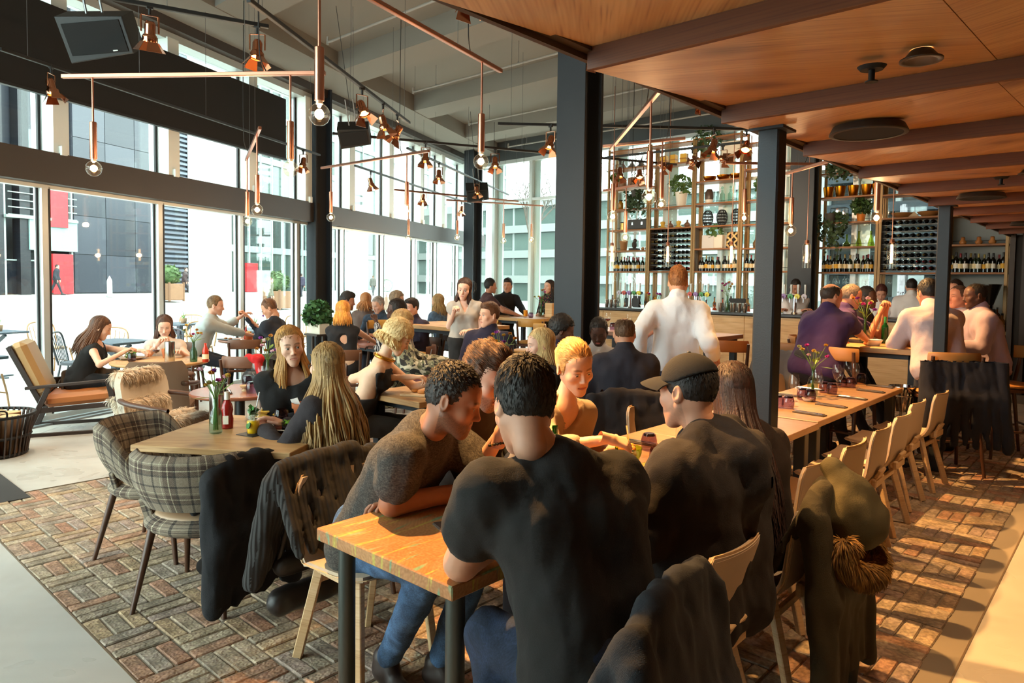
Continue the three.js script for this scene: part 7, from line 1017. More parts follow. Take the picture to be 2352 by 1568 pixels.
// basket of split logs by the window
{ const t = thing('log_basket', 'round slatted basket of cut logs at the left edge', 'basket', [-7.72, 0, -1.5]); for (let i = 0; i < 40; i++) { const a = i / 40 * 2 * PI; mesh('slat', bar([Math.sin(a) * 0.27, 0.01, Math.cos(a) * 0.27], [Math.sin(a) * 0.335, 0.38, Math.cos(a) * 0.335], 0.045, 0.012, 0.003), mat(i % 3 ? '#3c2a20' : '#2a1d17', 0.6), t); } for (const [r, y] of [[0.345, 0.37], [0.305, 0.18], [0.275, 0.02]]) mesh('hoop', new THREE.TorusGeometry(r, 0.014, 6, 48).rotateX(PI / 2).translate(0, y, 0), iron, t); mesh('bottom', cyl(0.27, 0.27, 0.02, 0, 0, 0, 30), darkwood, t); for (const s of [-1, 1]) mesh('handle', tube([[s * 0.33, 0.37, -0.06], [s * 0.38, 0.44, -0.04], [s * 0.38, 0.44, 0.04], [s * 0.33, 0.37, 0.06]], 0.008, 10, 6), iron, t);
  [[0, 0], [0.16, 0.05], [-0.15, 0.08], [0.03, 0.18], [-0.06, -0.17], [0.15, -0.12], [-0.2, -0.08]].forEach(([x, z], i) => { const l = thing('split_log', 'cut log end in the basket, ' + ord[i] + ' of the visible logs', 'log', [-7.72 + x, 0.02, -1.5 + z], i, 'logs in the basket'); mesh('bark', cyl(0.085, 0.085, 0.34, 0, 0, 0, 9), mat('#7a5a3c', 0.9), l); mesh('cut_face', cyl(0.08, 0.08, 0.006, 0, 0.34, 0, 9), mat('#c9a070', 0.8), l); }); }
{ const t = thing('plant_box', 'white window box with a bright green plant beside the dark column', 'plant', [-10.4, 0.72, -6.6]); mesh('box', bx(0.4, 0.18, 0.2, 0, 0, 0, 0.01), mat('#d0c6b4', 0.7), t); mesh('foliage', bushGeo(0.25, 420, 0.32, 0.055), leafM('#3a6230'), t); mesh('stand', [bx(0.4, 0.03, 0.3, 0, -0.03, 0), bx(0.04, 0.7, 0.04, -0.16, -0.72, 0), bx(0.04, 0.7, 0.04, 0.16, -0.72, 0)], darkwood, t); }
// ---------- the other guests and staff ----------
const camoT = tex(256, 256, (u, v) => { const a = tn(u, v, 6, 9, 3), b = tn(u, v, 8, 7, 11); return a > 0.15 ? hx('#1f1f1c') : b > 0.12 ? hx('#a9a48e') : a < -0.18 ? hx('#4a5038') : hx('#6b6a54'); }, 3);
const zebraT = tex(128, 128, (u, v) => Math.sin((u * 9 + 1.5 * tn(u, v, 4, 4, 3)) * 2 * PI) > 0 ? hx('#c9c4c0') : hx('#22202a'), 3);
const shirtW = cloth('#e2e0e0'), long = (o) => ({ top: 0.012, side: 0.012, back: 0.014, line: 0.074, nape: -0.09, locks: true, len: 0.36, az: [1.0], spread: 0.05, wave: 0.006, cover: true, ...o }), short = (o) => ({ top: 0.016, side: 0.006, back: 0.007, line: 0.07, nape: -0.07, amp: 0.005, ...o });
const G0 = 'seated guests';
const p7 = person({ label: 'long haired woman in a black jumper looking towards the camera', sex: 'f', fine: true, head: [-4.02, 1.2, -2.35], face: 0.95, hy: 1.2, hp: 0.06, hr: 0.13, back: 0.03, lean: 0.06, skin: '#dcae94', hairCol: '#7a5226', browCol: '#5a3c22', iris: '#5a6a62', look: [0.3, 0], lip: '#c07a6c', hair: long({ col2: '#c9964e', len: 0.46, az: [0.62], dense: 1.2, spread: 0.045, fwd: 0.06 }), top: { name: 'black_jumper', col: '#131314', sleeve: 1.75, scoop: 0.13 }, hands: [[-3.78, 0.79, -2.32], [-3.72, 0.79, -2.42]], pants: { col: '#2a2c36' } });
const p8 = person({ label: 'woman with long wavy fair hair in a dark blazer seen from behind', sex: 'f', fine: true, head: [-3.41, 1.14, -2.22], face: -1.2, hy: -1.55, hp: 0.1, hr: 0.05, back: 0.03, lean: 0.1, bulk: 1.08, skin: '#dbae98', hairCol: '#6f5330', hair: long({ col2: '#b89258', len: 0.56, az: [0.95], dense: 1.5, spread: 0.09, wave: 0.014, backOut: 0.06, thick: 1.1 }), top: { name: 'dark_blazer', col: '#2b2528', sleeve: 1.95, t: 0.016, hem: -0.2, collar: true }, hands: [[-3.68, 0.78, -2.12], [-3.66, 0.77, -1.98]], pants: { name: 'jeans', mat: denim('#2f4a86') }, shoeCol: '#6b4326', boot: 0.14, feet: [[-3.62, 0.07, -1.95], [-3.6, 0.07, -2.15]] });
{ const { head, hq, hs } = p8.J, pl = (g) => g.applyMatrix4(new THREE.Matrix4().compose(V3(head), hq, V(hs, hs, hs))); mesh('spectacles', [pl(new THREE.TorusGeometry(0.021, 0.0022, 6, 20).translate(0.032, 0, 0.098)), pl(new THREE.TorusGeometry(0.021, 0.0022, 6, 20).translate(-0.032, 0, 0.098)), pl(rod([0.053, 0.004, 0.096], [0.078, 0.006, 0.0], 0.002)), pl(rod([-0.053, 0.004, 0.096], [-0.078, 0.006, 0.0], 0.002)), pl(rod([-0.012, 0.003, 0.1], [0.012, 0.003, 0.1], 0.002))], black, p8); }
person({ label: 'brown haired woman in a black vest cutting her food by the window', sex: 'f', h: 0.016, head: [-8.5, 1.07, -2.66], face: 2.6, hy: 2.75, hp: 0.4, lean: 0.16, skin: '#d3a184', hairCol: '#3a2213', hair: long({ col2: '#6b4224', len: 0.4, spread: 0.04 }), top: { name: 'black_vest', col: '#141414', sleeve: 0, scoop: 0.1 }, hands: [[-8.08, 0.83, -2.75], [-8.12, 0.83, -2.95]], pose: ['grip', 'grip'], pants: { col: '#18181a' } });
person({ label: 'girl with a dark fringe eating at the round oak table', sex: 'f', h: 0.016, head: [-8.4, 1.07, -3.3], face: 1.1, hy: 1.2, hp: 0.35, skin: '#dcb098', hairCol: '#3a2115', hair: long({ col2: '#5c3620', len: 0.27, az: [0.8], line: 0.045, fwd: 0.02, spread: 0.02 }), top: { name: 'cream_lace_top', col: '#d2c2b4', sleeve: 0.12 }, hands: [[-8.08, 0.92, -3.12], [-7.95, 0.8, -3.3]], pose: ['grip', 'relax'], pants: { col: '#3a3230' } });
person({ label: 'man in a pale grey shirt turned away at the window table', sex: 'm', h: 0.016, head: [-9.3, 1.26, -4.32], face: 2.5, hy: 2.55, hp: 0.1, back: 0.07, lean: 0.2, skin: '#d09a80', hairCol: '#5c4026', hair: short({ top: 0.02, col2: '#8a6a44' }), top: { name: 'pale_grey_shirt', col: '#aeb3b0', sleeve: 1.6, t: 0.014 }, hands: [[-9.2, 0.86, -4.75], [-9.45, 1.1, -4.75]], pants: { col: '#1f232e' } });
person({ label: 'man in a dark blazer raising his hand to his mouth by the window', sex: 'm', h: 0.016, head: [-8.83, 1.23, -4.85], face: -1.0, hy: -0.65, hp: 0.45, back: 0.06, lean: 0.12, skin: '#cf9474', hairCol: '#4a2c18', hair: short({ top: 0.018, col2: '#7a4e2a' }), top: { name: 'dark_blazer', col: '#20222c', sleeve: 1.85, t: 0.016, vee: 0.24, under: '#c9d0d2' }, hands: [[-9.02, 1.13, -4.62], [-9.2, 0.8, -4.85]], pose: ['fist', 'relax'], pants: { name: 'jeans', mat: denim('#1c2434') } });
person({ label: 'woman with copper blonde hair in a black keyhole back top', sex: 'f', h: 0.016, head: [-7.31, 1.245, -4.99], face: -2.2, hy: -2.3, hp: 0.2, lean: 0.1, skin: '#e0a888', hairCol: '#a8601c', hair: long({ col2: '#e8a848', len: 0.22, az: [1.1], dense: 1.3, thick: 1.2, spread: 0.02 }), top: { name: 'black_sheer_top', col: '#17161a', sleeve: 0, keyhole: true, high: 0.02 }, hands: [[-7.4, 0.8, -5.6], [-7.75, 0.8, -5.45]], pants: { col: '#c9a88c' } });
const p14 = person({ label: 'woman with short curly blonde hair and a gold collar cutting her food', sex: 'f', fine: true, head: [-4.28, 1.185, -3.42], face: 2.3, hy: 2.3, hp: 0.55, hr: 0.0, back: 0.12, lean: 0.2, skin: '#e6bb9a', hairCol: '#c9a468', browCol: '#8a6a40', hair: { top: 0.03, side: 0.03, back: 0.03, line: 0.06, nape: -0.1, burn: -0.06, cover: true, amp: 0.012, locks: true, len: 0.11, az: [0.7], spread: 0.03, wave: 0.02, thick: 1.2, col2: '#f0d8a0' }, top: { name: 'black_camisole', col: '#1c1918', sleeve: 0, backless: 0.24, t: 0.006 }, hands: [[-4.2, 0.88, -3.5], [-4.02, 0.86, -3.62]], elbows: [[-4.55, 0.86, -3.2], null], pose: ['pinch', 'pinch'], pants: { col: '#2d2a26' } });
{ const { nk, f } = p14.J; mesh('gold_collar', new THREE.TorusGeometry(0.075, 0.016, 8, 28).rotateX(PI / 2 + 0.35).rotateY(Math.atan2(f[0], f[2])).translate(nk[0] + f[0] * 0.02, nk[1] + 0.01, nk[2] + f[2] * 0.02), metal('#c9973c', 0.25), p14); }
person({ label: 'woman with a dark bob drinking from a glass', sex: 'f', head: [-6.91, 1.27, -5.49], face: -0.9, hy: -0.7, hp: -0.15, skin: '#4f2e20', hairCol: '#1c100c', hair: short({ top: 0.022, side: 0.016, back: 0.024, nape: -0.11, burn: -0.09, cover: true }), top: { name: 'striped_top', mat: mat('#ffffff', 0.9, { map: zebraT }), sleeve: 1.8 }, hands: [[-7.12, 1.13, -5.35], [-7.1, 0.8, -5.3]], elbows: [[-6.95, 0.86, -5.3], null], pose: ['grip', 'relax'] });
person({ label: 'fair haired person in a camouflage jacket behind the curly blonde woman', sex: 'f', head: [-5.42, 1.2, -4.4], face: 2.6, hy: 2.7, hp: 0.2, skin: '#d2a084', hairCol: '#8a6a40', hair: short({ top: 0.025, side: 0.016, back: 0.02, cover: true, col2: '#c9a870' }), top: { name: 'camouflage_jacket', mat: mat('#ffffff', 0.9, { map: camoT }), sleeve: 1.95, t: 0.03, loose: 0.02, fold: 0.014 }, hands: [[-4.95, 0.8, -4.45], [-5.2, 0.8, -4.75]] });
person({ label: 'man with a dark quiff in profile by the far window', sex: 'm', head: [-8.63, 1.32, -5.97], face: 2.4, hy: 2.5, hp: 0.1, skin: '#a06a50', hairCol: '#18110e', beard: 0.7, hair: short({ top: 0.03, front: 0.02, side: 0.004 }), top: { col: '#2b2b30', sleeve: 1.8 } });
person({ label: 'grey haired man in a denim jacket looking down', sex: 'm', head: [-8.62, 1.26, -6.52], face: 0.5, hy: 0.1, hp: 0.35, skin: '#c79a84', hairCol: '#6b6763', hair: short({ col2: '#a8a4a0' }), top: { name: 'denim_jacket', mat: denim('#3a4d63'), sleeve: 1.95, t: 0.016, collar: true } });
person({ label: 'woman with curly grey-brown hair turned to the right at the back', sex: 'f', head: [-8.95, 1.33, -7.16], face: 2.3, hy: 2.3, skin: '#c99a80', hairCol: '#6b5a48', hair: short({ top: 0.028, side: 0.02, back: 0.03, amp: 0.01, cover: true, nape: -0.1, burn: -0.08, col2: '#9a8468' }), top: { col: '#4a3a34', sleeve: 1.9 } });
person({ label: 'auburn haired woman seen from behind at the back', sex: 'f', head: [-9.25, 1.31, -6.75], face: -2.4, hy: -2.4, skin: '#c99a80', hairCol: '#8a5a34', hair: long({ len: 0.2, col2: '#b07a48' }), top: { col: '#5a4a44', sleeve: 1.9 } });
person({ label: 'dark haired man in a purple shirt glancing left', sex: 'm', head: [-7.46, 1.26, -6.21], face: 0.2, hy: -0.05, hp: 0.05, skin: '#c99278', hairCol: '#1f1511', hair: short({ top: 0.02, front: 0.012 }), top: { name: 'dark_purple_shirt', col: '#2d2436', sleeve: 1.9, collar: true } });
person({ label: 'woman with straw blonde hair in a denim top at the far window', sex: 'f', head: [-8.65, 1.3, -7.75], face: -1.5, hy: -1.4, skin: '#d2a488', hairCol: '#6b5030', hair: long({ len: 0.3, col2: '#b08f58' }), top: { mat: denim('#56708c'), sleeve: 1.9 } });
const p21 = person({ label: 'standing waitress with long brown hair in a grey top and black skirt', sex: 'f', h: 0.015, stand: true, hip: [-5.95, 0.93, -5.78], neck: [-5.93, 1.4, -5.75], head: [-5.91, 1.545, -5.71], face: 0.75, hy: 0.6, hp: 0.22, hr: -0.12, skin: '#dcae98', hairCol: '#2b1710', iris: '#3a2a1e', eyes: true, hair: long({ col2: '#4a2a1a', len: 0.42, az: [0.7], spread: 0.03, fwd: 0.05 }), top: { name: 'grey_top', col: '#a39c94', sleeve: 0.1, vee: 0.14 }, hands: [[-5.85, 1.3, -5.5], [-5.72, 1.07, -5.62]], elbows: [[-6.1, 1.1, -5.65], null], pose: ['fist', 'relax'], pants: { name: 'black_skirt', col: '#1c1c1e', loose: 0.03 } });
const p22 = person({ label: 'smiling man in a navy shirt leaning back beside the glossy table', sex: 'm', h: 0.015, head: [-4.86, 1.29, -5.05], face: 0.35, hy: -0.25, hp: -0.05, lean: -0.05, back: 0.0, bulk: 1.08, skin: '#d9a488', hairCol: '#4a2c1a', eyes: true, hair: short({ top: 0.02, front: 0.01, col2: '#6b4428' }), top: { name: 'navy_shirt', col: '#1e1a30', sleeve: 1.9, collar: true, fold: 0.008 } });
{ const { nk, f } = p22.J; for (let i = 0; i < 4; i++) mesh('button', ball(0.006, nk[0] + f[0] * (0.125 + i * 0.004), nk[1] - 0.06 - i * 0.075, nk[2] + f[2] * (0.125 + i * 0.004), 8, 1, 1, 1), mat('#d8d4cc', 0.4), p22); }
const tall = (o) => person({ legs: true, ...o });
tall({ label: 'dark haired diner in a maroon T-shirt facing right at the far high table', sex: 'm', head: [-8.45, 1.56, -8.8], face: 2.6, hy: 2.5, skin: '#a8745a', hairCol: '#120d0b', hair: short({ top: 0.024, side: 0.012 }), top: { col: '#3a2226', sleeve: 0.5 }, hands: [[-8.0, 1.08, -9.0], [-8.1, 1.08, -9.1]] });
tall({ label: 'diner in a black shirt between the two others at the far high table', sex: 'm', head: [-8.5, 1.57, -9.3], face: 1.2, hy: 0.5, skin: '#b98468', hairCol: '#1a120e', hair: short({ top: 0.026, front: 0.012 }), top: { col: '#17171a', sleeve: 1.9, collar: true }, hands: [[-8.15, 1.08, -9.1], [-8.05, 1.08, -9.3]] });
tall({ label: 'smiling woman with long dark curls and glasses at the far high table', sex: 'f', head: [-7.9, 1.56, -9.75], face: 0.1, hy: -0.1, skin: '#cfa088', hairCol: '#17100d', hair: long({ len: 0.36, wave: 0.016, col2: '#2a1c16' }), top: { name: 'floral_top', mat: mat('#ffffff', 0.9, { map: tex(128, 128, (u, v) => tn(u, v, 10, 10, 4) > 0.25 ? hx('#7a3a3a') : tn(u, v, 9, 9, 8) > 0.25 ? hx('#5c6a3c') : hx('#1c1a1c'), 4) }), sleeve: 1.4 }, hands: [[-7.9, 1.08, -9.45], [-7.7, 1.08, -9.5]] });
person({ label: 'man with black curly hair in profile in front of the big column', sex: 'm', h: 0.015, head: [-3.83, 1.2, -4.92], face: 2.2, hy: 2.25, hp: 0.2, skin: '#5f3b28', hairCol: '#0e0a09', beard: 0.5, hair: short({ top: 0.028, side: 0.02, back: 0.022, amp: 0.011, freq: 1.3 }), top: { name: 'navy_top', col: '#2a2440', sleeve: 1.9, collar: true } });
person({ label: 'woman with straight blonde hair in a black jacket facing left', sex: 'f', fine: true, h: 0.015, head: [-3.4, 1.15, -4.1], face: -0.55, hy: -0.6, hp: 0.12, skin: '#dcb09a', hairCol: '#a5834e', browCol: '#6b4e30', iris: '#4a5a60', hair: long({ col2: '#dcc188', len: 0.34, az: [0.75], wave: 0.003, spread: 0.02, fwd: 0.05 }), top: { name: 'black_jacket', col: '#1a191b', sleeve: 1.95, t: 0.016 } });
person({ label: 'man in a pale open collar shirt looking down behind the table', sex: 'm', h: 0.016, head: [-3.75, 1.175, -5.37], face: 0.7, hy: 0.55, hp: 0.45, skin: '#4a2c1f', hairCol: '#0d0a09', beard: 0.5, hair: short({ top: 0.018, side: 0.01 }), top: { name: 'pale_shirt', col: '#a8a4a2', sleeve: 1.9, collar: true } });
person({ label: 'balding man in a navy jumper with a checked collar seen from behind', sex: 'm', h: 0.015, fine: true, head: [-2.97, 1.235, -4.6], face: -2.45, hy: -2.5, hp: 0.15, lean: 0.05, bulk: 1.12, skin: '#c08a6c', hairCol: '#5c4028', hair: short({ top: 0.006, side: 0.005, back: 0.005, bald: 1 }), top: { name: 'navy_jumper', col: '#26242e', sleeve: 1.95, t: 0.016, collar: true, under: '#c9b0a4' } });
person({ label: 'man in profile half hidden behind the waiter', sex: 'm', head: [-3.46, 1.24, -5.82], face: -0.9, hy: -0.75, hp: 0.1, skin: '#d08c70', hairCol: '#3a2a20', hair: short({}), top: { col: '#8a8a92', sleeve: 1.9, collar: true } });
const p31 = person({ label: 'waiter in a white shirt standing with his back to the camera', sex: 'm', fine: true, h: 0.014, stand: true, hip: [-2.98, 0.95, -5.42], neck: [-2.96, 1.47, -5.4], head: [-2.99, 1.635, -5.46], face: -2.55, hy: -2.5, hp: 0.35, bulk: 0.98, skin: '#d99c78', hairCol: '#7a4420', hair: short({ top: 0.03, side: 0.008, back: 0.01, nape: -0.08, amp: 0.007, col2: '#b5763a' }), top: { name: 'white_shirt', col: '#eceef2', sleeve: 1.9, collar: true, t: 0.016, loose: 0.014, fold: 0.007, hem: -0.06 }, hands: [[-2.72, 1.02, -5.62], [-3.2, 1.0, -5.2]], elbows: [[-2.66, 1.15, -5.4], null], pants: { name: 'jeans', mat: denim('#2c3f66') } });
tall({ label: 'barman in a pale shirt looking down at the beer taps', sex: 'm', stand: true, hip: [-4.42, 0.92, -12.32], head: [-4.42, 1.62, -12.15], face: 0.7, hy: 0.6, hp: 0.6, skin: '#c08a70', hairCol: '#1c1411', hair: short({}), top: { name: 'pale_shirt', mat: shirtW, sleeve: 1.9, collar: true }, hands: [[-4.25, 1.22, -12.0], [-4.5, 1.22, -12.0]] });
tall({ label: 'balding man in a purple polo shirt with his back to the camera', sex: 'm', h: 0.015, head: [-2.22, 1.53, -7.05], face: 2.95, hy: 2.55, hp: 0.1, lean: 0.2, bulk: 1.2, skin: '#b5795c', hairCol: '#33261e', hair: short({ top: 0.005, bald: 2 }), top: { name: 'purple_polo', col: '#3a2450', sleeve: 0.55, t: 0.016, collar: true }, hands: [[-2.0, 1.09, -7.5], [-2.3, 1.09, -7.5]] });
tall({ label: 'man in a purple polo shirt with clasped hands facing right', sex: 'm', h: 0.016, head: [-2.3, 1.52, -7.95], face: 1.9, hy: 2.05, hp: 0.2, lean: 0.18, skin: '#b5785c', hairCol: '#5a4a40', hair: short({ top: 0.012, col2: '#7a6a5c' }), top: { name: 'purple_polo', col: '#3d2656', sleeve: 0.55, t: 0.016, collar: true }, hands: [[-2.0, 1.4, -7.95], [-1.98, 1.4, -8.02]], elbows: [[-2.08, 1.1, -7.8], [-2.05, 1.1, -8.2]], pose: ['fist', 'fist'] });
tall({ label: 'person in black with spectacles beyond the purple shirts', sex: 'm', head: [-2.36, 1.5, -8.75], face: 1.6, hy: 1.5, skin: '#4a3024', hairCol: '#120d0b', hair: short({}), top: { col: '#17151a', sleeve: 1.9 } });
tall({ label: 'barmaid with tied red-brown hair behind the bar', sex: 'f', stand: true, hip: [-3.15, 0.85, -12.6], head: [-3.16, 1.53, -12.5], face: 0.4, hy: 0.2, hp: 0.4, skin: '#c9947c', hairCol: '#4a1c14', hair: short({ top: 0.03, side: 0.014, cover: true }), top: { mat: shirtW, sleeve: 1.9, collar: true } });
tall({ label: 'barman in a white shirt seen from behind at the right of the bar', sex: 'm', stand: true, hip: [-2.77, 0.95, -12.65], head: [-2.77, 1.64, -12.7], face: -2.9, hy: -2.9, hp: 0.2, skin: '#c08c74', hairCol: '#1f1612', hair: short({}), top: { mat: shirtW, sleeve: 1.9, collar: true, t: 0.018 } });
tall({ label: 'man in a pale pink shirt hunched behind the second slim post', sex: 'm', h: 0.015, head: [-1.5, 1.57, -7.5], face: -2.55, hy: -2.4, hp: 0.2, back: 0.12, lean: 0.2, bulk: 1.08, skin: '#b5785c', hairCol: '#17110f', hair: short({ top: 0.02 }), top: { name: 'pale_pink_shirt', col: '#c0aeb2', sleeve: 1.95, t: 0.022, loose: 0.014, fold: 0.007, collar: true }, hands: [[-1.72, 1.09, -7.75], [-1.78, 1.09, -7.6]] });
tall({ label: 'man in a dark jacket looking left at the end of the bar', sex: 'm', head: [-1.66, 1.6, -9.7], face: 0.2, hy: -0.3, skin: '#c08a70', hairCol: '#2a1d16', hair: short({}), top: { col: '#1f2430', sleeve: 1.9, under: '#9aa4b4', vee: 0.2 } });
tall({ label: 'man with a pale face half hidden beside the shaven headed man', sex: 'm', head: [-1.5, 1.53, -9.0], face: -0.6, hy: -0.7, skin: '#c48468', hairCol: '#5a4030', hair: short({ top: 0.008 }), top: { col: '#b5a8b4', sleeve: 1.9 } });
tall({ label: 'shaven headed man in a lilac shirt in profile', sex: 'm', h: 0.016, head: [-1.24, 1.55, -8.3], face: -1.0, hy: -1.05, hp: 0.1, bulk: 1.08, skin: '#4a2b1e', hairCol: '#120d0b', beard: 0.3, hair: short({ top: 0.004, side: 0.003, back: 0.003, amp: 0.001 }), top: { name: 'lilac_shirt', col: '#a090a4', sleeve: 1.95, t: 0.018, collar: true } });
// passers-by on the plaza
[['man in black walking past the cash machine', 'm', -46.2, 0.62, -12.2, 2.6, '#22242c', '#2a2a30'], ['man in an olive parka with a tan backpack striding past the window', 'm', -31.5, 0.0, -17.3, 2.4, '#5c5848', '#2b2b2e'], ['woman in a dark coat striding past the planter', 'f', -43.5, 0.6, -18.3, 2.5, '#3a2a2a', '#1c1c20'], ['man with a blue backpack outside the far windows', 'm', -41.5, 0.3, -28.6, -2.2, '#2a2c38', '#3a4a5c'], ['walker in dark clothes outside beside the window column', 'm', -46, 0.4, -27.8, -2.0, '#2f2a3a', '#26262e'], ['walker in grey outside the far windows', 'f', -49, 0.4, -36.5, -2.2, '#4a4640', '#3a3a3e']].forEach(([l, s, x, y, z, a, c, pc], i) => {
  const t = person({ label: l, sex: s, h: 0.035, stand: true, hip: [x, 0.93, z], face: a, hy: a, skin: '#c09078', hairCol: i % 2 ? '#5a4028' : '#2a1c14', hair: short({}), top: { name: 'coat', col: c, sleeve: 1.9, t: 0.03, hem: -0.3 }, pants: { col: pc }, feet: [[x + Math.sin(a) * 0.3, 0.07, z + Math.cos(a) * 0.3], [x - Math.sin(a) * 0.3, 0.12, z - Math.cos(a) * 0.3]] }); t.position.y = y;
  if (i === 1 || i === 3) { const f = [Math.sin(a), 0, Math.cos(a)], b = thing('backpack', i === 1 ? 'tan backpack on the man in the parka' : 'bright blue backpack on the man outside', 'backpack', [x - f[0] * 0.26, y + 1.05, z - f[2] * 0.26], a); mesh('bag', bx(0.32, 0.42, 0.2, 0, 0, 0, 0.06), mat(i === 1 ? '#9a6a3c' : '#2458a8', 0.7), b); mesh('pocket', bx(0.24, 0.18, 0.06, 0, 0.04, -0.12, 0.025), mat(i === 1 ? '#8a5c32' : '#1f4c94', 0.7), b); }
});
// ---------- remaining seats, coats and cushions ----------
{ // low wooden lounge chair with ochre cushions
  const t = thing('lounge_chair', 'low dark wood lounge chair with tan leather cushions by the window', 'armchair', [-8.45, 0, -2.42], 2.75);
  for (const s of [-1, 1]) { mesh('side_frame', [bar([s * 0.33, 0.02, 0.42], [s * 0.33, 0.56, 0.3], 0.04, 0.05), bar([s * 0.33, 0.02, -0.42], [s * 0.33, 0.5, -0.22], 0.04, 0.05), bar([s * 0.33, 0.015, -0.45], [s * 0.33, 0.015, 0.45], 0.03, 0.04), bar([s * 0.33, 0.55, 0.32], [s * 0.33, 0.5, -0.42], 0.05, 0.03), bar([s * 0.33, 0.3, 0.36], [s * 0.33, 0.26, -0.36], 0.03, 0.05)], darkwood, t); mesh('back_post', bar([s * 0.28, 0.3, -0.28], [s * 0.28, 0.92, -0.56], 0.035, 0.05), darkwood, t); }
  mesh('top_rail', bar([-0.3, 0.9, -0.55], [0.3, 0.9, -0.55], 0.05, 0.03), darkwood, t); mesh('seat_cushion', T(bx(0.58, 0.13, 0.62, 0, 0, 0, 0.04), 0, 0.3, 0.04, -0.06), leatherCaramel, t); mesh('back_cushion', T(bx(0.56, 0.6, 0.15, 0, 0, 0, 0.05), 0, 0.4, -0.28, -0.38), mat('#b08a58', 0.6), t);
}
{ const t = armChair('upholstered_chair', 'brown upholstered armchair with its back to the camera before the round table', upBrown, walnutLeg); t.position.set(-6.75, 0, -2.62); t.rotation.y = -2.1; }
{ const t = armChair('fur_chair', 'dark wood armchair under a cream sheepskin', cloth('#cfc2ae'), walnutLeg); t.position.set(-5.75, 0, -2.28); t.rotation.y = 2.05; const F = new Field([-0.4, 0.3, -0.45], [0.4, 1.05, 0.4], 0.014); F.cap([-0.17, 0.83, -0.3], [0.17, 0.83, -0.3], 0.06, 0.06, 0.04).cap([-0.19, 0.6, -0.24], [0.19, 0.6, -0.24], 0.06, 0.06, 0.1).cap([-0.18, 0.5, 0.02], [0.18, 0.5, 0.02], 0.06, 0.06, 0.1).cap([-0.15, 0.5, 0.2], [0.15, 0.5, 0.2], 0.05, 0.05, 0.1).cap([-0.17, 0.65, -0.36], [0.17, 0.65, -0.36], 0.03, 0.03, 0.1); F.warp((x, y, z) => 0.012 * noise(x * 30, y * 30, z * 30)); const g = F.mesh();
  const k = thing('sheepskin', 'fluffy cream sheepskin thrown over the dark wood armchair', 'sheepskin', [-5.75, 0, -2.28], 2.05); mesh('hide', g, mat('#c9b194', 0.95), k); mesh('fur', hairPaint(strands(g, 9000, { flow: [0, -1, 0.3], strand: 0.035, lift: 0.5 }), '#b59a78', '#ece0cc'), hairMat(), k).userData.kind = 'stuff'; }
const at2 = (b, list) => list.forEach(([x, z, r, l], i) => (i ? dup(b, [x, 0, z], r, l) : (b.position.set(x, 0, z), (b.rotation.y = r), (b.userData.label = l))));
at2(barChair('dining_chair', 'x', 0.46, leatherBrown, walnutLeg, 'dark dining chairs'), [[-8.95, -4.55, -2.0, 'dark dining chair under the man in the dark blazer'], [-9.5, -4.0, 2.6, 'dark dining chair under the man in the pale shirt'], [-4.95, -3.2, 2.2, 'black dining chair under the curly blonde woman'], [-7.0, -3.6, -2.4, 'brown dining chair holding the black bag and red scarf'], [-6.95, -4.75, -2.2, 'dark dining chair under the keyhole back woman'], [-6.75, -5.7, -0.9, 'dark dining chair under the woman drinking'], [-5.75, -4.15, 2.6, 'dark dining chair under the camouflage jacket'], [-4.95, -5.2, 0.35, 'dark dining chair under the man in the navy shirt'], [-3.25, -4.3, -0.55, 'dark dining chair under the straight haired blonde'], [-2.8, -4.35, -2.45, 'dark dining chair with a black coat under the balding man'], [-4.05, -4.8, 2.2, 'dark dining chair under the curly haired man'], [-8.75, -3.55, 1.1, 'dark dining chair under the girl with the fringe'], [-8.55, -6.75, 0.5, 'dark dining chair under the denim jacket man'], [-7.5, -6.45, 0.2, 'dark dining chair under the man in the purple shirt']]);
at2(barChair('bar_stool', 'x', 0.7, leatherTan, walnutLeg, 'tan bar stools'), [[-2.05, -6.95, 2.95, 'tan leather bar stool with an empty seat before the high table'], [-2.6, -7.1, 2.9, 'tan bar stool with a grey jacket under the balding man in purple'], [-1.28, -7.2, -2.55, 'bar stool under the dark jacket beside the second slim post'], [-2.75, -8.1, 1.9, 'tan bar stool under the man with clasped hands'], [-0.95, -8.25, -1.0, 'bar stool under the shaven headed man'], [-1.55, -9.75, 0.2, 'bar stool under the man in the dark jacket']]);
at2(barChair('bar_stool', 'x', 0.7, leatherOchre, walnutLeg, 'ochre bar stools'), [[-7.1, -8.35, -2.6, 'ochre bar stool left at the far high table'], [-6.75, -9.05, -1.9, 'ochre bar stool right at the far high table'], [-7.9, -6.1, 1.2, 'ochre bar stool left of the waitress table'], [-7.2, -7.3, 0.2, 'ochre bar stool behind the waitress table'], [-6.2, -7.2, -0.5, 'empty cream seated bar stool right of the waitress'], [-6.9, -5.75, 3.0, 'cream seated bar stool before the waitress table']]);
at2(barChair('bar_stool', 'x', 0.68, leatherCaramel, walnutLeg, 'caramel bar stools'), [[-3.3, -7.1, -2.6, 'caramel leather bar stool right of the waiter'], [-4.4, -8.4, 0.3, 'caramel leather bar stool behind the high red-brown table'], [-5.5, -7.6, 1.5, 'caramel leather bar stool at the left end of the high red-brown table']]);
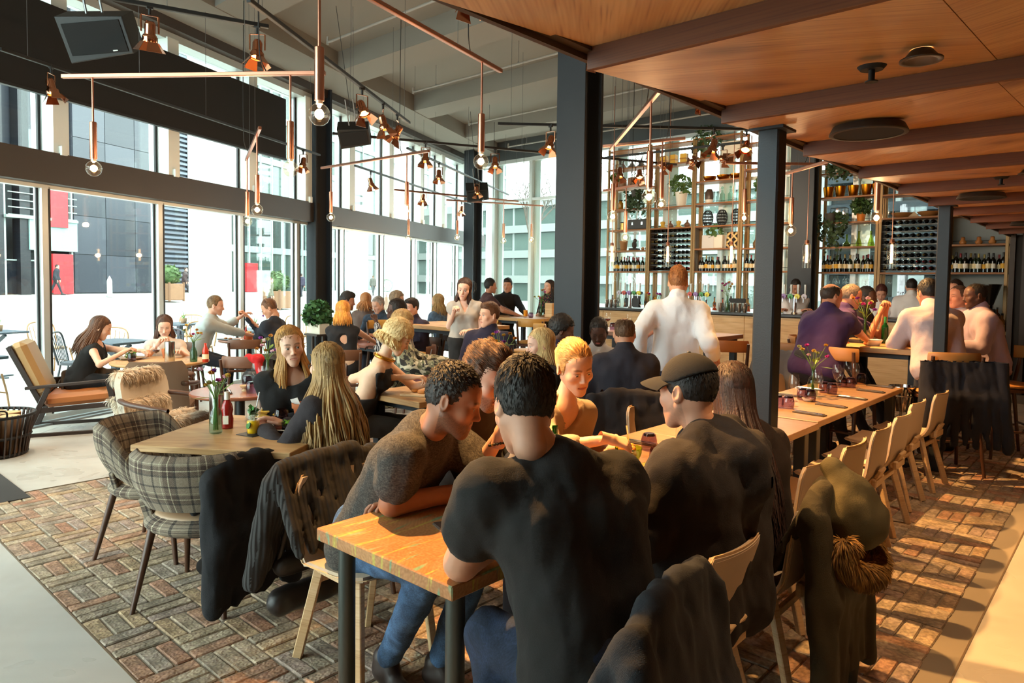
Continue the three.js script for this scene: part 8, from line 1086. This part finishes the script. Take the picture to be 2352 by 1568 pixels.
// cloth thrown over a chair back: turn is the chair's, hangs outside and a little inside
function drape(name, label, cat, x, z, turn, m, o = {}) {
  const t = thing(name, label, cat, [x, 0, z], turn), w = o.w ?? 0.24, top = o.top ?? 0.83, lo = o.lo ?? 0.25, y0 = o.in ?? 0.55, F = new Field([-0.45, Math.max(0.01, lo - 0.1), -0.6], [0.45, 1.0, 0.25], 0.014), zb = o.zb ?? -0.29;
  for (let i = 0; i <= 8; i++) { const q = (i / 8 - 0.5) * 2, sag = 0.03 * q * q + 0.02 * noise(i, 3), zz = zb - 0.035 - 0.018 * noise(i * 0.9, x) - (o.flare ?? 0.05) * 0.5, L = lo + (o.rag ?? 0.08) * noise(i * 0.9, z * 3); F.cap([q * w, top - sag, zb], [q * (w + 0.02), mix(top, L, 0.5), zz], 0.028, 0.03, 0.06).cap([q * (w + 0.02), mix(top, L, 0.5), zz], [q * (w + (o.flare ?? 0.05)), L, zz - 0.02], 0.03, 0.022, 0.06).cap([q * w, top - sag, zb + 0.01], [q * w * 0.97, y0, zb + (o.pull ?? 0.15)], 0.03, 0.022, 0.03); }
  if (o.sleeve) for (const s of [-1, 1]) F.cap([s * (w + 0.02), top - 0.08, zb - 0.02], [s * (w + 0.07), lo - 0.02, zb - 0.08], 0.05, 0.04, 0.03);
  F.warp((px, py, pz) => 0.012 * noise(px * 14, py * 6, pz * 14) + 0.006 * noise(px * 34, py * 12, pz * 30)); mesh(o.part ?? 'cloth', F.mesh(), m, t); return t;
}
drape('jacket', 'charcoal jacket hung over the chair of the man in the black T-shirt', 'jacket', -1.15, -1.53, -1.41, cloth('#1d2026'), { w: 0.25, lo: 0.12, top: 0.84, flare: 0.08, sleeve: true });
{ const t = drape('parka', 'olive parka with a fur trimmed hood hung over a pale chair', 'coat', -1.15, -2.8, -1.57, cloth('#3a3320'), { w: 0.19, lo: 0.14, top: 0.85, flare: 0.06, sleeve: true });
  const F = new Field([-0.3, 0.45, -0.65], [0.3, 1.05, 0.0], 0.012); F.ell([0, 0.76, -0.36], [0.14, 0.15, 0.09], 0.04).cap([0, 0.92, -0.3], [0, 0.75, -0.4], 0.05, 0.1, 0.04); F.warp((x, y, z) => 0.012 * noise(x * 18, y * 14, z * 18)); mesh('hood', F.mesh(), cloth('#4a4228'), t);
  const R = new Field([-0.35, 0.4, -0.65], [0.35, 0.95, -0.1], 0.012), P = []; for (let i = 0; i <= 10; i++) { const a = -0.3 + i / 10 * 3.7; P.push([Math.cos(a) * 0.17, 0.66 - Math.sin(a) * 0.1, -0.42 + 0.03 * Math.cos(a * 2)]); } for (let i = 0; i < 10; i++) R.cap(P[i], P[i + 1], 0.032, 0.032, 0.02); const rg = R.mesh(); mesh('fur_trim', [hairPaint(rg, '#5a3c1a', '#8a6228'), hairPaint(strands(rg, 8000, { flow: [0.1, -1, -0.3], strand: 0.034, lift: 0.4 }), '#6b4718', '#c08a3a')], hairMat(), t); }
{ const t = drape('cardigan', 'charcoal rib knit cardigan with pale lining over the chair of the grey T-shirt man', 'cardigan', -2.4, -1.77, 1.6, mat('#2c2a29', 0.95, { bumpMap: tex(64, 64, (u) => 0.5 + 0.5 * Math.sin(u * 2 * PI * 8), [6, 6], false), bumpScale: 0.006 }), { w: 0.25, lo: 0.36, top: 0.845, flare: 0.07, in: 0.49, sleeve: true });
  mesh('lining', [T(bx(0.16, 0.22, 0.02, 0, 0, 0, 0.008), 0.2, 0.33, -0.36, 0.1, 0.2, 0.1), T(bx(0.1, 0.26, 0.02, 0, 0, 0, 0.008), 0.29, 0.24, -0.26, 0, 1.1, 0.1)], cloth('#b9b7b2'), t);
  const b = thing('shoulder_bag', 'dark leather shoulder bag hanging below the knitted cardigan', 'bag', [-2.74, 0.12, -1.68], 1.6); const F = new Field([-0.25, 0, -0.12], [0.25, 0.5, 0.12], 0.012); F.cap([-0.13, 0.1, 0], [0.13, 0.1, 0], 0.06, 0.06, 0.05).cap([-0.12, 0.26, 0], [0.12, 0.26, 0], 0.05, 0.05, 0.06); F.warp((x, y, z) => 0.008 * noise(x * 16, y * 16, z * 16)); mesh('body', F.mesh(), mat('#211b18', 0.5), b); mesh('strap', tube([[-0.15, 0.25, 0], [-0.08, 0.55, 0.05], [0.08, 0.55, 0.05], [0.15, 0.25, 0]], 0.01, 16, 6), mat('#211b18', 0.5), b); }
drape('dark_coat', 'long black coat hanging off the front tartan tub chair', 'coat', -3.54, -1.585, -1.38, cloth('#17171a'), { w: 0.17, lo: 0.12, top: 0.74, flare: 0.07, zb: -0.3, in: 0.5, sleeve: true });
drape('fur_collar_coat', 'brown coat with a fur collar over the arm of the lounge chair', 'coat', -8.32, -2.46, 2.75 - PI / 2, mat('#4a3a2a', 0.9), { w: 0.24, lo: 0.28, top: 0.6, zb: -0.33, in: 0.4 });
drape('black_coat', 'black coat hanging over the chair of the balding man', 'coat', -2.8, -4.35, -2.45, cloth('#181417'), { w: 0.26, lo: 0.2, top: 0.86, zb: -0.27 });
drape('navy_jacket', 'navy jacket over the bar stool beside the second slim post', 'jacket', -1.28, -7.2, -2.55, cloth('#14151f'), { w: 0.27, lo: 0.3, top: 1.1, zb: -0.32, in: 0.8, flare: 0.08, sleeve: true });
drape('grey_jacket', 'light grey jacket over the bar stool of the balding man in purple', 'jacket', -2.6, -7.1, 2.9, cloth('#6b6a6c'), { w: 0.22, lo: 0.45, top: 0.98, zb: -0.25, in: 0.7 });
drape('olive_jacket', 'olive and navy jacket behind the blonde girl', 'jacket', -2.5, -3.05, 1.5, cloth('#5a5544'), { w: 0.22, lo: 0.4, top: 0.85, flare: 0.06 });
{ const t = thing('red_scarf', 'bright red scarf lying on the black bag by the round table', 'scarf', [-6.75, 0.45, -3.55], 0.5), F = new Field([-0.25, -0.1, -0.25], [0.25, 0.55, 0.25], 0.012); F.cap([-0.09, 0.36, 0], [0.05, 0.37, 0], 0.045, 0.045, 0.04).cap([0.02, 0.36, 0.02], [0.09, 0.16, 0.04], 0.04, 0.025, 0.03); F.warp((x, y, z) => 0.018 * noise(x * 20, y * 14, z * 20)); mesh('scarf', F.mesh(), cloth('#b8161a'), t);
  const b = thing('black_bag', 'black leather bag on the brown chair by the round table', 'bag', [-6.88, 0.47, -3.72], 0.6), G2 = new Field([-0.3, -0.05, -0.25], [0.3, 0.5, 0.25], 0.014); G2.cap([-0.14, 0.1, 0], [0.14, 0.1, 0], 0.1, 0.1, 0.05).cap([-0.12, 0.28, 0], [0.12, 0.3, 0], 0.08, 0.08, 0.05); G2.warp((x, y, z) => 0.02 * noise(x * 10, y * 10, z * 10)); mesh('body', G2.mesh(), mat('#1a1613', 0.45), b); mesh('flap', T(bx(0.3, 0.14, 0.012, 0, 0, 0, 0.005), 0, 0.2, 0.1, 0.1), mat('#221c18', 0.45), b); }
{ const { hand } = p1.J, w = thing('wristwatch', 'steel wristwatch on the grey T-shirt man', 'watch', [p1.position.x + hand[0][0], hand[0][1], p1.position.z + hand[0][2]], 0); mesh('strap', new THREE.TorusGeometry(0.031, 0.006, 8, 24).rotateY(0.15), mat('#6b5038', 0.5), w); mesh('dial', cyl(0.018, 0.018, 0.009, 0, 0, 0, 20).rotateX(0.9).translate(0.012, 0.024, 0.018), chrome, w); }
{ const { hand } = p3.J, b = thing('bracelet', 'black bead bracelet on the raised wrist behind the grey T-shirt man', 'bracelet', [p3.position.x + hand[0][0] - 0.015, hand[0][1] - 0.04, p3.position.z + hand[0][2] - 0.005]); for (let i = 0; i < 18; i++) mesh('bead', ball(0.006, Math.sin(i * 0.349) * 0.034, 0.01 * Math.sin(i * 0.349), Math.cos(i * 0.349) * 0.034, 8), i % 6 ? black : brass, b); }
{ const t = thing('floor_lamp', 'small tripod lamp with a wire ball shade by the corner column', 'lamp', [-12.2, 0.9, -12.0]); for (let i = 0; i < 3; i++) mesh('leg', rod([0, 0.45, 0], [Math.sin(i * 2.1) * 0.15, -0.9, Math.cos(i * 2.1) * 0.15], 0.008), iron, t); for (let i = 0; i < 6; i++) mesh('wire_hoop', new THREE.TorusGeometry(0.16, 0.003, 5, 28).rotateY(i * 0.52).translate(0, 0.62, 0), iron, t); mesh('bulb', ball(0.04, 0, 0.62, 0, 12), glow('#ffb868', 6), t); pointLamp([0, 0.62, 0.06], 0.5, t); }
renderer.render(scene, camera);
